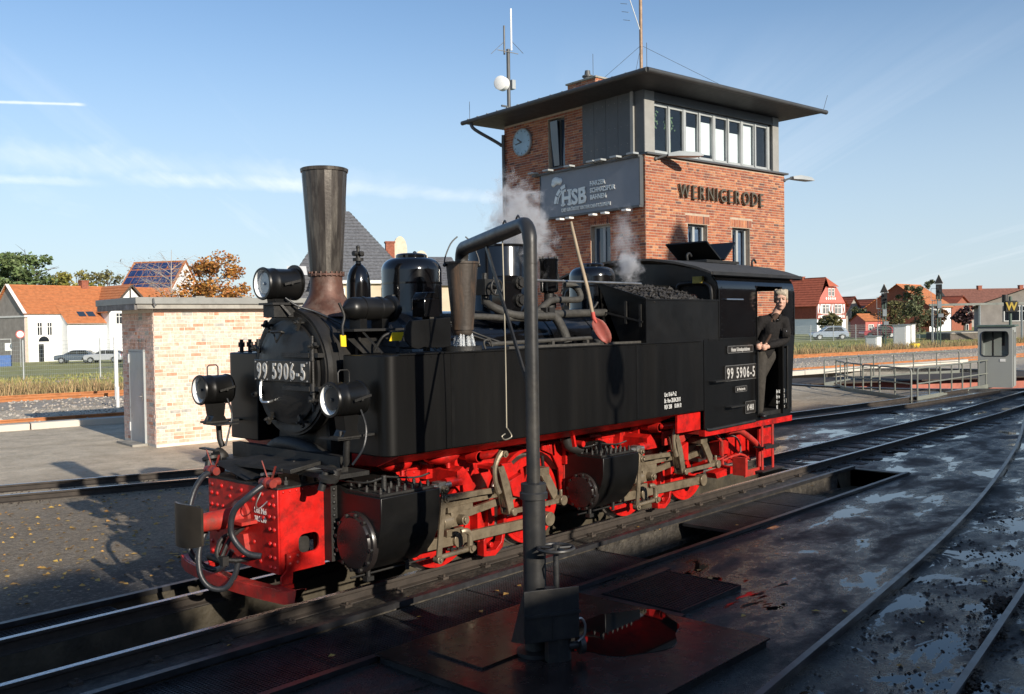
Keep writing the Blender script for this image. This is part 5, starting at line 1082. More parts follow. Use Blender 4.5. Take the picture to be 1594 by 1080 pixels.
# pull chain hook seen on the tank side belongs to the water crane
# ================================================================== BRICKWORK HELPERS
def brick_mat(name, cols, merged, rough=.85, dirt=None):
    """brick colours picked per brick; merged=True reads islands of one mesh, else objects"""
    m = bpy.data.materials.new(name); m.use_nodes = True; t = m.node_tree; n = t.nodes; l = t.links; b = n['Principled BSDF']
    g = n.new('ShaderNodeNewGeometry')
    if merged: src = g.outputs['Random Per Island']
    else: src = n.new('ShaderNodeObjectInfo').outputs['Random']
    cr = n.new('ShaderNodeValToRGB'); cr.color_ramp.interpolation = 'CONSTANT'; e = cr.color_ramp.elements
    while len(e) < len(cols): e.new(.5)
    acc = 0; tot = sum(c[1] for c in cols)
    for i, (c, w_) in enumerate(cols): e[i].position = acc/tot; e[i].color = (*c, 1); acc += w_
    l.new(src, cr.inputs[0])
    nz = n.new('ShaderNodeTexNoise'); nz.inputs['Scale'].default_value = 14; nz.inputs['Detail'].default_value = 6; l.new(g.outputs['Position'], nz.inputs[0])
    mr = n.new('ShaderNodeMapRange'); mr.inputs[1].default_value = .3; mr.inputs[2].default_value = .7; mr.inputs[3].default_value = .72; mr.inputs[4].default_value = 1.2; l.new(nz.outputs[0], mr.inputs[0])
    mu = n.new('ShaderNodeMix'); mu.data_type = 'RGBA'; mu.blend_type = 'MULTIPLY'; mu.inputs[0].default_value = 1; l.new(cr.outputs[0], mu.inputs[6]); l.new(mr.outputs[0], mu.inputs[7]); out = mu.outputs[2]
    if dirt:
        nd = n.new('ShaderNodeTexNoise'); nd.inputs['Scale'].default_value = .7; nd.inputs['Detail'].default_value = 7; nd.inputs['Roughness'].default_value = .7; l.new(g.outputs['Position'], nd.inputs[0])
        dr = n.new('ShaderNodeMapRange'); dr.inputs[1].default_value = .48; dr.inputs[2].default_value = .75; dr.inputs[4].default_value = .55; l.new(nd.outputs[0], dr.inputs[0])
        dm = n.new('ShaderNodeMix'); dm.data_type = 'RGBA'; l.new(dr.outputs[0], dm.inputs[0]); l.new(out, dm.inputs[6]); dm.inputs[7].default_value = (*dirt,1); out = dm.outputs[2]
    l.new(out, b.inputs['Base Color']); b.inputs['Roughness'].default_value = rough
    nb = n.new('ShaderNodeTexNoise'); nb.inputs['Scale'].default_value = 60; l.new(g.outputs['Position'], nb.inputs[0]); bp = n.new('ShaderNodeBump'); bp.inputs['Strength'].default_value = .4; bp.inputs['Distance'].default_value = .006; l.new(nb.outputs[0], bp.inputs['Height']); l.new(bp.outputs[0], b.inputs['Normal'])
    return m
TB = [((.385,.122,.055),5),((.335,.095,.043),5),((.43,.150,.068),4),((.265,.072,.038),3),((.20,.068,.044),1.2),((.51,.215,.10),2),((.13,.060,.048),.5)]
SB = [((.72,.49,.385),7),((.76,.54,.43),5),((.68,.39,.28),2.8),((.60,.28,.18),1.2),((.54,.48,.41),1.0),((.40,.38,.34),.5),((.74,.50,.42),3)]
for key, cols, dr in (('tower',TB,(.16,.075,.055)),('shed',SB,None)):
    MT[key+'_brick'] = brick_mat(key+'_brick', cols, False, dirt=dr); MT[key+'_bricks'] = brick_mat(key+'_bricks', cols, True, dirt=dr)
MT['mortar'] = mat('mortar', (.43,.335,.25), .95, var=.2, scale=6, bump=.3, bscale=60, dirt=(.36,.28,.21), dirt_amt=.5, dirt_scale=1.2)
MT['mortar_pale'] = mat('pale_mortar', (.72,.64,.54), .95, var=.15, scale=6, bump=.3, bscale=60)
_bm = {}
def brick_data(w_, h, d, m, key):
    k = (round(w_,3), round(h,3), key)
    if k not in _bm:
        me = bpy.data.meshes.new('brick'); x, z = w_/2, h/2
        me.from_pydata([(-x,0,-z),(x,0,-z),(x,0,z),(-x,0,z),(-x+.004,-d,-z+.004),(x-.004,-d,-z+.004),(x-.004,-d,z-.004),(-x+.004,-d,z-.004)],[],[(4,5,6,7),(0,1,5,4),(1,2,6,5),(2,3,7,6),(3,0,4,7)]); me.materials.append(m); _bm[k] = me
    return _bm[k]
def bricks(parent, O, EX, NRM, W, z0, z1, holes, key, course=.077, bl=.25, near=None, budget=0, seed=1, vert=(), d=.009, skipz=None):
    """bricks standing d proud of a wall face. O: left end at z=0, EX: unit along, NRM: outward normal. holes: (x0,x1,z0,z1) in wall coordinates."""
    rr = random.Random(seed); items = []
    EX = Vector(EX); NRM = Vector(NRM); O = Vector(O); j = 0.014; nrow = int((z1-z0)/course)
    for r in range(nrow):
        zc = z0+(r+.5)*course; half = bl/2
        # Dutch-like bond: random mix of headers and stretchers
        x = -rr.choice((0, .0625, .125))*1.0
        while x < W:
            wd = bl if rr.random() < .62 else half
            a, c = max(0, x), min(W, x+wd); x += wd
            segs = [(a, c)]
            for (h0, h1, g0, g1) in holes:
                if g0-course*.5 < zc < g1+course*.5:
                    ns = []
                    for (p, q) in segs:
                        if q <= h0 or p >= h1: ns.append((p, q))
                        else:
                            if p < h0: ns.append((p, h0))
                            if q > h1: ns.append((h1, q))
                    segs = ns
            for (p, q) in segs:
                if q-p > .05: items.append(((p+q)/2, zc, round((q-p-j)/.03)*.03 if q-p < bl*.98 and abs(q-p-half) > .005 else q-p-j, course-j))
    for (v0, v1, g0, g1) in vert:        # soldier courses over openings
        k = int((v1-v0)/course)
        for i in range(k): items.append((v0+(i+.5)*(v1-v0)/k, (g0+g1)/2, course-j, g1-g0-j))
    if near is not None: items.sort(key=lambda t: (O+EX*t[0]+Vector((0,0,t[1]))-near).length)
    ez = Vector((0,0,1))
    rz = math.atan2(EX.y, EX.x)
    for (xc, zc, wd, hh) in items[:budget]:
        o = bpy.data.objects.new('brick', brick_data(wd, hh, d, MT[key+'_brick'], key)); COL.objects.link(o); o.parent = parent
        o.location = O+EX*xc+ez*zc-Vector(WORLD[parent.name]); o.rotation_euler = (0,0,rz)
    b = MB()
    for (xc, zc, wd, hh) in items[budget:]:
        c = O+EX*xc+ez*zc; x = EX*(wd/2); z = ez*(hh/2); dn = NRM*d; s1 = EX*.004; s2 = ez*.004
        b.add([c-x-z,c+x-z,c+x+z,c-x+z,c-x-z+dn+s1+s2,c+x-z+dn-s1+s2,c+x+z+dn-s1-s2,c-x+z+dn+s1-s2],[(4,5,6,7),(0,1,5,4),(1,2,6,5),(2,3,7,6),(3,0,4,7)])
    if b.v: b.build('brickwork', MT[key+'_bricks'], parent, flat=True, kind='stuff')
# ================================================================== SIGNAL TOWER
TA = R_(-7.53); TX = Vector((math.cos(TA), math.sin(TA), 0)); TY = Vector((-TX.y, TX.x, 0)); TO = Vector((21.635, 7.217, 0))
MT['clad'] = mat('dark_grey_cladding', (.075,.078,.080), .5, var=.12, scale=2); MT['clad_light'] = mat('grey_metal_trim', (.27,.265,.245), .5, var=.1, scale=3, dirt=(.2,.19,.17), dirt_amt=.3)
MT['frame_grey'] = mat('window_frame_grey', (.33,.35,.35), .45, var=.08); MT['roof_edge'] = mat('dark_roof_edge', (.045,.046,.046), .5, var=.25, scale=3); MT['blind'] = mat('white_blind', (.82,.80,.76), .8, var=.04)
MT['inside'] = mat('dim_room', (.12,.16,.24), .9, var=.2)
MT['sign_grey'] = mat('sign_sheet', (.20,.215,.24), .5, var=.06, scale=2); MT['sign_silver'] = mat('sign_letters', (.55,.56,.55), .35, .4, var=.1)
MT['letter_bronze'] = mat('weathered_bronze_letters', (.11,.10,.075), .55, .3, var=.25, scale=6)
tower = thing('signal_tower', 'red brick signal tower with wide upper windows and a dark overhanging roof', 'tower', tuple(TO+TX*3.3+TY*3.05+Vector((0,0,GZ))))
TM = frame(TO, TX, TY, (0,0,1))            # local: x along the sunlit front, y into the building
FW, SW = 6.58, 6.12
fh = [(1.78,2.67,3.75,5.30),(3.86,4.73,3.75,5.30)]; lh = [(1.37,2.17,3.75,5.31),(3.24,3.98,7.24,8.75)]
def wall_holes(b, axis_front, W, z0, z1, holes, th=.3):
    """wall slab with rectangular openings, local tower coordinates"""
    xs_ = sorted(set([0,W]+[h[0] for h in holes]+[h[1] for h in holes]))
    for i in range(len(xs_)-1):
        a, c = xs_[i], xs_[i+1]; cuts = sorted([(h[2],h[3]) for h in holes if h[0] <= a+1e-6 and h[1] >= c-1e-6]); z = z0
        for (g0,g1) in cuts+[(z1,z1)]:
            if g0 > z:
                if axis_front: b.box(a,c,0,th,z,g0)
                else: b.box(0,th,a,c,z,g0)
            z = max(z,g1)
b = MB(TM); wall_holes(b, True, FW, GZ, 7.12, fh); wf = b.build('front_wall', MT['mortar'], tower, flat=True)
b = MB(TM @ Matrix.Translation((0,.3,0))); wall_holes(b, False, SW-.3, GZ, 8.95, [(h[0]-.3,h[1]-.3,h[2],h[3]) for h in lh]); ws = b.build('side_wall', MT['mortar'], tower, flat=True)
b = MB(TM); b.box(.3,FW,SW-.3,SW,GZ,8.95); b.box(FW-.3,FW,.3,SW-.3,GZ,8.95); b.build('rear_walls', MT['mortar'], tower, flat=True)
camv = Vector((0,-7.69,2.5))
bricks(wf, TM @ Vector((0,0,0)), TX, -TY, FW, 2.6, 7.12, fh+[(1.68,2.77,5.30,5.56),(3.76,4.83,5.30,5.56)], 'tower', near=TM @ Vector((0,0,5.5)), budget=300, seed=3, vert=[(1.68,2.77,5.31,5.55),(3.76,4.83,5.31,5.55)])
def sideO(): return TM @ Vector((0,SW,0))
sh = [(SW-h[1],SW-h[0],h[2],h[3]) for h in lh]+[(SW-4.25,SW-.06,5.70,7.06),(SW-2.42,SW,7.15,9.0)]
bricks(ws, sideO(), -TY, -TX, SW, 2.6, 8.9, sh, 'tower', near=TM @ Vector((0,3,6)), budget=0, seed=8, vert=[(SW-2.27,SW-1.27,5.33,5.56)])
# windows in the brick walls
def window(M_, x0, x1, z0, z1, par, frame_m, glass_m, mull=1, depth=.12, blind=None, th=.06, tr=None):
    """front-type window in local x,z at y=depth"""
    b = MB(M_); b.box(x0,x1,depth,depth+.07,z0,z0+th); b.box(x0,x1,depth,depth+.07,z1-th,z1); b.box(x0,x0+th,depth,depth+.07,z0+th,z1-th); b.box(x1-th,x1,depth,depth+.07,z0+th,z1-th)
    o = b.build('window', frame_m, par)
    n = mull+1; wv = (x1-x0)/n
    for i in range(1,n): b = MB(M_); b.box(x0+wv*i-th*.8,x0+wv*i+th*.8,depth-.005,depth+.06,z0+th,z1-th); b.build('mullion', frame_m, o)
    if tr: b = MB(M_); b.box(x0+th,x1-th,depth-.004,depth+.055,tr-th*.5,tr+th*.5); b.build('transom', frame_m, o)
    for i in range(n): b = MB(M_); a_, c_ = x0+wv*i+th*.7, x0+wv*(i+1)-th*.7; b.add([(a_,depth+.03,z0+th*.9),(c_,depth+.03,z0+th*.9),(c_,depth+.03,z1-th*.9),(a_,depth+.03,z1-th*.9)],[(0,1,2,3)]); b.build('pane', glass_m, o)
    return o
for h in fh:
    window(TM, *h, tower, MT['frame_grey'], MT['clear'], 1, .16)
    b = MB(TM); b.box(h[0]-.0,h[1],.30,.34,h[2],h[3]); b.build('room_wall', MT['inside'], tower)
    b = MB(TM); b.box(h[0]+.08,h[0]+.30,.24,.25,h[2],h[3]-.35); b.build('curtain', MT['blind'], tower)
    b = MB(TM); b.box(h[0]-.04,h[1]+.04,-.05,.16,h[2]-.05,h[2]); b.build('window_sill', MT['clad'], tower)
SMX = frame(TM @ Vector((0,SW,0)), -TY, TX, (0,0,1))     # side face as a front-type frame
for i, h in enumerate(lh):
    window(SMX, SW-h[1], SW-h[0], h[2], h[3], tower, MT['frame_grey'] if i == 0 else MT['clad'], MT['glass'], 1, .16)
    b = MB(SMX); b.box(SW-h[1]-.04,SW-h[0]+.04,-.04,.16,h[2]-.05,h[2]); b.build('window_sill', MT['clad'], tower)
b = MB(SMX); b.add([(SW-3.92,.12,7.32),(SW-3.62,.12,7.32),(SW-3.60,.02,8.68),(SW-3.92,.02,8.68),(SW-3.92,.15,7.32),(SW-3.62,.15,7.32),(SW-3.60,.05,8.68),(SW-3.92,.05,8.68)],[(0,1,2,3),(7,6,5,4),(0,4,5,1),(1,5,6,2),(2,6,7,3),(3,7,4,0)]); b.build('tilted_casement', MT['glass'], tower)
# clock
ck = thing('wall_clock', 'round pale wall clock high on the shaded side of the brick tower', 'clock', tuple(SMX @ Vector((SW-5.16,-.05,8.24))))
b = MB(SMX); b.lathe((SW-5.16,-.03,8.24),(0,-1,0),[(0,.44),(.06,.44),(.07,.42),(.05,.40)],36); b.build('clock_case', MT['frame_grey'], ck)
b = MB(SMX); b.lathe((SW-5.16,-.083,8.24),(0,-1,0),[(0,.40),(.004,.40)],36); b.build('clock_face', mat('clock_face', (.26,.38,.46), .12, var=.12), ck)
b = MB(SMX); b.bar((SW-5.16,-.095,8.24),(SW-5.46,-.095,8.20),.012,.035); b.build('minute_hand', MT['clad'], ck)
b = MB(SMX); b.bar((SW-5.16,-.098,8.24),(SW-5.36,-.098,8.36),.012,.045); b.build('hour_hand', MT['clad'], ck)
b = MB(SMX)
for i in range(12): a = i*math.pi/6; b.bar((SW-5.16+.33*math.cos(a),-.092,8.24+.33*math.sin(a)),(SW-5.16+.38*math.cos(a),-.092,8.24+.38*math.sin(a)),.008,.018)
b.build('hour_marks', MT['clad'], ck)
# upper lookout: sill, corner posts, window band
b = MB(TM); b.box(-.02,FW+.10,-.10,.3,7.121,7.175); b.build('sill_band', MT['clad'], tower)
b = MB(TM); b.box(.0,.40,-.0,.38,7.176,8.93); b.build('corner_post', MT['clad_light'], tower, bevel=.006)
b = MB(TM); b.box(5.98,6.30,-.0,.38,7.176,8.93); b.build('corner_post', MT['clad_light'], tower, bevel=.006)
b = MB(TM); b.box(.40,5.98,.02,.32,8.66,8.93); b.box(.40,5.98,-.01,.03,8.64,8.70); b.build('lintel', MT['clad'], tower)
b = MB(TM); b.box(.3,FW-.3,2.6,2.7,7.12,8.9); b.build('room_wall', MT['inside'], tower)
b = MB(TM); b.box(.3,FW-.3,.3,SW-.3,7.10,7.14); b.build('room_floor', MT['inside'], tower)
wn_ = 8; x0 = .44; wd = (5.86-x0)/wn_
b = MB(TM); b.box(.40,5.98,.10,.20,7.18,7.25); b.box(.40,5.98,.10,.20,8.585,8.655); b.build('window_band', MT['frame_grey'], tower)
for i in range(wn_+1):
    b = MB(TM); ww = .035 if i % 2 else .055; b.box(x0+wd*i-ww/1,x0+wd*i+ww/1,.085,.205,7.251,8.584); b.build('window_mullion', MT['frame_grey'], tower)
blind_top = [None,None,8.15,8.36,8.25,8.2,8.52,None]
for i in range(wn_):
    a, c = x0+wd*i+.05, x0+wd*(i+1)-.05
    b = MB(TM); b.add([(a-.01,.15,7.255),(c+.01,.15,7.255),(c+.01,.15,8.58),(a-.01,.15,8.58)],[(0,1,2,3)]); b.build('pane', MT['clear'], tower)
    b = MB(TM); b.box(a,c,.11,.15,7.252,7.30); b.box(a,c,.11,.15,8.535,8.582); b.box(a,a+.022,.11,.15,7.3,8.53); b.box(c-.022,c,.11,.15,7.3,8.53); b.build('casement', MT['frame_grey'], tower)
    if blind_top[i]: b = MB(TM); b.box(a,c,.21,.215,7.30 if i != 3 else 7.42,blind_top[i]); b.build('blind', MT['blind'], tower)
    else: b = MB(TM); b.box(a,c,1.2,1.24,7.95,8.03); b.build('ceiling_lamp', MT['blind'], tower)
for k, xx in enumerate((.70,1.42)):       # pot plants behind the glass
    b = MB(TM); rr3 = random.Random(k); b.tube([(xx,.34,7.2),(xx+.03,.34,7.6),(xx-.02,.34,8.0),(xx+.03,.34,8.3)],.018,6,smooth=3)
    for q in range(60): p = Vector((xx+rr3.gauss(0,.09),.34+rr3.gauss(0,.05),8.15+rr3.gauss(0,.14))); b.add([p,p+Vector((.04,0,.02)),p+Vector((.03,.0,.06)),p+Vector((-.01,0,.04))],[(0,1,2,3)])
    tag(b.build('pot_plant', mat('houseplant', (.10,.16,.06), .6, var=.3), None), ('spindly pot plant behind the first tower window pane','bushier pot plant behind the second tower window pane')[k], 'plant')
# cladding panels on the shaded side
for i in range(4):
    b = MB(SMX); a = SW-2.42+i*.482; b.box(a+.004,a+.478,-.05,.0,7.18,8.93); p = b.build('cladding_panel', MT['clad'], tower)
    b = MB(SMX)
    for z in (7.5,8.0,8.7):
        for q in (.12,.36): b.lathe((a+q,-.05,z),(0,-1,0),[(0,.012),(.005,.008)],6)
    b.build('panel_screws', MT['clad_light'], p)
b = MB(SMX); b.box(SW-.47,SW-.36,-.09,.0,7.18,8.93); b.build('corner_trim', MT['clad_light'], tower)
b = MB(SMX); b.box(SW-.355,SW-.002,-.03,.0,7.18,8.93); b.build('cladding_panel', MT['clad'], tower)
# roof: thin eaves plate and low hipped top
OV = .95; ze = 8.95
b = MB(TM); b.box(-OV,FW+OV-.15,-OV,SW+OV,ze+.09,ze+.15); roof = b.build('roof', MT['roof_edge'], tower)
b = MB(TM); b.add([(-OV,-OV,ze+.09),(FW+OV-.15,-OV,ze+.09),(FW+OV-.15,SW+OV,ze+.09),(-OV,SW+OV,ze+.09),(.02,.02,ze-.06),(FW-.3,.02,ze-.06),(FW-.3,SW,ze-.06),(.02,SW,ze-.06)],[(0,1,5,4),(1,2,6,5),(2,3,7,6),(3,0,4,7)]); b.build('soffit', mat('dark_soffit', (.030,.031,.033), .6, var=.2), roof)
b = MB(TM); b.add([(-OV,-OV,ze+.151),(FW+OV-.15,-OV,ze+.151),(FW+OV-.15,SW+OV,ze+.151),(-OV,SW+OV,ze+.151),(FW/2,SW/2,ze+.75)],[(0,1,4),(1,2,4),(2,3,4),(3,0,4)]); b.build('roof_sheet', mat('verdigris_roof_sheet', (.14,.22,.19), .5, var=.3, scale=3), roof)
b = MB(TM); b.tube([(-OV-.05,-OV-.05,ze+.115),(FW+OV-.1,-OV-.05,ze+.10)],.07,10); b.tube([(-OV-.05,-OV-.05,ze+.115),(-OV-.05,SW+OV,ze+.10)],.07,10); b.build('roof_gutter', MT['roof_edge'], roof)
b = MB(TM); b.tube([(-OV,SW+.55,ze+.05),(-OV+.05,SW+.40,ze-.18),(-.25,SW+.12,ze-.55),(-.10,SW-.02,ze-.72),(-.08,SW-.04,ze-.95),(-.08,SW-.04,GZ)],.055,10,smooth=4); b.build('downpipe', MT['clad'], tower)
b = MB(TM)
for i in range(16): b.box(-OV-.04,-OV+.02,-OV+.2+i*.5,-OV+.26+i*.5,ze+.16,ze+.20)
b.build('snow_guards', MT['clad_light'], roof, kind='stuff')
# chimney of the tower
chim = MB(TM); chim.box(1.05,1.75,2.95,4.20,ze,ze+1.05); co = chim.build('chimney_stack', MT['mortar'], tower)
bricks(co, TM @ Vector((1.05,4.20,0)), -TY, -TX, 1.25, ze+.2, ze+1.05, [], 'tower', budget=0, seed=4)
bricks(co, TM @ Vector((1.05,2.95,0)), TX, -TY, .70, ze+.2, ze+1.05, [], 'tower', budget=0, seed=5)
b = MB(TM); b.box(1.0,1.8,2.9,4.25,ze+1.051,ze+1.10); b.build('chimney_cap', MT['concrete'], co)
b = MB(TM); b.lathe((1.35,3.6,ze+1.10),(0,0,1),[(0,.13),(.12,.13),(.14,.17),(.18,.17),(.20,.10),(.34,.08)],16); b.build('chimney_pot', MT['clad'], co)
# lightning rods
for (x,y,h) in ((-OV,SW+.6,.8),(-OV,-OV,.9),(FW+.75,-OV,.7),(1.2,3.2,1.0)):
    b = MB(TM); z = ze+.15 if h < 1 else ze+1.1; b.cyl((x,y,z),(x+(.25 if x > 6 else 0),y,z+h*.75),.008,n=5); b.build('lightning_rod', MT['clad'], roof)
# ---- antenna masts on the roof
def pt(x,y,z): return TM @ Vector((x,y,z))
am = thing('antenna_mast', 'thin steel antenna mast with a white drum dish at the far roof corner', 'antenna', tuple(pt(-.55,5.2,ze+.15)))
b = MB(TM); b.cyl((-.55,5.2,ze+.15),(-.55,5.2,ze+2.15),.06,n=10); b.bar((-.85,5.2,ze+.35),(-.2,5.2,ze+.35),.05,.05); b.bar((-.55,4.8,ze+.30),(-.55,5.6,ze+.30),.05,.05); b.build('mast_pole', MT['clad'], am)
b = MB(TM); b.lathe((-.75,5.25,ze+1.05),(-.9,-.4,0),[(-.05,.22),(.18,.22),(.2,.18)],22); b.build('drum_dish', MT['whitepaint'], am)
b = MB(TM); b.box(-.48,-.34,5.1,5.3,ze+.92,ze+1.2); b.build('radio_box', MT['frame_grey'], am)
b = MB(TM); b.cyl((-.50,5.1,ze+2.1),(-.50,5.1,ze+3.4),.028,n=8); b.build('whip_antenna', MT['whitepaint'], am)
b = MB(TM); b.cyl((-.62,5.3,ze+2.0),(-.62,5.3,ze+2.9),.03,n=8); b.bar((-.9,5.3,ze+2.1),(-.3,5.0,ze+2.0),.02,.02); b.cyl((-.62,5.3,ze+2.4),(-1.0,5.5,ze+2.0),.008,n=5); b.cyl((-.5,5.1,ze+2.4),(-.1,5.0,ze+2.05),.008,n=5); b.build('side_antenna', MT['clad'], am)
tm_ = thing('antenna_mast', 'taller guyed antenna mast in the middle of the tower roof', 'antenna', tuple(pt(3.4,3.2,ze+.7)))
b = MB(TM); b.tube([(3.4,3.2,ze+.6),(3.4,3.2,ze+5.5)],.055,10); b.build('mast_pole', mat('rusty_mast', (.30,.20,.13), .6, .3, var=.35, scale=5), tm_)
b = MB(TM); b.box(3.45,3.72,3.05,3.3,ze+1.25,ze+1.62); b.cyl((3.3,3.2,ze+1.3),(3.3,3.2,ze+1.6),.10,n=10); b.build('radio_box', MT['whitepaint'], tm_)
for (x,y,zb) in ((.8,1.2,.3),(1.8,5.6,.3),(6.4,.2,.2),(6.2,5.6,.2)):
    b = MB(TM); b.cyl((3.4,3.2,ze+2.5),(x,y,ze+zb),.007,n=5); b.build('guy_wire', MT['clad'], tm_)
b = MB(TM); b.bar((3.35,3.2,ze+3.0),(2.6,3.5,ze+5.2),.02,.02)
for i in range(7): t = i/6; b.bar((2.9-.15*t,3.2+.2*t,ze+3.2+1.6*t),(2.9-.15*t,3.5+.2*t,ze+3.3+1.6*t),.015,.015)
b.bar((3.4,3.2,ze+4.0),(2.8,3.4,ze+4.2),.02,.02); b.build('dipole_array', MT['frame_grey'], tm_)
# ---- sign board on the shaded side
sg = thing('sign_board', 'grey railway sign board with raised pale letters on the shaded tower side', 'sign', tuple(SMX @ Vector((SW-2.15,-.1,5.7))))
sx0, sx1 = SW-4.2, SW-.09
b = MB(SMX); b.box(sx0,sx1,-.14,-.03,5.72,7.04); b.build('sign_panel', MT['sign_grey'], sg)
b = MB(SMX); b.box(sx0-.35,sx1+.01,-.20,-.02,7.041,7.10); b.box(sx0-.02,sx1+.02,-.18,-.02,5.66,5.718); b.box(sx0-.03,sx0-.002,-.16,-.02,5.72,7.04); b.box(sx1+.002,sx1+.03,-.16,-.02,5.72,7.04); b.build('sign_frame', MT['clad'], sg)
for i in range(8):
    u = (.0,.16,.38,.52,.60,.68,.82,.97)[i] if i < 8 else 0
    if i in (3,): continue
    b = MB(SMX); x = sx0-.3+(sx1-sx0+.2)*u; b.box(x,x+.26,-.42,-.20,7.10,7.15); b.box(x+.1,x+.14,-.25,-.05,7.08,7.12); b.build('sign_lamp', MT['frame_grey'], sg)
for u in (.22,.32,.56,.68,.88):
    b = MB(SMX); x = sx0+(sx1-sx0)*u; b.box(x,x+.18,-.36,-.18,5.58,5.63); b.build('sign_lamp', MT['blind'], sg)
def stext(txt, x, z, size, sx, m, bold=0, name='sign_lettering'):
    b = MB(); M_ = frame(SMX @ Vector((x,-.155,z)), -TY, (0,0,1), -TX); b.mesh(text_mesh(txt,size,.016,sx,bold=bold), M_); return b.build(name, m, sg)
stext('HSB', sx0+.95, 6.02, .62, .98, MT['sign_silver'], .022)
b = MB(SMX)                                # slab serifs make the three large letters stout
for (xa,xb) in ((.93,1.13),(1.22,1.42)):
    for z in (6.02,6.43): b.box(sx0+xa,sx0+xb,-.171,-.141,z-.005,z+.045)
for z in (6.02,6.43): b.box(sx0+1.80,sx0+1.98,-.171,-.141,z-.005,z+.045)
b.build('letter_serifs', MT['sign_silver'], sg)
stext('HARZER', sx0+2.18, 6.47, .185, .88, MT['sign_silver'], .006); stext('SCHMALSPUR', sx0+2.18, 6.27, .185, .88, MT['sign_silver'], .006); stext('BAHNEN', sx0+2.18, 6.07, .185, .88, MT['sign_silver'], .006)
stext('DIE GRÖSSTE UNTER DEN KLEINEN', sx0+.95, 5.835, .135, .95, MT['sign_silver'], .004)
b = MB(SMX); b.ellip((sx0+.70,-.15,6.80),.19,.02,.13); b.ellip((sx0+.86,-.15,6.77),.13,.02,.11); b.ellip((sx0+.60,-.15,6.72),.11,.02,.10); b.build('steam_emblem', MT['sign_silver'], sg)
arc = lambda r, a0, a1, n: [(sx0+1.22+r*math.cos(R_(a0+(a1-a0)*i/n)), 6.06+r*math.sin(R_(a0+(a1-a0)*i/n))) for i in range(n+1)]
for (a0,a1) in ((100,122),(126,148),(152,175)):
    b = MB(SMX); b.prism(arc(.60,a0,a1,5)+arc(.49,a1,a0,5),'y',-.168,-.142); b.build('emblem_carriage', MT['sign_silver'], sg)
b = MB(SMX); b.prism(arc(.46,100,175,12)+arc(.42,175,100,12),'y',-.166,-.142); b.build('emblem_rail', MT['sign_silver'], sg)
# ---- place name in raised letters on the sunlit front
nm = thing('place_name_letters', 'raised dark bronze letters spelling the town name on the sunlit brick front', 'sign', tuple(TM @ Vector((3.3,-.05,6.0))))
ws_ = 'WERNIGERODE'; glyphs = [text_mesh(c_, .575, .035, .78, bold=-.001) for c_ in ws_]
wid = [max(v.co.x for v in g_.vertices)-min(v.co.x for v in g_.vertices) for g_ in glyphs]; gap = (4.0-sum(wid))/(len(ws_)-1); xx = 1.32
for g_, w_ in zip(glyphs, wid):
    for v in g_.vertices: v.co.x -= 0
    m0 = min(v.co.x for v in g_.vertices); M_ = frame(TM @ Vector((xx-m0,-.075,6.01)), TX, (0,0,1), -TY); b = MB(); b.mesh(g_, M_); b.build('letter', MT['letter_bronze'], nm, flat=True); xx += w_+gap
# ---- lamps on the walls
def wall_lamp(x, y, z, dx, dy, label):
    t = thing('wall_lamp', label, 'lamp', tuple(pt(x,y,z)), 'lamps on the tower walls')
    d = Vector((dx,dy,0)).normalized(); e = Vector((-d.y,d.x,0)); o = Vector((x,y,z))
    b = MB(TM); b.tube([o,o+d*.25+Vector((0,0,.08)),o+d*.45+Vector((0,0,.12))],.03,8); b.ball(o,.06); b.build('lamp_arm', MT['clad'], t)
    b = MB(TM); pr = []
    for (k,wd,h0,h1) in ((.35,.10,.06,.15),(.65,.16,.06,.20),(1.15,.16,.05,.17),(1.35,.07,.07,.12)):
        c = o+d*k; pr += [c-e*wd+Vector((0,0,h0)),c+e*wd+Vector((0,0,h0)),c+e*wd*.7+Vector((0,0,h1)),c-e*wd*.7+Vector((0,0,h1))]
    F = [(3,2,1,0),(12,13,14,15)]
    for i in range(3):
        for k in range(4): F.append((i*4+k,i*4+(k+1)%4,(i+1)*4+(k+1)%4,(i+1)*4+k))
    b.add(pr,F); b.build('lamp_head', MT['frame_grey'], t)
wall_lamp(.40,-.02,7.02,.8,-.6,'flat street lamp on the tower front under the first window panes')
wall_lamp(FW,.0,6.95,1,-.15,'flat street lamp jutting out past the outer corner of the tower front')
# ================================================================== SMALL BRICK SHED
HA = R_(-6.5); HX = Vector((math.cos(HA), math.sin(HA), 0)); HY = Vector((-HX.y, HX.x, 0)); HO = Vector((9.726, 12.005, 0)); HM = frame(HO, HX, HY, (0,0,1))
HW, HD, HT = 6.2, 2.05, 2.93
shed = thing('brick_shed', 'low flat-roofed shed of pale mottled bricks with a grey metal door', 'shed', tuple(HM @ Vector((HW/2,HD/2,GZ))))
b = MB(HM); b.box(0,HW,0,HD,GZ-.02,HT); wl = b.build('shed_wall', MT['mortar_pale'], shed, flat=True)
bricks(wl, HM @ Vector((0,0,0)), HX, -HY, HW, -.06, HT, [], 'shed', course=.0833, bl=.25, near=HM @ Vector((0,0,1.6)), budget=300, seed=21, d=.008)
SO = HM @ Vector((0,HD,0)); SHX = frame(SO, -HY, HX, (0,0,1))
bricks(wl, SO, -HY, -HX, HD, -.06, HT, [(.55,1.50,-.1,2.02)], 'shed', course=.0833, bl=.25, budget=0, seed=22, d=.008, vert=[(.45,1.60,2.03,2.27)])
b = MB(SHX); b.box(.58,1.47,-.045,-.0,-.08,1.98); dr = b.build('door', mat('galvanised_door', (.30,.33,.37), .32, .35, var=.25, scale=1.2, dirt=(.40,.38,.33), dirt_amt=.35, dirt_scale=2), shed, bevel=.006)
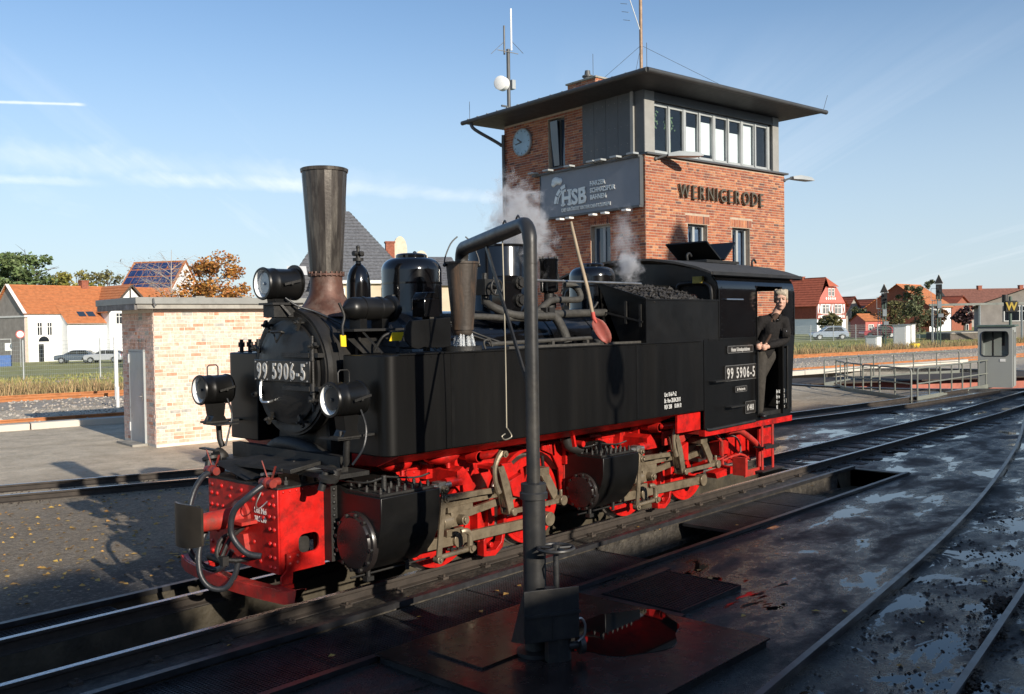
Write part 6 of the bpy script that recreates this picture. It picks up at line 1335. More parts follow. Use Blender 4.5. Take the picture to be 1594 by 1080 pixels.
b = MB(SHX); b.box(.545,.578,-.05,0,-.1,2.02); b.box(1.472,1.505,-.055,0,-.1,2.02); b.box(.545,1.505,-.05,0,1.985,2.03); b.build('door_frame', MT['frame_grey'], shed)
b = MB(SHX); b.cyl((1.38,-.05,.98),(1.38,-.10,.98),.012,n=8); b.bar((1.39,-.10,.98),(1.27,-.10,.98),.015,.02); b.box(1.36,1.41,-.055,-.045,.88,1.06); b.build('door_handle', MT['steel'], dr)
for z in (.15,1.72): b = MB(SHX); b.box(.50,.575,-.06,-.005,z,z+.20); b.build('door_hinge', MT['blind'], dr)
b = MB(SHX); b.box(.5,1.55,-.35,-.01,GZ,GZ+.05); b.build('door_step', MT['concrete'], shed)
ov = .42
b = MB(HM); b.box(-ov,HW+ov,-ov*.55,HD+ov*.8,HT+.002,HT+.10); b.build('roof_slab', mat('roof_slab_edge', (.34,.32,.28), .8, var=.25, scale=3, dirt=(.12,.11,.10), dirt_amt=.6, dirt_scale=2), shed)
b = MB(HM); b.box(-ov-.05,HW+ov+.05,-ov*.55-.05,HD+ov*.8+.05,HT+.102,HT+.25); rt = b.build('roof_trim', mat('lead_roof_trim', (.25,.25,.23), .5, var=.2, scale=4, dirt=(.14,.13,.12), dirt_amt=.5), shed, bevel=.01)
for x in (.9,2.0,3.1,4.2,5.3): b = MB(HM); b.box(x,x+.22,-.15,.0,HT+.251,HT+.285); b.build('roof_clip', MT['concrete'], rt)
b = MB(HM); b.tube([(-.1,-.30,HT+.22),(-.1,-.33,HT+.12),(-.06,-.34,HT+.06)],.02,8); b.build('gutter_spout', MT['clad'], rt)
b = MB(HM); b.box(-ov-.052,-ov-.001,-ov*.5,HD+.25,HT-.02,HT+.10); b.build('roof_fascia', mat('weathered_fascia', (.12,.11,.105), .7, var=.5, scale=6, dirt=(.34,.33,.32), dirt_amt=.5, dirt_scale=5), shed)
# ================================================================== WATER CRANE
MT['crane'] = mat('crane_black_paint', (.022,.022,.022), .45, var=.35, scale=5, dirt=(.075,.066,.052), dirt_amt=.5, dirt_scale=4, bump=.06, bscale=20)
MT['spout'] = mat('rusty_spout', (.055,.043,.034), .6, .2, var=.5, scale=8, dirt=(.19,.105,.055), dirt_amt=.8, dirt_scale=6, bump=.15, bscale=30, streak=True)
CXY = Vector((5.37,-2.92,0)); GP = GZ+.076
crane = thing('water_crane', 'tall black water crane with bent pipe arm filling the locomotive tank', 'water crane', (CXY.x,CXY.y,GP))
FE = Vector((6.47,-1.04,0)); dA = (FE-CXY).normalized()
zt = 3.28
pts = [(CXY.x,CXY.y,1.15),(CXY.x,CXY.y,2.2),(CXY.x,CXY.y,zt-.16)]
for a in (15,30,45,60,75,90): pts.append(tuple(CXY+dA*(.16*(1-math.cos(R_(a))))+Vector((0,0,zt-.16+.16*math.sin(R_(a))))))
end = FE-dA*.10; pts += [tuple(CXY+dA*.8+Vector((0,0,zt-.01))), tuple(end+Vector((0,0,zt-.03)))]
for a in (30,60,90): pts.append(tuple(end+dA*(.11*math.sin(R_(a)))+Vector((0,0,zt-.03-.11*(1-math.cos(R_(a)))))))
pts.append((FE.x,FE.y,3.05))
b = MB(); b.tube(pts,[.053]*3+[.057]*6+[.066]*6,20); b.build('pipe_arm', MT['crane'], crane, angle=60)
b = MB(); b.lathe((CXY.x,CXY.y,2.96),(0,0,1),[(0,.053),(0,.0565),(.012,.0565),(.012,.053)],20,cap=False); b.build('pipe_joint', MT['crane'], crane)
b = MB(); b.lathe((CXY.x,CXY.y,GP),(0,0,1),[(0,.15),(.03,.15),(.04,.088),(1.20,.088),(1.205,.108),(1.25,.108),(1.26,.098),(1.32,.098),(1.33,.058)],28); b.build('standpipe', MT['crane'], crane)
b = MB(); b.bar(tuple(CXY+dA*1.28+Vector((0,0,zt-.06))),(CXY.x+.03,CXY.y+.06,2.0),.014,.045,tuple(dA)); b.build('brace', MT['crane'], crane)
b = MB(); b.cyl((FE.x,FE.y,2.45),(FE.x,FE.y,3.11),.105,.160,28,False); b.lathe((FE.x,FE.y,3.10),(0,0,1),[(0,.160),(0,.170),(.02,.170),(.02,.150)],28,cap=False); b.lathe((FE.x,FE.y,2.40),(0,0,1),[(0,.085),(.02,.095),(.05,.095),(.05,.108),(.09,.108),(.09,.104)],28,cap=False); b.build('spout_cone', MT['spout'], crane)
for s_ in (-1,1):
    e = Vector((-dA.y,dA.x,0))*s_
    b = MB(); b.tube([tuple(FE+e*.175+Vector((0,0,3.08))),tuple(FE+e*.17+Vector((0,0,3.16))),tuple(FE+e*.11+Vector((0,0,3.30))),tuple(FE+e*.04+Vector((0,0,3.37)))],.007,6,smooth=4); b.ball(FE+e*.175+Vector((0,0,3.09)),.02); b.build('spout_bail', MT['crane'], crane)
b = MB(); p0 = CXY+dA*.75; b.tube([tuple(p0+Vector((0,0,zt-.05))),tuple(p0+Vector((.02,.01,2.8))),tuple(p0+Vector((.05,.03,2.2))),tuple(p0+Vector((.05,.03,1.62)))],.006,6,smooth=4)
q = p0+Vector((.05,.03,1.62)); b.tube([tuple(q),tuple(q+Vector((.03,0,-.03))),tuple(q+Vector((.05,-.01,-.08))),tuple(q+Vector((-.02,0,-.10))),tuple(q+Vector((-.06,.0,-.07))),tuple(q+Vector((-.02,0,-.05)))],.006,6,smooth=4); b.build('pull_chain', mat('tarnished_chain', (.30,.27,.21), .45, .6, var=.3), crane)
for d_ in (.25,.62): b = MB(); k = CXY+dA*d_; b.tube([tuple(k+Vector((0,0,zt+.05))),tuple(k+dA*.05+Vector((0,0,zt+.085))),tuple(k+dA*.10+Vector((0,0,zt+.06)))],.008,6,smooth=3); b.build('chain_eye', MT['crane'], crane)
hw = CXY+Vector((.02,-.20,0))
handwheel('handwheel', (hw.x,hw.y,.80), .135, (0,0,1), crane, MT['crane'], 5, .014)
b = MB(); b.cyl((hw.x,hw.y,GP),(hw.x,hw.y,.82),.022,n=10); b.tube([(hw.x,hw.y,.72),(hw.x-.05,hw.y-.03,.68),(hw.x-.03,hw.y-.02,.6)],.01,6); b.build('valve_stem', MT['crane'], crane)
# equipment cover beside the standpipe
ca = R_(-28); cx_ = Vector((math.cos(ca),math.sin(ca),0)); cyv = Vector((-cx_.y,cx_.x,0)); CM = frame((5.27,-3.17,GP), cx_, cyv, (0,0,1))
b = MB(CM); b.box(-.22,.22,-.012,.0,.18,.57); cov = b.build('cover_plate', MT['crane'], crane, bevel=.003)
b = MB(CM); b.box(-.225,.225,-.028,-.013,.37,.395); b.box(.005,.015,-.022,-.012,.18,.37); b.build('cover_strap', MT['crane'], cov)
b = MB(CM); b.add([(-.22,.002,.18),(-.22,.002,.57),(-.22,.30,.10),(-.22,.002,.57),(.22,.002,.57),(.22,.30,.10),(-.22,.30,.10),(.22,.002,.18)],[(0,1,2),(3,4,5,6),(7,5,4)]); b.build('cover_box', MT['crane'], crane)
b = MB(CM); b.box(-.02,.06,.02,.10,.0,.56); b.cyl((.1,.1,0),(.1,.1,.2),.09,n=14); b.lathe((.10,.06,.10),(1,0,0),[(0,.03),(.14,.03),(.14,.07),(.18,.07)],12); b.build('cover_post', MT['crane'], crane)
b = MB(CM); b.tube([(.22,.02,.14),(.27,.02,.18),(.28,.02,.26),(.25,.02,.31),(.22,.02,.31)],.010,8,smooth=4); b.build('cover_handle', MT['steel'], crane)
# falling water
wm = bpy.data.materials.new('falling_water'); wm.use_nodes = True; pb = wm.node_tree.nodes['Principled BSDF']; pb.inputs['Base Color'].default_value = (.85,.88,.90,1); pb.inputs['Roughness'].default_value = .08; pb.inputs['Transmission Weight'].default_value = .65; pb.inputs['IOR'].default_value = 1.33
b = MB(); rr4 = random.Random(3)
for i in range(26):
    a = rr4.uniform(0,6.28); r = .082*math.sqrt(rr4.random()); x, y = FE.x+r*math.cos(a), FE.y+r*math.sin(a); k = 1.0+rr4.uniform(.0,.45)
    b.tube([(x,y,2.43),(FE.x+r*math.cos(a)*k*.9,FE.y+r*math.sin(a)*k*.9,2.33),(FE.x+r*k*math.cos(a)*1.15+rr4.gauss(0,.008),FE.y+r*k*math.sin(a)*1.15,2.21)],[.010,.016,.011],6,smooth=3)
tag(b.build('water_stream', wm), 'white stream of water falling from the crane spout into the tank', 'water')
# ================================================================== SHOVEL LEANING ON THE TANK
sh_ = thing('shovel', 'long-handled shovel with red blade leaning upright on the tank top', 'shovel', (8.5,-1.25,2.27))
b = MB(); b.tube([(8.33,-1.22,2.58),(8.36,-1.12,2.9),(8.38,-.98,3.3),(8.38,-.88,3.66)],[.020,.021,.020,.017],10,smooth=4); b.build('handle', MT['wood_handle'], sh_)
V = []; F = []
for i in range(9):
    t = i/8; c = Vector((8.33,-1.22,2.58)).lerp(Vector((8.52,-1.285,2.265)), t); wv = [.012,.025,.065,.078,.080,.080,.074,.058,.025][i]
    e = Vector((.62,-.62,.25)).normalized(); nn = Vector((-.55,-.6,.1)).normalized()
    for k in (-1,-.5,0,.5,1): V.append(c+e*wv*k+nn*(abs(k)**2*.03*min(1,t*4)))
for i in range(8):
    for k in range(4): F.append((i*5+k,i*5+k+1,(i+1)*5+k+1,(i+1)*5+k))
b = MB(); b.add(V,F); ob = b.build('blade', mat('faded_red_enamel', (.29,.070,.055), .5, var=.2, scale=10, dirt=(.30,.16,.13), dirt_amt=.6, dirt_scale=9), sh_); md = ob.modifiers.new('solid','SOLIDIFY'); md.thickness = .004
b = MB(); b.tube([(8.325,-1.22,2.62),(8.335,-1.225,2.55),(8.37,-1.235,2.50)],[.024,.024,.012],10); b.build('socket', mat('red_socket', (.50,.09,.07), .5, var=.2), sh_)
# ================================================================== THE PERSON IN THE DOORWAY
MT['skin'] = mat('skin', (.56,.33,.24), .5, var=.08, scale=30); MT['hair'] = mat('grey_blond_hair', (.36,.30,.22), .6, var=.4, scale=60)
MT['jacket'] = mat('black_denim', (.017,.0155,.015), .85, var=.35, scale=40, bump=1.0, bscale=11, spec=.15); MT['trousers'] = mat('faded_black_trousers', (.048,.043,.037), .9, var=.3, scale=14, bump=1.0, bscale=10, spec=.15); MT['shirt'] = mat('brown_jumper', (.065,.035,.022), .9, var=.2, scale=60); MT['shoe'] = mat('black_leather', (.015,.014,.014), .4, var=.3)
man = thing('person', 'person in black work clothes leaning out of the locomotive cab doorway', 'person', (12.06,-1.2,1.14))
def remesh(o, vox, it=6):
    m = o.modifiers.new('remesh','REMESH'); m.mode = 'VOXEL'; m.voxel_size = vox; m.use_smooth_shade = True
    s = o.modifiers.new('smooth','SMOOTH'); s.factor = .5; s.iterations = it
def limb(b, pts, rs, n=12): 
    b.tube(pts, rs, n, smooth=4)
    for p, r in zip(pts, rs): b.ellip(p, r, r, r, 10, 7)
hipc = Vector((12.17,-1.27,2.02)); chest = Vector((12.24,-1.37,2.38)); neck = Vector((12.24,-1.44,2.575))
face = Vector((-.88,-.46,-.02)).normalized(); hup = (Vector((.10,.03,1))).normalized(); hx = face.cross(hup).normalized(); hup = hx.cross(face).normalized()*-1
if hup.z < 0: hup = -hup
hx = hup.cross(-face).normalized()         # person's left
HC = Vector((12.28,-1.50,2.775)); HF = frame(HC, hx*1.14, -face*1.14, hup*1.14)   # local: x side, -y face, z up
shl = Vector((12.38,-1.50,2.48)); shr = Vector((12.07,-1.30,2.49))
el = Vector((12.36,-1.53,2.22)); er = Vector((11.96,-1.24,2.24)); hl = Vector((11.95,-1.43,2.12)); hr = Vector((11.89,-1.38,2.13))
kl, kr = Vector((12.12,-1.22,1.62)), Vector((11.99,-1.31,1.62)); fl, fr = Vector((12.15,-1.16,1.20)), Vector((12.0,-1.28,1.19))
hipl, hipr = hipc+Vector((.06,-.05,-.06)), hipc+Vector((-.08,.0,-.06))
b = MB()
limb(b,[hipc,chest,neck],[.13,.13,.058]); limb(b,[neck,HC+hup*-.05],[.056,.055])
for a_, e_, h_ in ((shl,el,hl),(shr,er,hr)): limb(b,[chest.lerp(a_,.6),a_,e_,h_],[.06,.058,.042,.030])
for a_, k_, f_ in ((hipl,kl,fl),(hipr,kr,fr)): limb(b,[hipc,a_,k_,f_],[.09,.085,.058,.042])
hb = MB(HF)
hb.ellip((0,.012,.035),.076,.096,.090,18,12); hb.ellip((0,-.022,-.035),.060,.070,.085,18,12); hb.ellip((0,-.045,-.098),.034,.034,.026); hb.ellip((0,-.088,-.005),.012,.014,.030); hb.ellip((0,-.100,-.022),.015,.015,.012); hb.ellip((.0,-.072,.036),.055,.022,.013); hb.ellip((.030,-.068,-.022),.024,.018,.020); hb.ellip((-.030,-.068,-.022),.024,.018,.020); hb.ellip((.0,-.082,-.060),.024,.014,.007); hb.ellip((0,-.080,-.072),.020,.013,.007)
for s_ in (-1,1): hb.ellip((s_*.076,.010,-.008),.010,.020,.032)
b.v += hb.v and [] or []
o_ = len(b.v); b.v += hb.v; b.f += [tuple(i+o_ for i in f) for f in hb.f]
# hands closed round the handrail
for h_, s_ in ((hl,1),(hr,-1)):
    b.ellip(h_+Vector((-.03,-.01,0)), .045,.032,.045)
    for k in range(4):
        z = .034-.023*k; ln = (.9,1.0,.95,.8)[k]
        b.tube([h_+Vector((-.045,-.015,z)),h_+Vector((-.085*ln,-.035,z+.004)),h_+Vector((-.10*ln,-.005,z)),h_+Vector((-.085*ln,.02,z-.004))],[.0115,.0105,.0098,.009],8,smooth=2)
    b.tube([h_+Vector((-.02,-.02,.036)),h_+Vector((-.045,-.045,.055)),h_+Vector((-.075,-.045,.05))],[.014,.012,.010],8,smooth=2)
body = b.build('body', MT['skin'], man); remesh(body, .0075, 4)
for s_ in (-1,1):
    e = MB(HF); e.ellip((s_*.031,-.086,.008),.012,.006,.0065); e.build('eye', mat('eye_dark', (.05,.045,.045), .2), man)
    e = MB(HF); e.ellip((s_*.031,-.094,.028),.020,.006,.004); e.build('eyebrow', MT['hair'], man)
e = MB(HF); e.ellip((0,-.0955,-.064),.022,.006,.0028); e.build('mouth', mat('lips', (.34,.13,.11), .5), man)
# hair: cap plus fringe
hb = MB(HF); hb.ellip((0,.026,.055),.084,.098,.082,20,12); hb.ellip((0,.055,.01),.080,.075,.085,20,12); hb.ellip((.02,-.048,.092),.056,.036,.034); hb.ellip((-.030,-.050,.078),.040,.030,.036)
for s_ in (-1,1): hb.ellip((s_*.070,.0,.035),.016,.045,.045)
rrh = random.Random(2)
for i in range(70):
    a = rrh.uniform(-2.6,2.6); x = math.sin(a)*.075; y = -math.cos(a)*.085+.015; zt_ = .05+rrh.uniform(0,.05); k = -.02 if abs(a) < .9 else -.05
    hb.tube([(x*.7,y*.7,.125),(x*1.02,y*1.02,zt_+.03),(x*1.02,y*1.02,zt_+k+.01)],[.010,.010,.004],5,smooth=2)
ho = hb.build('hair', MT['hair'], man); remesh(ho, .007, 2)
# clothes
b = MB(); limb(b,[hipc+Vector((0,0,.02)),hipc.lerp(chest,.5),chest,chest+Vector((.01,-.02,.10))],[.145,.14,.145,.12]); b.ellip(chest+Vector((0,0,-.02)),.165,.135,.23)
limb(b,[shr,chest+Vector((.005,-.02,.11)),shl],[.066,.095,.066])
for a_, e_, h_ in ((shl,el,hl),(shr,er,hr)): limb(b,[a_,e_,e_.lerp(h_,.80)],[.074,.060,.048])
jk = b.build('jacket', MT['jacket'], man); remesh(jk, .012, 5)
b = MB(); cc = neck+Vector((-.01,-.01,-.025))
for s_ in (-1,1): b.add([cc+hx*s_*.02+face*.085+Vector((0,0,-.07)), cc+hx*s_*.085+face*.055+Vector((0,0,-.05)), cc+hx*s_*.085-face*.02+Vector((0,0,.03)), cc+hx*s_*.06+face*.05+Vector((0,0,.035))],[(0,1,2,3)])
co_ = b.build('collar', MT['jacket'], man); md = co_.modifiers.new('s','SOLIDIFY'); md.thickness = .012
fx = Vector((-.80,-.60,0)).normalized(); sx_ = Vector((-fx.y,fx.x,0))
b = MB(); limb(b,[neck+fx*.035+Vector((0,0,-.02)),chest+fx*.100-sx_*.02+Vector((0,0,.08)),chest+fx*.122-sx_*.03+Vector((0,0,-.08)),hipc+fx*.122-sx_*.03+Vector((0,0,.08))],[.048,.034,.026,.020]); jo = b.build('jumper', MT['shirt'], man); remesh(jo, .010, 4)
b = MB(); b.ellip(hipc+Vector((0,0,.05)),.158,.140,.055,16,8); hm = b.build('jacket_hem', MT['jacket'], man)
b = MB(); pk = shl+Vector((-.10,-.075,-.10)); e1 = (shl-shr).normalized(); b.add([pk-e1*.06+Vector((0,0,0)),pk+e1*.06+Vector((0,0,0)),pk+e1*.06+Vector((0,0,-.13)),pk-e1*.06+Vector((0,0,-.13))],[(0,1,2,3)]); 
po = b.build('breast_pocket', MT['jacket'], man); md = po.modifiers.new('s','SOLIDIFY'); md.thickness = .012
b = MB(); b.ball(pk+Vector((-.012,-.012,-.045)),.010); b.ball(chest+fx*.17+sx_*.06+Vector((0,0,.12)),.009); b.build('buttons', MT['bright'], man)
b = MB(); limb(b,[hipl+Vector((0,0,.05)),hipl,kl,fl+Vector((0,0,.05))],[.105,.105,.082,.074]); limb(b,[hipr+Vector((0,0,.05)),hipr,kr,fr+Vector((0,0,.05))],[.11,.110,.088,.078]); b.ellip(hipc,.140,.125,.12)
tr_ = b.build('trousers', MT['trousers'], man); remesh(tr_, .012, 4)
for f_, d_ in ((fl,Vector((-.6,-.8,0))),(fr,Vector((-.5,-.86,0)))):
    b = MB(); d_ = d_.normalized(); b.ellip(f_+Vector((0,0,-.015)),.05,.05,.05); b.ellip(f_+d_*.07+Vector((0,0,-.025)),.055,.055,.032); b.ellip(f_+d_*.14+Vector((0,0,-.03)),.048,.048,.028); b.ellip(f_-d_*.03+Vector((0,0,-.03)),.045,.045,.03)
    so_ = b.build('shoe', MT['shoe'], man); remesh(so_, .010, 3)
# ================================================================== STEAM
def steam(name, c, rx, ry, rz, dens, lean, seed, kind='stuff'):
    m = bpy.data.materials.new('steam'); m.use_nodes = True; t = m.node_tree; n = t.nodes; l = t.links; n.remove(n['Principled BSDF']); out = [x for x in n if x.type == 'OUTPUT_MATERIAL'][0]
    pv = n.new('ShaderNodeVolumePrincipled'); pv.inputs['Color'].default_value = (.97,.96,.96,1); pv.inputs['Anisotropy'].default_value = .2
    tc_ = n.new('ShaderNodeTexCoord'); nz = n.new('ShaderNodeTexNoise'); nz.inputs['Scale'].default_value = 7; nz.inputs['Detail'].default_value = 5; nz.inputs['Distortion'].default_value = .7
    mp = n.new('ShaderNodeMapping'); mp.inputs['Location'].default_value = (seed,seed*2,0); l.new(tc_.outputs['Object'], mp.inputs[0]); l.new(mp.outputs[0], nz.inputs[0])
    sc = n.new('ShaderNodeMapping'); sc.inputs['Scale'].default_value = (1/rx,1/ry,1/rz); l.new(tc_.outputs['Object'], sc.inputs[0]); ln = n.new('ShaderNodeVectorMath'); ln.operation = 'LENGTH'; l.new(sc.outputs[0], ln.inputs[0])
    fo = n.new('ShaderNodeMapRange'); fo.inputs[1].default_value = 1.0; fo.inputs[2].default_value = .1; fo.inputs[3].default_value = -.40; fo.inputs[4].default_value = .26; l.new(ln.outputs['Value'], fo.inputs[0])
    ad = n.new('ShaderNodeMath'); l.new(nz.outputs[0], ad.inputs[0]); l.new(fo.outputs[0], ad.inputs[1])
    mr_ = n.new('ShaderNodeMapRange'); mr_.inputs[1].default_value = .46; mr_.inputs[2].default_value = .72; mr_.inputs[3].default_value = 0; mr_.inputs[4].default_value = dens; l.new(ad.outputs[0], mr_.inputs[0]); l.new(mr_.outputs[0], pv.inputs['Density']); l.new(pv.outputs[0], out.inputs['Volume'])
    b = MB(); b.ellip((0,0,0),rx,ry,rz,20,14); o = b.build(name, m, kind=kind, origin=(0,0,0)); o.location = c; o.rotation_euler = lean; return o
steam('steam_plume', (8.22,-.25,3.60), .66,.66,1.12, 12, (0,R_(-24),0), 3.1)
steam('steam_plume', (10.25,-.35,3.24), .36,.36,.42, 11, (0,R_(8),0), 7.7)
steam('steam_plume', (10.35,-.2,3.62), .34,.34,.80, 3.2, (0,R_(6),0), 1.3)
# ================================================================== UNSEEN, BEHIND THE VIEWPOINT: PLACED TO SHADE THE YARD
MT['oldbrick'] = mat('sooty_brick', (.20,.09,.06), .9, var=.3, scale=4, bump=.3); MT['tin'] = mat('tarred_roof', (.05,.05,.05), .8, var=.2)
def shadow_block(name, x0, x1, h, label, y=-22, dep=7):  # added shadow caster; each block's height sets where the yard's shadow ends
    t = thing(name, label, 'shed', ((x0+x1)/2, y-dep/2, GZ)); b = MB(); b.box(x0,x1,y-dep,y,GZ,h-.35); b.build('wall', MT['oldbrick'], t); b = MB(); b.box(x0-.05,x1+.05,y-dep-.2,y+.05,h-.349,h); b.build('roof', MT['tin'], t)
    n = int((x1-x0)/3)
    for i in range(n): b = MB(); b.box(x0+.8+i*3,x0+2.2+i*3,y+.002,y+.06,1.2,3.6); b.build('window', MT['glass'], t)
shadow_block('shadow_shed', -40, .2, 9.0, 'tall end block added unseen behind the viewpoint to shade the yard')
shadow_block('shadow_shed', .3, 11.4, 7.45, 'low middle block added unseen behind the viewpoint to shade the yard')
shadow_block('shadow_shed', 11.5, 23.0, 9.75, 'second tall block added unseen behind the viewpoint to shade the yard')
shadow_block('shadow_shed', 23.1, 60, 8.7, 'long outer block added unseen behind the viewpoint to shade the yard')
ct = thing('shadow_turret', 'pointed turret added unseen behind the viewpoint to shadow the tower front', 'turret', (18.25,-22.7,9.75))  # added out of view, shaped to throw a spire-like shadow on the tower
b = MB(); b.box(17.65,18.95,-23.3,-22.1,9.75,15.3); b.build('turret_shaft', MT['oldbrick'], ct)
b = MB(); b.lathe((18.15,-22.7,15.3),(0,0,1),[(0,.45),(.35,.47),(.75,.28),(1.05,.01)],16); b.build('turret_cap', MT['tin'], ct)
yl = thing('yard_lamp', 'tall yard lamp post with bell shaped lantern behind the viewpoint', 'lamp post', (7.38,-8.72,GZ))
b = MB(); b.tube([(7.38,-8.72,GZ),(7.38,-8.72,4.25)],[.05,.035],10); b.build('lamp_pole', MT['crane'], yl)
b = MB()
for s_ in (-1,1): b.tube([(7.38,-8.72,4.22),(7.38+s_*.13,-8.72,4.34),(7.38+s_*.15,-8.72,4.5),(7.38+s_*.13,-8.72,4.62)],.018,8,smooth=4)
b.build('lamp_fork', MT['crane'], yl)
b = MB(); b.lathe((7.38,-8.72,4.42),(0,0,1),[(0,.08),(.12,.11),(.22,.16),(.30,.165),(.45,.12),(.60,.06),(.7,.02)],20); b.build('lantern', MT['crane'], yl)
# ================================================================== BACKGROUND: HOUSES
MT['tile_orange'] = mat('orange_roof_tiles', (.46,.17,.065), .8, var=.25, scale=2.5, bump=.3, bscale=5); MT['tile_red'] = mat('red_roof_tiles', (.40,.10,.05), .8, var=.25, scale=2, bump=.3, bscale=5); MT['tile_brown'] = mat('brown_roof_tiles', (.20,.085,.06), .85, var=.3, scale=2, bump=.3, bscale=5)
MT['white_wall'] = mat('white_render', (.76,.77,.77), .9, var=.06, scale=.8); MT['grey_wall'] = mat('grey_render', (.30,.27,.24), .9, var=.2, scale=1.2); MT['cream_wall'] = mat('cream_render', (.52,.43,.31), .9, var=.12, scale=.8); MT['redhang'] = mat('red_tile_hanging', (.24,.055,.03), .85, var=.3, scale=3, bump=.3, bscale=6); MT['pink_wall'] = mat('pink_render', (.52,.15,.12), .9, var=.15); MT['redbrick'] = mat('red_brick_far', (.26,.085,.05), .9, var=.35, scale=6); MT['timber'] = mat('red_timber', (.30,.07,.045), .8, var=.2); MT['slate'] = mat('slate_roof', (.105,.108,.118), .62, var=.4, scale=5, bump=.6, bscale=7, dirt=(.20,.20,.21), dirt_amt=.5, dirt_scale=6); MT['stone'] = mat('pale_stone', (.58,.50,.38), .85, var=.15); MT['solar'] = mat('solar_panel', (.020,.040,.12), .18, .0, var=.3, scale=2); MT['trimwhite'] = mat('white_trim', (.75,.74,.70), .7, var=.05); MT['darkwood'] = mat('dark_boards', (.07,.055,.045), .85, var=.3); MT['tile_course'] = MT['tile_red']
def H(v): return Vector(v)
def tiled(b, p00, p10, p11, p01, n):
    """roof slope built as overlapping tile courses: p00-p10 eave, p01-p11 ridge"""
    p00, p10, p11, p01 = H(p00), H(p10), H(p11), H(p01); nr = (p10-p00).cross(p01-p00).normalized()
    if nr.z < 0: nr = -nr
    for i in range(n):
        a, c = i/n, (i+1)/n; l0, l1 = p00.lerp(p01,a), p00.lerp(p01,c); r0, r1 = p10.lerp(p11,a), p10.lerp(p11,c); up = nr*.05
        b.add([l0+up,r0+up,r1,l1,l0,r0],[(0,1,2,3),(4,5,1,0)])
def house(name, label, K, ang, Lx, Dy, eave, ridge, along='x', wall='white_wall', roof='tile_red', over=.35, z0=None, wins=(), gable='wall', hip=0., chimneys=(), rows=14, cat='house'):
    """K: corner nearest, local x along the front (ang), y to the back. wins: (face, u0, u1, z0, z1)"""
    ex = Vector((math.cos(ang), math.sin(ang), 0)); ey = Vector((-ex.y, ex.x, 0)); z0 = K[2] if z0 is None else z0
    M_ = frame((K[0],K[1],z0), ex, ey, (0,0,1)); c = M_ @ Vector((Lx/2,Dy/2,0)); t = thing(name, label, cat, tuple(c))
    b = MB(M_)
    b.box(0,Lx,0,Dy,-.5,eave)
    b.build('wall', MT[wall], t, flat=True)
    g = MB(M_); hz = eave+(ridge-eave)*(1-hip)
    if along == 'x':
        for x, xx in ((0,.02),(Lx,-.02)):
            k = Dy/2*hip; g.add([(x+xx,0.02,eave),(x+xx,Dy-.02,eave),(x+xx,Dy/2+k,hz),(x+xx,Dy/2-k,hz)],[(0,1,2,3)])
    else:
        for y, yy in ((0,.02),(Dy,-.02)):
            k = Lx/2*hip; g.add([(0.02,y+yy,eave),(Lx-.02,y+yy,eave),(Lx/2+k,y+yy,hz),(Lx/2-k,y+yy,hz)],[(0,1,2,3)])
    for q_ in (0,1):
        g2 = MB(); g2.v = g.v[q_*4:q_*4+4]; g2.f = [(0,1,2,3)]; g2.build('gable', MT[wall if gable == 'wall' else gable], t, flat=True)
    r = MB(M_); o = over; sl = (ridge-eave)/((Dy if along == 'x' else Lx)/2); e0 = eave-o*sl
    if along == 'x':
        h_ = Dy/2*hip*1.0; xa, xb = -o, Lx+o
        tiled(r,(xa,-o,e0),(xb,-o,e0),(xb-h_,Dy/2,ridge),(xa+h_,Dy/2,ridge),rows); tiled(r,(xb,Dy+o,e0),(xa,Dy+o,e0),(xa+h_,Dy/2,ridge),(xb-h_,Dy/2,ridge),rows)
        if hip:
            for s_, x in ((1,xa),(-1,xb)): r.add([(x,Dy/2-h_-.0,hz),(x,Dy/2+h_,hz),(x+s_*h_,Dy/2,ridge+.03)],[(0,1,2)])
        r.box(xa+h_,xb-h_,Dy/2-.09,Dy/2+.09,ridge-.02,ridge+.10)
    else:
        h_ = Lx/2*hip; ya, yb = -o, Dy+o
        tiled(r,(-o,yb,e0),(-o,ya,e0),(Lx/2,ya+h_,ridge),(Lx/2,yb-h_,ridge),rows); tiled(r,(Lx+o,ya,e0),(Lx+o,yb,e0),(Lx/2,yb-h_,ridge),(Lx/2,ya+h_,ridge),rows)
        if hip:
            for s_, y in ((1,ya),(-1,yb)): r.add([(Lx/2-h_,y,hz),(Lx/2+h_,y,hz),(Lx/2,y+s_*h_,ridge+.03)],[(0,1,2)])
        r.box(Lx/2-.09,Lx/2+.09,ya+h_,yb-h_,ridge-.02,ridge+.10)
    rf_ = r.build('roof', MT[roof], t, flat=True)
    for (x,y,w_,h2) in chimneys:
        b = MB(M_); b.box(x-w_/2,x+w_/2,y-w_/2,y+w_/2,ridge-1.2,ridge+h2); b.box(x-w_/2-.06,x+w_/2+.06,y-w_/2-.06,y+w_/2+.06,ridge+h2,ridge+h2+.12); b.build('chimney', MT['redbrick'], rf_)
    for wv in wins: add_window(M_, t, *wv, Lx=Lx, Dy=Dy)
    return t, M_
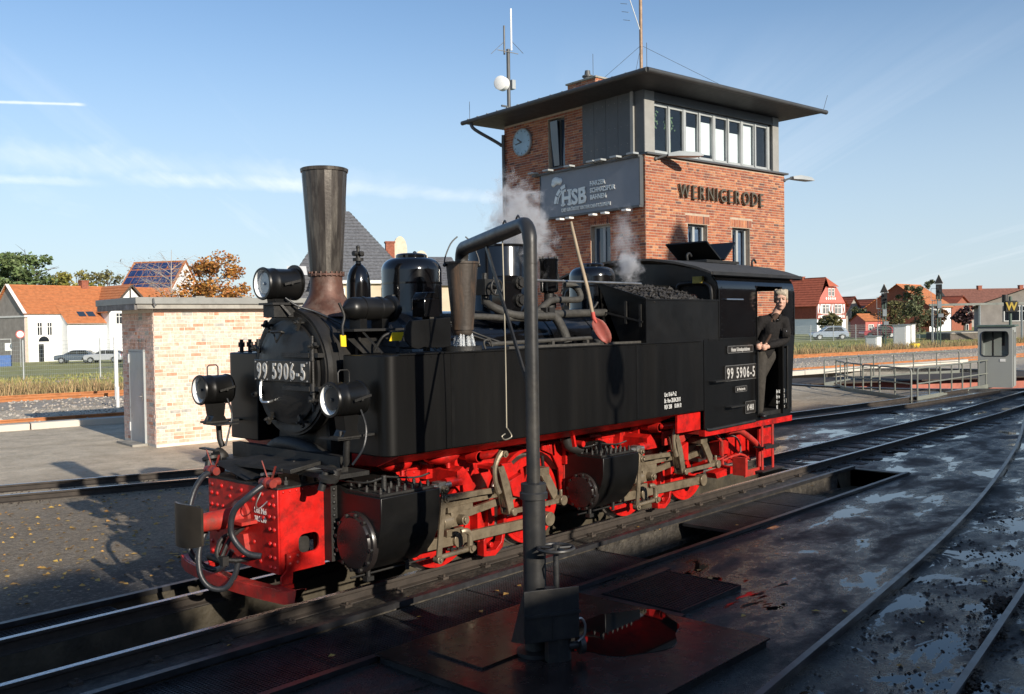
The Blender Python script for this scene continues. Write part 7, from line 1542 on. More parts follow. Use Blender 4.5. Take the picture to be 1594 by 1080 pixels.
def add_window(M_, t, face, u0, u1, z0, z1, Lx=0, Dy=0, fm='trimwhite', glass='glass_dark', cross=True):
    if face == 'f': F_ = M_
    elif face == 'r': F_ = M_ @ frame((Lx,0,0),(0,1,0),(-1,0,0),(0,0,1))
    elif face == 'l': F_ = M_ @ frame((0,Dy,0),(0,-1,0),(1,0,0),(0,0,1))
    b = MB(F_); b.box(u0-.1,u1+.1,-.07,.0,z0-.1,z0); b.box(u0-.1,u1+.1,-.07,0,z1,z1+.1); b.box(u0-.1,u0,-.07,0,z0,z1); b.box(u1,u1+.1,-.07,0,z0,z1)
    if cross: b.box((u0+u1)/2-.04,(u0+u1)/2+.04,-.05,0,z0,z1); b.box(u0,u1,-.045,0,z0+(z1-z0)*.65,z0+(z1-z0)*.65+.07)
    o = b.build('window', MT[fm], t); b = MB(F_); b.box(u0,u1,-.03,-.012,z0,z1); b.build('pane', MT[glass], o); return o
# ---- long white house with orange roof
ang = math.atan2(113.13-112.13, 55.68-42.99)
wl_, M_ = house('white_house', 'long white house with orange tiled roof and a grey gable end', (42.99,112.13,-1.26), ang, 22, 8.5, 5.9, 9.3, 'x', 'white_wall', 'tile_orange', .3, gable='grey_wall', chimneys=((9.6,4.3,.9,.7),), rows=18,
    wins=[('f',1.5,2.0,3.1,4.6),('f',2.7,3.2,3.1,4.6)])
b = MB(M_); b.box(-.04,-.005,0,8.5,-.5,5.9); b.build('gable_wall', MT['grey_wall'], wl_)
b = MB(M_); b.box(-.12,.28,-.3,8.8,5.3,5.5); b.add([(-.32,-.4,5.75),(.12,-.4,5.75),(.12,4.25,9.45),(-.32,4.25,9.45)],[(0,1,2,3)]); b.add([(-.32,8.9,5.75),(.12,8.9,5.75),(.12,4.25,9.45),(-.32,4.25,9.45)],[(0,1,2,3)]); b.build('verge', MT['trimwhite'], wl_)
b = MB(M_); b.box(4.35,9.3,-1.7,-.002,-.5,4.55); b.add([(4.35,-1.7,4.55),(4.35,-.0,4.55),(4.35,-.0,5.9)],[(0,1,2)]); b.build('lean_to_wall', MT['white_wall'], wl_)
b = MB(M_); tiled(b,(4.2,-1.95,4.45),(9.3,-1.95,4.45),(9.3,.9,6.68),(4.2,.9,6.68),8); b.build('lean_to_roof', MT['tile_orange'], wl_)
b = MB(M_); b.box(4.2,9.3,-2.05,-1.9,4.38,4.46); b.build('lean_to_gutter', MT['grey_wall'], wl_)
for x in (6.3,7.5): b = MB(M_); b.add([(x,-.9,5.36),(x+.95,-.9,5.36),(x+.95,-.1,5.98),(x,-.1,5.98)],[(0,1,2,3)]); b.build('skylight', MT['glass'], wl_)
b = MB(M_); b.box(9.3,15.0,-2.6,1.0,-.5,6.3); b.add([(9.3,-2.6,6.3),(15,-2.6,6.3),(12.15,-2.6,9.1)],[(0,1,2)]); b.build('wing_wall', MT['white_wall'], wl_)
b = MB(M_); tiled(b,(8.8,4,5.8),(8.8,-3.2,5.8),(12.15,-3.2,9.4),(12.15,4.2,9.4),10); tiled(b,(15.5,-3.2,5.8),(15.5,4,5.8),(12.15,4.2,9.4),(12.15,-3.2,9.4),10); b.build('wing_roof', MT['tile_orange'], wl_)
b = MB(M_); b.bar((8.8,-3.15,5.72),(12.15,-3.15,9.3),.08,.22); b.bar((15.5,-3.15,5.72),(12.15,-3.15,9.3),.08,.22); b.box(10.6,13.7,-2.75,-2.62,7.55,7.7); b.box(12.08,12.22,-2.75,-2.62,7.0,9.0); b.build('gable_timber', MT['darkwood'], wl_)
WM = M_ @ Matrix.Translation((0,-2.6,0))
for u in (10.2,11.6): add_window(WM, wl_, 'f', u, u+.75, 4.4, 5.7)
LM = M_ @ Matrix.Translation((0,-1.7,0)); add_window(LM, wl_, 'f', 6.6, 7.4, 1.2, 2.8, glass='blind')
b = MB(M_); b.box(1.35,3.05,-.10,0,-.5,2.2); arc_ = [(2.2+.85*math.cos(R_(a)),2.2+.85*math.sin(R_(a))) for a in range(0,181,15)]; b.prism(arc_,'y',-.10,0); pd = b.build('portal', MT['trimwhite'], wl_)
b = MB(M_); b.box(1.55,2.15,-.13,-.10,-.2,2.0); b.prism([(2.2+.65*math.cos(R_(a)),2.3+.65*math.sin(R_(a))) for a in range(0,181,15)],'y',-.13,-.10); b.build('door', MT['glass_dark'], pd)
b = MB(M_); b.box(.02,.35,-.06,-.0,-.5,5.8); b.build('corner_stones', mat('pink_stone', (.62,.42,.33), .9), wl_)
# ---- solar house behind
so_, M_ = house('solar_house', 'gabled house whose blue solar panels fill the whole roof slope', (62.0,128.0,-1.6), R_(-60), 8.2, 8.0, 9.6, 14.0, 'x', 'white_wall', 'tile_orange', .35, rows=10)
for i in range(7):
    for j in range(4):
        a, c = j/4, (j+1)/4-.03; x = .0+i*1.17
        def pz(t): return (-.25+4.2*t, 9.28+4.42*t+.30)
        y0_, zz0 = pz(a); y1_, zz1 = pz(c)
        b = MB(M_); b.add([(x,y0_,zz0),(x+1.10,y0_,zz0),(x+1.10,y1_,zz1),(x,y1_,zz1)],[(0,1,2,3)]); b.build('solar_panel', MT['solar'], so_)
# ---- slate-roofed villa
va = math.atan2(56.0-60.4, 55.5-48.7)
ex = Vector((math.cos(va),math.sin(va),0)); ey = Vector((-ex.y,ex.x,0)); VK = Vector((48.9,60.3,-.3)); VM = frame(VK, ex, ey, (0,0,1))
vil = thing('slate_villa', 'cream villa with a steep pointed slate roof and curved gables', 'house', tuple(VM @ Vector((3,4,0))))
b = MB(VM); b.box(0,7.9,0,8,-.5,6.75); b.box(-3.2,0,1.2,9,-.5,4.9); b.box(7.9,13,2,8,-.5,6.4); b.build('wall', MT['cream_wall'], vil, flat=True)
b = MB(VM); ap0, ap1 = (2.3,4.0,13.25), (3.0,4.0,13.25)
def quadroof(b, x0,x1,y0,y1,z,ax0,ax1,ay,az,n):
    tiled(b,(x0,y0,z),(x1,y0,z),(ax1,ay,az),(ax0,ay,az),n); tiled(b,(x1,y1,z),(x0,y1,z),(ax0,ay,az),(ax1,ay,az),n); tiled(b,(x0,y1,z),(x0,y0,z),(ax0,ay,az),(ax0,ay,az),n); tiled(b,(x1,y0,z),(x1,y1,z),(ax1,ay,az),(ax1,ay,az),n)
quadroof(b,-.35,8.25,-.35,8.35,6.6,2.35,2.9,4.0,13.3,22); b.build('roof', MT['slate'], vil, flat=True)
b = MB(VM); quadroof(b,-3.9,1.4,.7,9.4,4.75,-.6,2.0,5.0,9.9,14); b.build('wing_roof', MT['slate'], vil, flat=True)
b = MB(VM); quadroof(b,7.6,13.4,1.6,8.4,6.3,8.2,12.6,5.0,9.2,12); b.build('wing_roof', MT['slate'], vil, flat=True)
b = MB(VM); b.box(.2,.2+7.6,-.45,-.3,6.45,6.72); b.build('eaves_cornice', MT['trimwhite'], vil)
b = MB(VM); b.box(-2.6,-1.3,.6,2.4,6.0,7.3); dm_ = b.build('dormer', MT['slate'], vil)
add_window(VM @ Matrix.Translation((0,.6,0)), dm_, 'f', -2.35, -1.55, 6.15, 7.15)
b = MB(VM); b.add([(-2.8,.3,7.25),(-1.1,.3,7.25),(-1.1,3.2,8.2),(-2.8,3.2,8.2)],[(0,1,2,3)]); b.build('dormer_roof', MT['trimwhite'], vil)
def curved_gable(x, y, z, w_, h):
    pts = [(x-w_/2,z),(x+w_/2,z),(x+w_/2,z+h*.45),(x+w_*.36,z+h*.5),(x+w_*.38,z+h*.6)]+[(x+w_*.38*math.cos(R_(a)),z+h*.62+h*.38*math.sin(R_(a))) for a in range(0,181,20)]+[(x-w_*.38,z+h*.6),(x-w_*.36,z+h*.5),(x-w_/2,z+h*.45)]
    b = MB(VM); b.prism(pts,'y',y,y+.5); return b.build('curved_gable', MT['stone'], vil)
curved_gable(7.5,3.4,7.6,1.7,3.4); curved_gable(9.3,2.4,6.6,1.8,3.0)
b = MB(VM); b.box(6.15,6.95,3.2,4.0,8.2,10.35); b.box(6.08,7.02,3.13,4.07,10.351,10.5); b.build('chimney', MT['redbrick'], vil)
b = MB(VM); b.cyl((2.6,4,13.2),(2.6,4,14.3),.03,n=5); b.build('finial', MT['clad'], vil)
for u in (1.0,3.2,5.4): add_window(VM, vil, 'f', u, u+1.0, 4.2, 6.0)
# ---- right-hand group of houses
# the gable looks down the line; its long red-hung side faces the yard
e0 = Vector((154.3-143.3, 58.2-58.3, 0)).normalized()
gv_ = math.atan2(e0.y, e0.x)+R_(-8)
t, M_ = house('half_timbered_house', 'half-timbered house with hipped red roof and pink upper gable', (143.3,58.3,-.1), gv_, 8.2, 14, 5.0, 9.2, 'y', 'white_wall', 'tile_red', .5, gable='pink_wall', hip=.36, rows=12, chimneys=((4.1,5.5,.7,.25),), wins=[('f',1.5,2.2,3.3,4.7),('f',2.5,3.2,3.3,4.7),('f',5.0,5.7,3.3,4.7),('f',6.0,6.7,3.3,4.7),('f',3.2,3.8,6.2,7.3),('f',4.2,4.8,6.2,7.3)])
b = MB(M_); b.box(-.06,-.004,.1,14,2.5,5.0); b.build('hung_tiles', MT['redhang'], t)
for z in (2.4,3.1,4.85): b = MB(M_); b.box(0,8.2,-.06,-.002,z,z+.22); b.build('timber_beam', MT['timber'], t)
for x in (.0,.7,2.3,3.9,4.8,5.85,7.3,8.0): b = MB(M_); b.box(x,x+.16,-.055,-.002,2.62,4.84); b.build('timber_post', MT['timber'], t)
for (xa,xb) in ((.16,.9),(8.0,7.3),(3.3,3.9),(4.9,4.4)): b = MB(M_); b.bar((xa,-.03,2.65),(xb,-.03,4.8),.05,.14,(0,1,0)); b.build('timber_brace', MT['timber'], t)
for i in range(5): b = MB(M_); x = 2.6+i*.62; b.prism([(x+.2*math.cos(R_(a)),5.75+.22*math.sin(R_(a))) for a in range(0,360,30)],'y',-.05,-.002); b.build('gable_ornament', MT['trimwhite'], t)
house('red_roofed_cottage', 'small cottage with steep red roof beside the half-timbered house', (165.5,63.8,-.1), R_(-18), 6.0, 11, 2.6, 6.4, 'y', 'grey_wall', 'tile_red', .5, rows=10, wins=[('f',2.4,3.4,2.9,4.2)])
house('dormer_cottage', 'grey slate-hung cottage annexe with two white windows', (168.5,60.2,-.1), R_(-18), 4.6, 5, 2.6, 4.6, 'x', 'grey_wall', 'slate', .4, rows=6, wins=[('f',.9,1.7,1.0,2.3),('f',2.9,3.7,1.0,2.3)])
house('small_red_roof_house', 'little red roof showing behind the cottage and the trees', (188,66.5,-.1), R_(-20), 6, 8, 3.4, 6.3, 'y', 'redbrick', 'tile_red', .4, rows=8)
wfh, WFM = house('white_fronted_house', 'brick house with bright orange roof and white sunlit front', (165.9,48.6,-.1), math.atan2(48.03-48.6,177.36-165.92), 9.5, 11.0, 4.5, 8.3, 'x', 'white_wall', 'tile_orange', .5, rows=12, gable='redbrick', wins=[('f',1.6,2.4,.8,2.4),('f',1.6,2.4,2.9,4.2),('f',4.4,5.2,.8,2.4),('f',4.4,5.2,2.9,4.2)], chimneys=())
b = MB(WFM); b.box(-.06,-.004,0,11.0,-.3,4.5); b.build('brick_side', MT['redbrick'], wfh)
house('brick_house', 'dark brick gabled house with red roof and arched white door', (178.5,49.0,-.1), R_(-14), 6.4, 10, 4.2, 6.2, 'y', 'redbrick', 'tile_red', .4, rows=9, wins=[('f',3.6,4.3,2.0,4.0),('f',5.0,5.7,2.0,4.0),('f',3.8,5.2,.0,1.6)])
house('long_brown_roof_house', 'long building with weathered brown roof far behind', (228,64.5,-.1), R_(-45), 26, 10, 5.5, 8.9, 'x', 'grey_wall', 'tile_brown', .4, rows=10, chimneys=((9,5,.9,.7),(19,5,.9,.7)))
house('grey_goods_shed', 'grey rendered goods shed with wide low gable', (116.3,26.2,-.1), R_(-72), 15, 22, 3.9, 6.6, 'y', 'grey_wall', 'darkwood', .8, rows=8, wins=[('f',2.6,5.6,2.0,3.6)])
house('pink_hut', 'small salmon pink hut behind the wire fence', (118,40.2,-.1), R_(-30), 3.4, 3, 2.2, 3.0, 'x', 'pink_wall', 'tile_orange', .2, rows=4, wins=[('f',.5,1.1,.8,1.6),('f',2.0,2.6,.8,1.6)])
# ================================================================== TREES
def leaf_mat(name, col): 
    m = mat(name, col, .7, var=.25, scale=1.2, island=.5); return m
MT['bark'] = mat('bark', (.10,.075,.055), .9, var=.35, scale=6, bump=.3); MT['birch'] = mat('birch_bark', (.36,.31,.27), .8, var=.35, scale=5)
def tree(label, base, h, cr, leafm, n, seed, lsz=.22, trunk=.18, bark='bark', cz=.62, sq=1.0, clump=22, name='tree', bare=False, droop=0):
    rr = random.Random(seed); t = thing(name, label, 'tree', base); bx, by, bz = base
    b = MB(); top = Vector((bx+rr.uniform(-.3,.3),by+rr.uniform(-.3,.3),bz+h*.92)); b.tube([(bx,by,bz),(bx+rr.uniform(-.1,.1),by,bz+h*.3),(bx+rr.uniform(-.3,.3),by+rr.uniform(-.2,.2),bz+h*.6),top],[trunk,trunk*.8,trunk*.5,trunk*.12],8,smooth=3)
    ends = []
    for i in range(14 if not bare else 26):
        f0 = rr.uniform(.28,.85); a = rr.uniform(0,6.28); ln = cr*rr.uniform(.6,1.05)*(1-.45*abs(f0-.5)); p0 = Vector((bx,by,bz+h*f0)); p2 = p0+Vector((math.cos(a)*ln,math.sin(a)*ln,ln*rr.uniform(.25,.8))); pm = p0.lerp(p2,.5)+Vector((0,0,ln*.06))
        if p2.z > bz+h: p2.z = bz+h
        b.tube([p0,pm,p2],[trunk*.32,trunk*.2,trunk*.06],5,smooth=2); ends.append(p2)
        for k in range(3 if not bare else 9):
            q0 = p0.lerp(p2,rr.uniform(.35,1)); q = q0+Vector((rr.gauss(0,1),rr.gauss(0,1),rr.gauss(.4-droop,.7)))*ln*.28; b.tube([q0,q0.lerp(q,.5)+Vector((0,0,.05)),q],[trunk*.10,trunk*.06,trunk*.02],4); ends.append(q)
            if bare:
                for w_ in range(3): q3 = q+Vector((rr.gauss(0,1),rr.gauss(0,1),rr.gauss(.1-droop,.7)))*ln*.15; b.tube([q,q3],[trunk*.03,trunk*.012],3)
    b.build('trunk', MT[bark], t)
    if n:
        c = MB(); V = []; F = []; cl = []
        for i in range(clump):
            while True:
                p = Vector((rr.uniform(-1,1),rr.uniform(-1,1),rr.uniform(-1,1)))
                if .25 < p.length < 1: break
            cl.append((Vector((bx,by,bz+h*cz))+Vector((p.x*cr*.82,p.y*cr*.82,p.z*h*(1-cz)*.86*sq)), cr*rr.uniform(.22,.42)))
        cl += [(e, cr*rr.uniform(.14,.26)) for e in ends[:30]]
        for i in range(n):
            cc_, r = rr.choice(cl); d = Vector((rr.gauss(0,1),rr.gauss(0,1),rr.gauss(0,1))).normalized()*r*rr.random()**.45; p = cc_+Vector((d.x,d.y,d.z*.8)); s_ = lsz*rr.uniform(.5,1.3)
            u = Vector((rr.gauss(0,1),rr.gauss(0,1),rr.gauss(0,.6))).normalized(); v = u.cross(Vector((rr.gauss(0,1),rr.gauss(0,1),rr.gauss(0,1)))).normalized(); o = len(V)
            V += [p-u*s_, p-v*s_*.6, p+u*s_, p+v*s_*.6]; F.append((o,o+1,o+2,o+3))
        c.v = [tuple(q) for q in V]; c.f = F; c.build('crown', leafm, t, flat=True)
    return t
LG, LY, LO_, LD_, LB, LR2 = leaf_mat('green_leaves', (.095,.135,.045)), leaf_mat('yellowing_leaves', (.20,.18,.035)), leaf_mat('orange_leaves', (.34,.145,.030)), leaf_mat('dull_green_leaves', (.085,.095,.040)), leaf_mat('olive_leaves', (.13,.12,.045)), leaf_mat('dark_purple_leaves', (.05,.022,.025))
tree('large green broadleaf tree rising behind the long white house', (57.5,151,-1.4), 16.5, 6.2, LG, 7000, 1, .34, .4)
tree('darker green tree at the very edge behind the grey gable', (50.5,156,-1.4), 12, 5.0, LG, 3500, 2, .34, .3)
tree('yellow-leaved tree behind the orange roof of the white house', (67,155,-1.4), 14.0, 5.6, LY, 4200, 3, .30, .3)
tree('thin olive tree between the yellow tree and the solar house', (66.5,142,-1.4), 13.2, 4.0, LB, 2600, 4, .26, .25)
tree('bare grey tree standing between the olive tree and solar house', (70.5,139,-1.4), 14.8, 4.4, LB, 0, 5, bark='birch', bare=True, trunk=.16)
tree('leafless pale birch beside the orange tree behind the shed', (46.3,82,-.8), 12.2, 3.9, LO_, 160, 6, .12, .13, 'birch', bare=True, droop=.35)
tree('orange autumn maple behind the brick shed roof', (42.0,66.5,-.5), 9.9, 3.2, LO_, 7500, 7, .15, .2, clump=30)
tree('rust-leaved bush tree behind the shed beside the maple', (39.0,68.5,-.5), 6.3, 2.4, LO_, 2500, 8, .15, .12)
tree('small yellow shrub beside the shed wall at the meadow', (28.6,48.5,-.4), 3.6, 1.2, LY, 900, 9, .10, .06)
tree('tall rounded tree with thinning olive leaves behind signal mast', (121.4,38,-.1), 4.9, 1.9, LB, 1900, 10, .16, .12)
tree('dark green spruce-shaped tree in front of the white-fronted house', (113,32.3,-.1), 6.4, 1.9, LD_, 3600, 11, .15, .14, cz=.45, sq=1.1)
tree('russet bush beside the dark spruce-shaped tree', (117,31.3,-.1), 4.0, 1.6, leaf_mat('russet_leaves', (.20,.10,.045)), 2000, 12, .20, .12)
tree('small dark purple tree in front of the brick house', (160,41.2,-.1), 3.9, 1.7, LR2, 1600, 13, .26, .15)
tree('low green bush in front of the half-timbered gable', (128,49.3,-.1), 3.0, 1.7, LB, 1300, 14, .26, .12)
tree('dark shrub between the cottage and the first signal', (122,42.6,-.1), 3.9, 1.3, LD_, 1500, 15, .24, .12)
tree('pale olive tree behind the steam dome near the villa', (70,65,-.3), 8.5, 3.0, LB, 1500, 16, .2, .15)
# ================================================================== FENCES
MT['galv'] = mat('galvanised_steel', (.38,.40,.40), .45, .5, var=.15); MT['wire'] = mat('fence_wire', (.34,.37,.36), .5, .4)
def fence(label, P0, P1, n, h, rows, cols, z=None, pr=.045, wr=.006):
    P0, P1 = Vector(P0), Vector(P1); t = thing('wire_fence', label, 'fence', tuple((P0+P1)/2)); d = (P1-P0)/n
    for i in range(n+1):
        p = P0+d*i; p.z = zg(p.x,p.y); b = MB(); b.cyl(p,p+Vector((0,0,h+.1)),pr,n=8); b.build('post', MT['galv'], t)
    for i in range(n):
        p, q = P0+d*i, P0+d*(i+1); p.z = zg(p.x,p.y); q.z = zg(q.x,q.y); b = MB()
        for j in range(rows+1): zz = .1+(h-.1)*j/rows; b.bar(p+Vector((0,0,zz)),q+Vector((0,0,zz)),wr,wr*1.6)
        for k in range(cols+1): m_ = p.lerp(q,k/cols); b.bar(m_+Vector((0,0,.08)),m_+Vector((0,0,h)),wr*.7,wr*.7)
        b.build('wire_panel', MT['wire'], t)
    return t
fence('mesh fence with grey posts across the meadow before the white house', (10.5,54.2,0), (24.5,39.4,0), 5, 2.05, 9, 40)
fence('long wire fence with thin posts along the line beyond the weeds', (88,44.4,0), (114.5,32.3,0), 9, 1.75, 8, 30, pr=.05, wr=.008)
# ================================================================== SMALL TRACKSIDE THINGS
MT['green_mast'] = mat('green_mast_paint', (.085,.12,.095), .5, var=.2, scale=4)
wp = thing('marker_post', 'tall thin white marker post beside the rusty rails', 'post', (15.0,25.6,-.1))
b = MB(); b.cyl((15.0,25.6,-.1),(15.0,25.6,2.15),.07,n=10); b.build('post', MT['trimwhite'], wp); b = MB(); b.lathe((15.0,25.6,2.15),(0,0,1),[(0,.085),(.05,.085),(.07,.03)],10); b.build('post_cap', MT['trimwhite'], wp)
b = MB(); b.cyl((13.9,23.1,-.12),(13.9,23.1,.52),.055,n=10); b.lathe((13.9,23.1,.52),(0,0,1),[(0,.06),(.05,.0601),(.07,.02)],10); tag(b.build('distance_stake', MT['trimwhite']), 'short white stake in the ballast below the marker post', 'stake')
rs = thing('road_sign', 'round white traffic sign with red rim in front of the gable', 'road sign', (37.2,97.3,-1.3))
fdir = (CAM-Vector((37.2,97.3,2.0))).normalized(); b = MB(); b.lathe((37.2,97.3,2.05),fdir,[(0,.42),(.03,.42)],24); b.build('sign_rim', mat('sign_red', (.55,.05,.04), .5), rs)
b = MB(); b.lathe(Vector((37.2,97.3,2.05))+fdir*.031,fdir,[(0,.33),(.012,.33)],24); b.build('sign_disc', MT['trimwhite'], rs); b = MB(); b.cyl((37.2,97.35,-1.4),(37.2,97.35,2.3),.035,n=8); b.build('sign_post', MT['galv'], rs)
nb = thing('notice_board', 'blue and white notice panel behind the fence below the gable', 'notice board', (36,100,-1.3))
b = MB(); b.box(33.5,37.6,101.0,101.1,-1.4,-.2); b.build('blue_panel', mat('blue_panel', (.05,.12,.32), .5), nb); b = MB(); b.box(35.2,36.0,100.9,100.99,.6,1.4); b.box(36.9,37.6,100.9,100.99,.3,1.1); b.build('white_notice', MT['trimwhite'], nb); b = MB(); b.box(33.6,37.6,101.0,101.06,1.5,1.58); b.box(33.6,33.68,101,101.06,-1.4,1.5); b.box(37.5,37.58,101,101.06,-1.4,1.5); b.build('panel_frame', MT['galv'], nb)
# ---- signals
def signal(x, y, H_, label):
    t = thing('railway_signal', label, 'signal', (x,y,-.12)); d = (Vector((0,-7.7,0))-Vector((x,y,0))).normalized(); e = Vector((-d.y,d.x,0))
    b = MB(); o = Vector((x,y,-.12))
    for s_ in (-1,1): b.bar(o+e*s_*.11,o+e*s_*.11+Vector((0,0,H_-1.6)),.11,.11,tuple(e))
    for i in range(int((H_-1.8)/.35)): b.bar(o+e*-.11+Vector((0,0,.3+i*.35)),o+e*.11+Vector((0,0,.3+i*.35+.12)),.03,.05)
    b.build('mast', MT['green_mast'], t)
    b = MB(); M_ = frame(o,e,-d,(0,0,1)); b.M = M_; b.box(-.24,.24,-.05,.02,H_-2.0,H_-.75); b.build('signal_head', BM, t)
    b = MB(M_); b.prism([(-.32,H_-.68),(.32,H_-.68),(0,H_+.05)],'y',-.05,.0); b.build('triangle_board', BM, t)
    b = MB(M_); b.prism([(-.36,H_-.72),(.36,H_-.72),(0,H_+.12)],'y',.001,.02); b.build('board_rim', MT['trimwhite'], t)
    for i in range(3): b = MB(M_); b.lathe(((-.1,.1,0)[i],-.05,H_-1.0-.3*i),(0,-1,0),[(0,.09),(.10,.10),(.10,.08),(.02,.07)],12); b.build('signal_lamp', MT['glass_dark'], t)
    b = MB(M_); b.box(-.62,.2,.05,.65,H_-2.1,H_-2.05); b.bar((-.6,.1,H_-2.05),(-.6,.1,H_-1.1),.03,.03); b.bar((-.6,.6,H_-2.05),(-.6,.6,H_-1.1),.03,.03); b.bar((-.6,.1,H_-1.1),(-.6,.6,H_-1.1),.03,.03); b.bar((-.6,.1,H_-1.1),(-.2,.1,H_-1.1),.03,.03); b.build('work_platform', MT['galv'], t)
    b = MB(M_); b.bar((-.50,.3,.0),(-.50,.3,H_-2.0),.04,.04); b.bar((-.30,.3,.0),(-.30,.3,H_-2.0),.04,.04)
    for i in range(int((H_-2)/.4)): b.bar((-.5,.3,.3+i*.4),(-.3,.3,.3+i*.4),.03,.03)
    b.build('ladder', MT['galv'], t)
    b = MB(M_); b.box(-.12,.20,-.2,.1,H_-2.75,H_-2.15); b.box(-.05,.35,-.15,.05,H_-3.5,H_-3.2); b.build('relay_case', MT['galv'], t)
    return t
signal(81.4,23.7,5.45,'railway signal with dark triangle beside white cabinets before the trees')
signal(81.5,19.2,6.05,'taller railway signal with dark triangle beside the orange-roofed house')
def cabinet(x, y, w_, h, d_, label):
    t = thing('trackside_cabinet', label, 'cabinet', (x,y,-.1)); b = MB(); b.box(x-d_/2,x+d_/2,y-w_/2,y+w_/2,-.1,h); b.build('cabinet_body', MT['trimwhite'], t, bevel=.02); b = MB(); b.box(x-d_/2-.06,x+d_/2+.06,y-w_/2-.06,y+w_/2+.06,h+.001,h+.07); b.build('cabinet_lid', MT['galv'], t); b = MB(); b.box(x-d_/2-.02,x-d_/2-.001,y-w_/2+.1,y+w_/2-.1,.2,h-.15); b.build('cabinet_door', MT['trimwhite'], t)
cabinet(79.5,23.9,1.0,.85,1.0,'low white cabinet at the foot of the first signal'); cabinet(80.5,21.9,1.1,1.75,.9,'tall white cabinet beside the track between both signals'); cabinet(96.5,27.2,1.2,1.7,1.0,'white cabinet by the fence behind the tall cabinet')
b = MB(); b.box(78.2,79.4,20.0,20.5,-.1,.30); tag(b.build('point_motor', MT['yellow'], bevel=.05), 'small yellow box on the ground beside the rusty track', 'box')
# ---- far platform wall and timber stack
pw = thing('loading_ramp', 'long low loading ramp with dark edge behind the second signal', 'ramp', (112,24,-.1)); b = MB(); b.add([(106,26.2,-.1),(135,20,-.1),(135,20,.6),(106,26.2,.6),(110,30,-.1),(139,24,-.1),(139,24,.6),(110,30,.6)],[(0,1,2,3),(3,2,6,7),(0,3,7,4),(1,5,6,2),(4,7,6,5)]); b.build('ramp_wall', mat('dark_ramp_wall', (.10,.085,.07), .9, var=.4, scale=2), pw)
b = MB(); b.add([(105.9,26.1,.6),(135,19.9,.6),(135,19.9,.72),(105.9,26.1,.72),(110,30,.6),(139,24,.6),(139,24,.72),(110,30,.72)],[(0,1,2,3),(3,2,6,7),(0,3,7,4),(1,5,6,2),(4,7,6,5)]); b.build('ramp_top', MT['concrete'], pw)
ts = thing('timber_stack', 'pale heap of stacked timber on the loading ramp', 'timber stack', (132,26.5,.72)); rr6 = random.Random(8)
for i in range(7): b = MB(); b.box(128+rr6.uniform(-1,1),133.5+rr6.uniform(-1,1),25.2+.3*(i%3),25.5+.3*(i%3),.72+.22*(i//3),.93+.22*(i//3)); b.build('timber', MT['cream_wall'], ts)
MT['gantry'] = mat('weathered_beam', (.16,.17,.15), .7, var=.3, scale=2)
# ---- gantry with pipe
ga = thing('pipe_gantry', 'long green steel beam on posts crossing in front of the houses', 'gantry', (103,20,-.1)); b = MB(); b.bar((98.6,25.8,3.66),(110,13.2,3.75),.28,.22); b.build('gantry_beam', MT['gantry'], ga)
for k in (.02,.3,.55,.85): p = Vector((98.6,25.8,-.1)).lerp(Vector((110,13.2,-.1)),k); b = MB(); b.bar(p,p+Vector((0,0,3.64)),.16,.16); b.build('gantry_post', MT['galv'], ga)
p = Vector((98.6,25.8,3.8)).lerp(Vector((110,13.2,3.8)),.45); b = MB(); b.cyl(p,p+Vector((0,0,.8)),.28,n=12); b.build('gantry_lamp', BM, ga)
# ================================================================== TURNTABLE
tp = setting('turntable_pit', (TT[0],TT[1],GZ)); b = MB()
b.lathe((TT[0],TT[1],GZ),(0,0,-1),[(0,7.0),(1.3,7.0),(1.31,5.6),(1.45,5.6),(1.46,.05)],64,cap=False); b.build('pit_basin', MT['concrete'], tp)
b = MB(); b.lathe((TT[0],TT[1],GZ),(0,0,1),[(-.02,7.35),(.06,7.35),(.06,7.0),(-.1,7.0)],64,cap=False); b.build('pit_coping', MT['grating'], tp)
tb_ = thing('turntable', 'turntable bridge with faded red girders lying in its round pit', 'turntable', (TT[0],TT[1],GZ-1.2))
br_ang = math.atan2(.0-.0, 1); Mtb = frame((TT[0],TT[1],GZ), Vector((math.cos(R_(-33)),math.sin(R_(-33)),0)), Vector((math.sin(R_(33)),math.cos(R_(33)),0)), (0,0,1))
for s_ in (-1,1): b = MB(Mtb); b.prism([(-6.9,0),(6.9,0),(6.9,-.35),(4,-1.0),(-4,-1.0),(-6.9,-.35)],'y',s_*1.1-.06,s_*1.1+.06); b.build('girder', mat('faded_red_girder', (.40,.12,.08), .6, var=.25), tb_)
b = MB(Mtb); b.box(-6.9,6.9,-1.6,1.6,.01,.06); b.build('deck', MT['sleeper'], tb_)
MT['rail_grey'] = mat('grey_railing_paint', (.17,.18,.155), .5, var=.15)
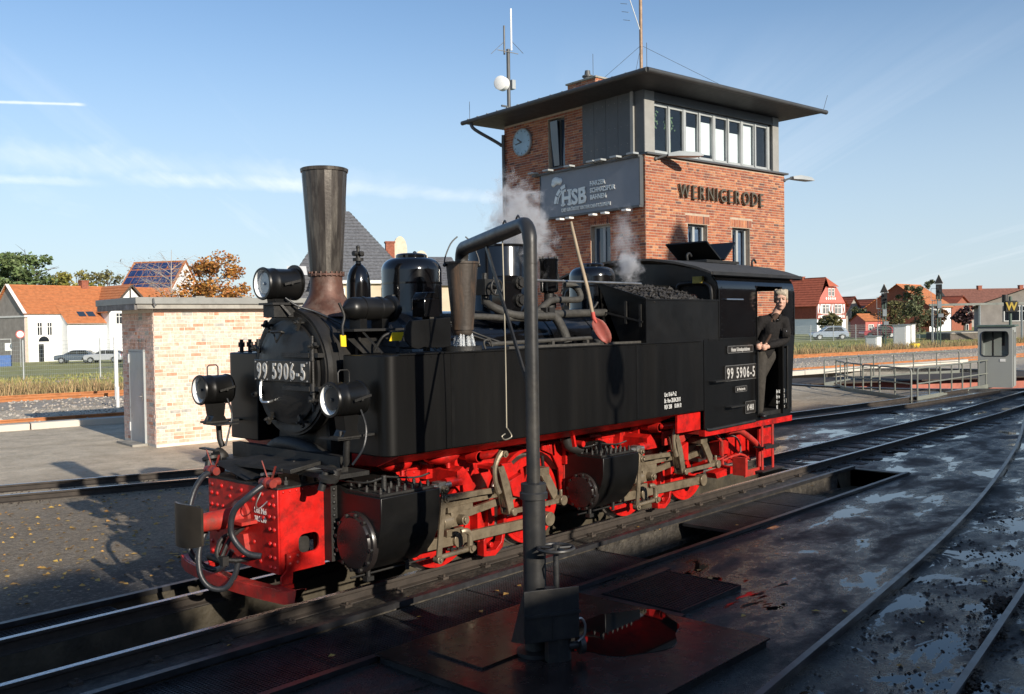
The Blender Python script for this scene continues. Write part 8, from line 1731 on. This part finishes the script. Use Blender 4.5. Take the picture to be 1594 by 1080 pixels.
def railing(label, pts, h=1.0, closed_tops=True):
    pts = [Vector((p[0],p[1],GZ)) for p in pts]; t = thing('guard_railing', label, 'railing', tuple(pts[0]))
    for i in range(len(pts)-1):
        p, q = pts[i], pts[i+1]; b = MB(); u = (q-p).normalized()*.12; b.tube([p,p+Vector((0,0,h-.12)),p+u*.3+Vector((0,0,h-.03)),p+u+Vector((0,0,h)),q-u+Vector((0,0,h)),q-u*.3+Vector((0,0,h-.03)),q+Vector((0,0,h-.12)),q],.028,8); b.build('rail_frame', MT['rail_grey'], t)
        b = MB(); b.bar(p+Vector((0,0,h*.52)),q+Vector((0,0,h*.52)),.03,.04); b.build('mid_rail', MT['rail_grey'], t)
        m_ = p.lerp(q,.5); b = MB(); b.cyl(m_,m_+Vector((0,0,h-.02)),.026,n=8); b.build('baluster', MT['rail_grey'], t)
    b = MB()
    for i in range(len(pts)-1): b.bar(pts[i]+Vector((0,0,.04)),pts[i+1]+Vector((0,0,.04)),.05,.16)
    b.build('toe_board', MT['rail_grey'], t); return t
railing('curved grey railing along the near rim of the turntable pit', [(34.6,7.5),(33.2,6.55),(32.0,5.4),(31.3,4.55),(30.0,3.05)])
railing('straight grey railing leading to the turntable cabin', [(30.25,2.95),(32.2,2.9),(34.3,2.86),(36.0,2.84),(37.6,2.80)])
railing('rear grey railing along the far rim of the turntable pit', [(34.9,8.1),(37.5,8.3),(40,8.2),(43,7.6),(46,6.6)])
# ---- cabin beside the turntable
cb = thing('control_cabin', 'grey metal turntable cabin with large rounded window', 'cabin', (37.3,2.4,GZ)); CA = R_(-80); cex = Vector((math.cos(CA),math.sin(CA),0)); cey = Vector((-cex.y,cex.x,0)); CBM = frame((36.9,3.12,GZ), cex, cey, (0,0,1))
MT['cabin'] = mat('cabin_grey_paint', (.30,.31,.29), .5, var=.12, scale=2, dirt=(.22,.22,.19), dirt_amt=.3)
b = MB(CBM); holed(b,0,1.12,0,2.22,[(.12,1.0,1.15,2.05,.12)],'y',0,.05,5); b.build('front_panel', MT['cabin'], cb)
b = MB(CBM); b.box(0,.05,.05,1.6,0,2.22); b.box(0,1.12,1.55,1.6,0,2.22); b.build('cabin_walls', MT['cabin'], cb)
b = MB(CBM); holed(b,.05,1.6,0,2.22,[(.18,.62,.03,2.10,0),(.85,1.4,1.1,2.0,.06)],'x',1.07,1.12,5); b.build('door_side', MT['cabin'], cb)
b = MB(CBM); b.box(-.06,1.2,-.06,1.68,2.221,2.28); b.build('cabin_roof', MT['green_mast'], cb)
b = MB(CBM); b.add([(.14,.03,1.17),(.98,.03,1.17),(.98,.03,2.03),(.14,.03,2.03)],[(0,1,2,3)]); b.build('window_pane', MT['clear'], cb)
b = MB(CBM); b.box(.40,.46,.6,.66,.9,2.1); b.box(.7,.8,.9,1.0,1.5,2.1); b.box(.2,.9,.7,.8,.0,.95); b.build('control_desk', BM, cb)
b = MB(CBM); b.prism(rrect(.10,1.02,1.13,2.07,.13),'y',-.012,-.001) if False else b.tube([(x,-.005,z) for x,z in rrect(.12,1.0,1.15,2.05,.12)]+[(1.0,-.005,1.93)],.018,6); b.build('window_seal', MT['rubber'], cb)
b = MB(CBM); b.box(.72,.90,-.012,-.001,.95,1.05); b.build('cabin_notice', MT['trimwhite'], cb)
wsg = thing('letter_sign', 'dark sign with a yellow W on a pole above the cabin', 'sign', (37.45,2.15,GZ)); fdir = Vector((-.86,-.50,0)).normalized(); fe = Vector((fdir.y,-fdir.x,0)); fe = fe if fe.dot(_r) > 0 else -fe; WM_ = frame((37.45,2.15,0), fe, -fdir, (0,0,1))
b = MB(WM_); b.cyl((0,.08,GZ),(0,.08,2.75),.05,n=10); b.cyl((0,.08,3.02),(0,.08,3.2),.06,n=10); b.build('sign_pole', MT['green_mast'], wsg)
b = MB(WM_); b.box(-.20,.20,-.06,.06,2.62,3.04); b.build('sign_box', BM, wsg, bevel=.02); b = MB(WM_); b.box(-.24,.24,-.02,.02,2.66,3.0); b.build('sign_rim', BM, wsg)
b = MB(); b.mesh(text_mesh('W',.40,.008,.88,'CENTER',bold=.012), frame(WM_ @ Vector((0,-.068,2.70)), fe, (0,0,1), fdir)); b.build('sign_letter', mat('faded_yellow', (.48,.34,.05), .6, var=.2), wsg)
# ================================================================== CARS
def car(label, pos, heading, col, van=False):
    t = thing('parked_car', label, 'car', pos, 'cars parked in the distance'); M_ = frame(pos, Vector((math.cos(heading),math.sin(heading),0)), Vector((-math.sin(heading),math.cos(heading),0)), (0,0,1)); m = mat('car_paint', col, .25, .3, var=.05, coat=.5)
    h = 1.48 if not van else 1.62
    prof = [(-2.15,.35),(-2.2,.65),(-2.1,.88),(-1.35,.98),(-1.2,.98),(1.95,1.0),(2.1,.9),(2.15,.5),(2.1,.32),(1.72,.32),(1.65,.55),(1.3,.66),(.95,.55),(.88,.30),(-.98,.30),(-1.05,.55),(-1.35,.66),(-1.68,.55),(-1.75,.32)]
    b = MB(M_); b.prism(prof,'y',-.86,.86); b.build('body', m, t, bevel=.06)
    cab = [(-1.15,.97),(-.35,h-.06),(.0,h),(1.2,h-.02),(1.75,h-.22) if van else (1.5,h-.14),(2.02,.99)]
    b = MB(M_); b.prism(cab,'y',-.72,.72); b.build('cabin', m, t, bevel=.05)
    for s_ in (-1,1):
        g = MB(M_); g.prism([(-.88,1.02),(-.25,h-.12),(.30,h-.08),(.30,1.02)],'y',s_*.73-.01,s_*.73+.01); g.build('side_window', MT['glass_dark'], t); g = MB(M_); g.prism([(.38,1.02),(.38,h-.08),(1.25,h-.10),(1.60,1.02)],'y',s_*.73-.01,s_*.73+.01); g.build('side_window', MT['glass_dark'], t)
    g = MB(M_); g.add([(-1.17,-.62,1.0),(-1.17,.62,1.0),(-.39,.58,h-.08),(-.39,-.58,h-.08)],[(0,1,2,3)]); g.build('windscreen', MT['glass_dark'], t); g = MB(M_); g.add([(2.04,-.62,1.02),(2.04,.62,1.02),(1.6,.58,h-.18),(1.6,-.58,h-.18)],[(0,1,2,3)]); g.build('rear_window', MT['glass_dark'], t)
    for x in (-1.36,1.33):
        for s_ in (-1,1): b = MB(M_); b.lathe((x,s_*.70,.31),(0,s_,0),[(0,.31),(.18,.31),(.19,.27)],20); wh = b.build('wheel', MT['rubber'], t); b = MB(M_); b.lathe((x,s_*.892,.31),(0,s_,0),[(0,.21),(.012,.2),(.015,.05)],14); b.build('rim', MT['galv'], wh)
    for s_ in (-1,1): b = MB(M_); b.ellip((-2.08,s_*.62,.72),.10,.16,.09); b.build('headlight', MT['lens'], t); b = MB(M_); b.ellip((2.08,s_*.70,.84),.08,.10,.14); b.build('tail_light', MT['red_dirty'], t)
    return t
car('dark blue-grey car half hidden behind the silver estate', (44.9,102.2,-1.36), R_(-40), (.10,.13,.17))
car('silver estate car parked before the long white house', (47.0,99.3,-1.36), R_(-47), (.50,.52,.55))
car('silver-blue van parked behind the fence by the half-timbered house', (109.0,41.0,-.12), R_(-50), (.34,.40,.48), True)
car('red car mostly hidden behind the fence by the pink hut', (119,39.0,-.12), R_(-45), (.35,.03,.05))
# a tree close behind the viewpoint dapples the pit edge
tree('tree behind the viewpoint whose crown dapples the pit edge', (1.9,-17.5,GZ), 7.0, 2.2, LD_, 1100, 31, .16, .14, cz=.72)
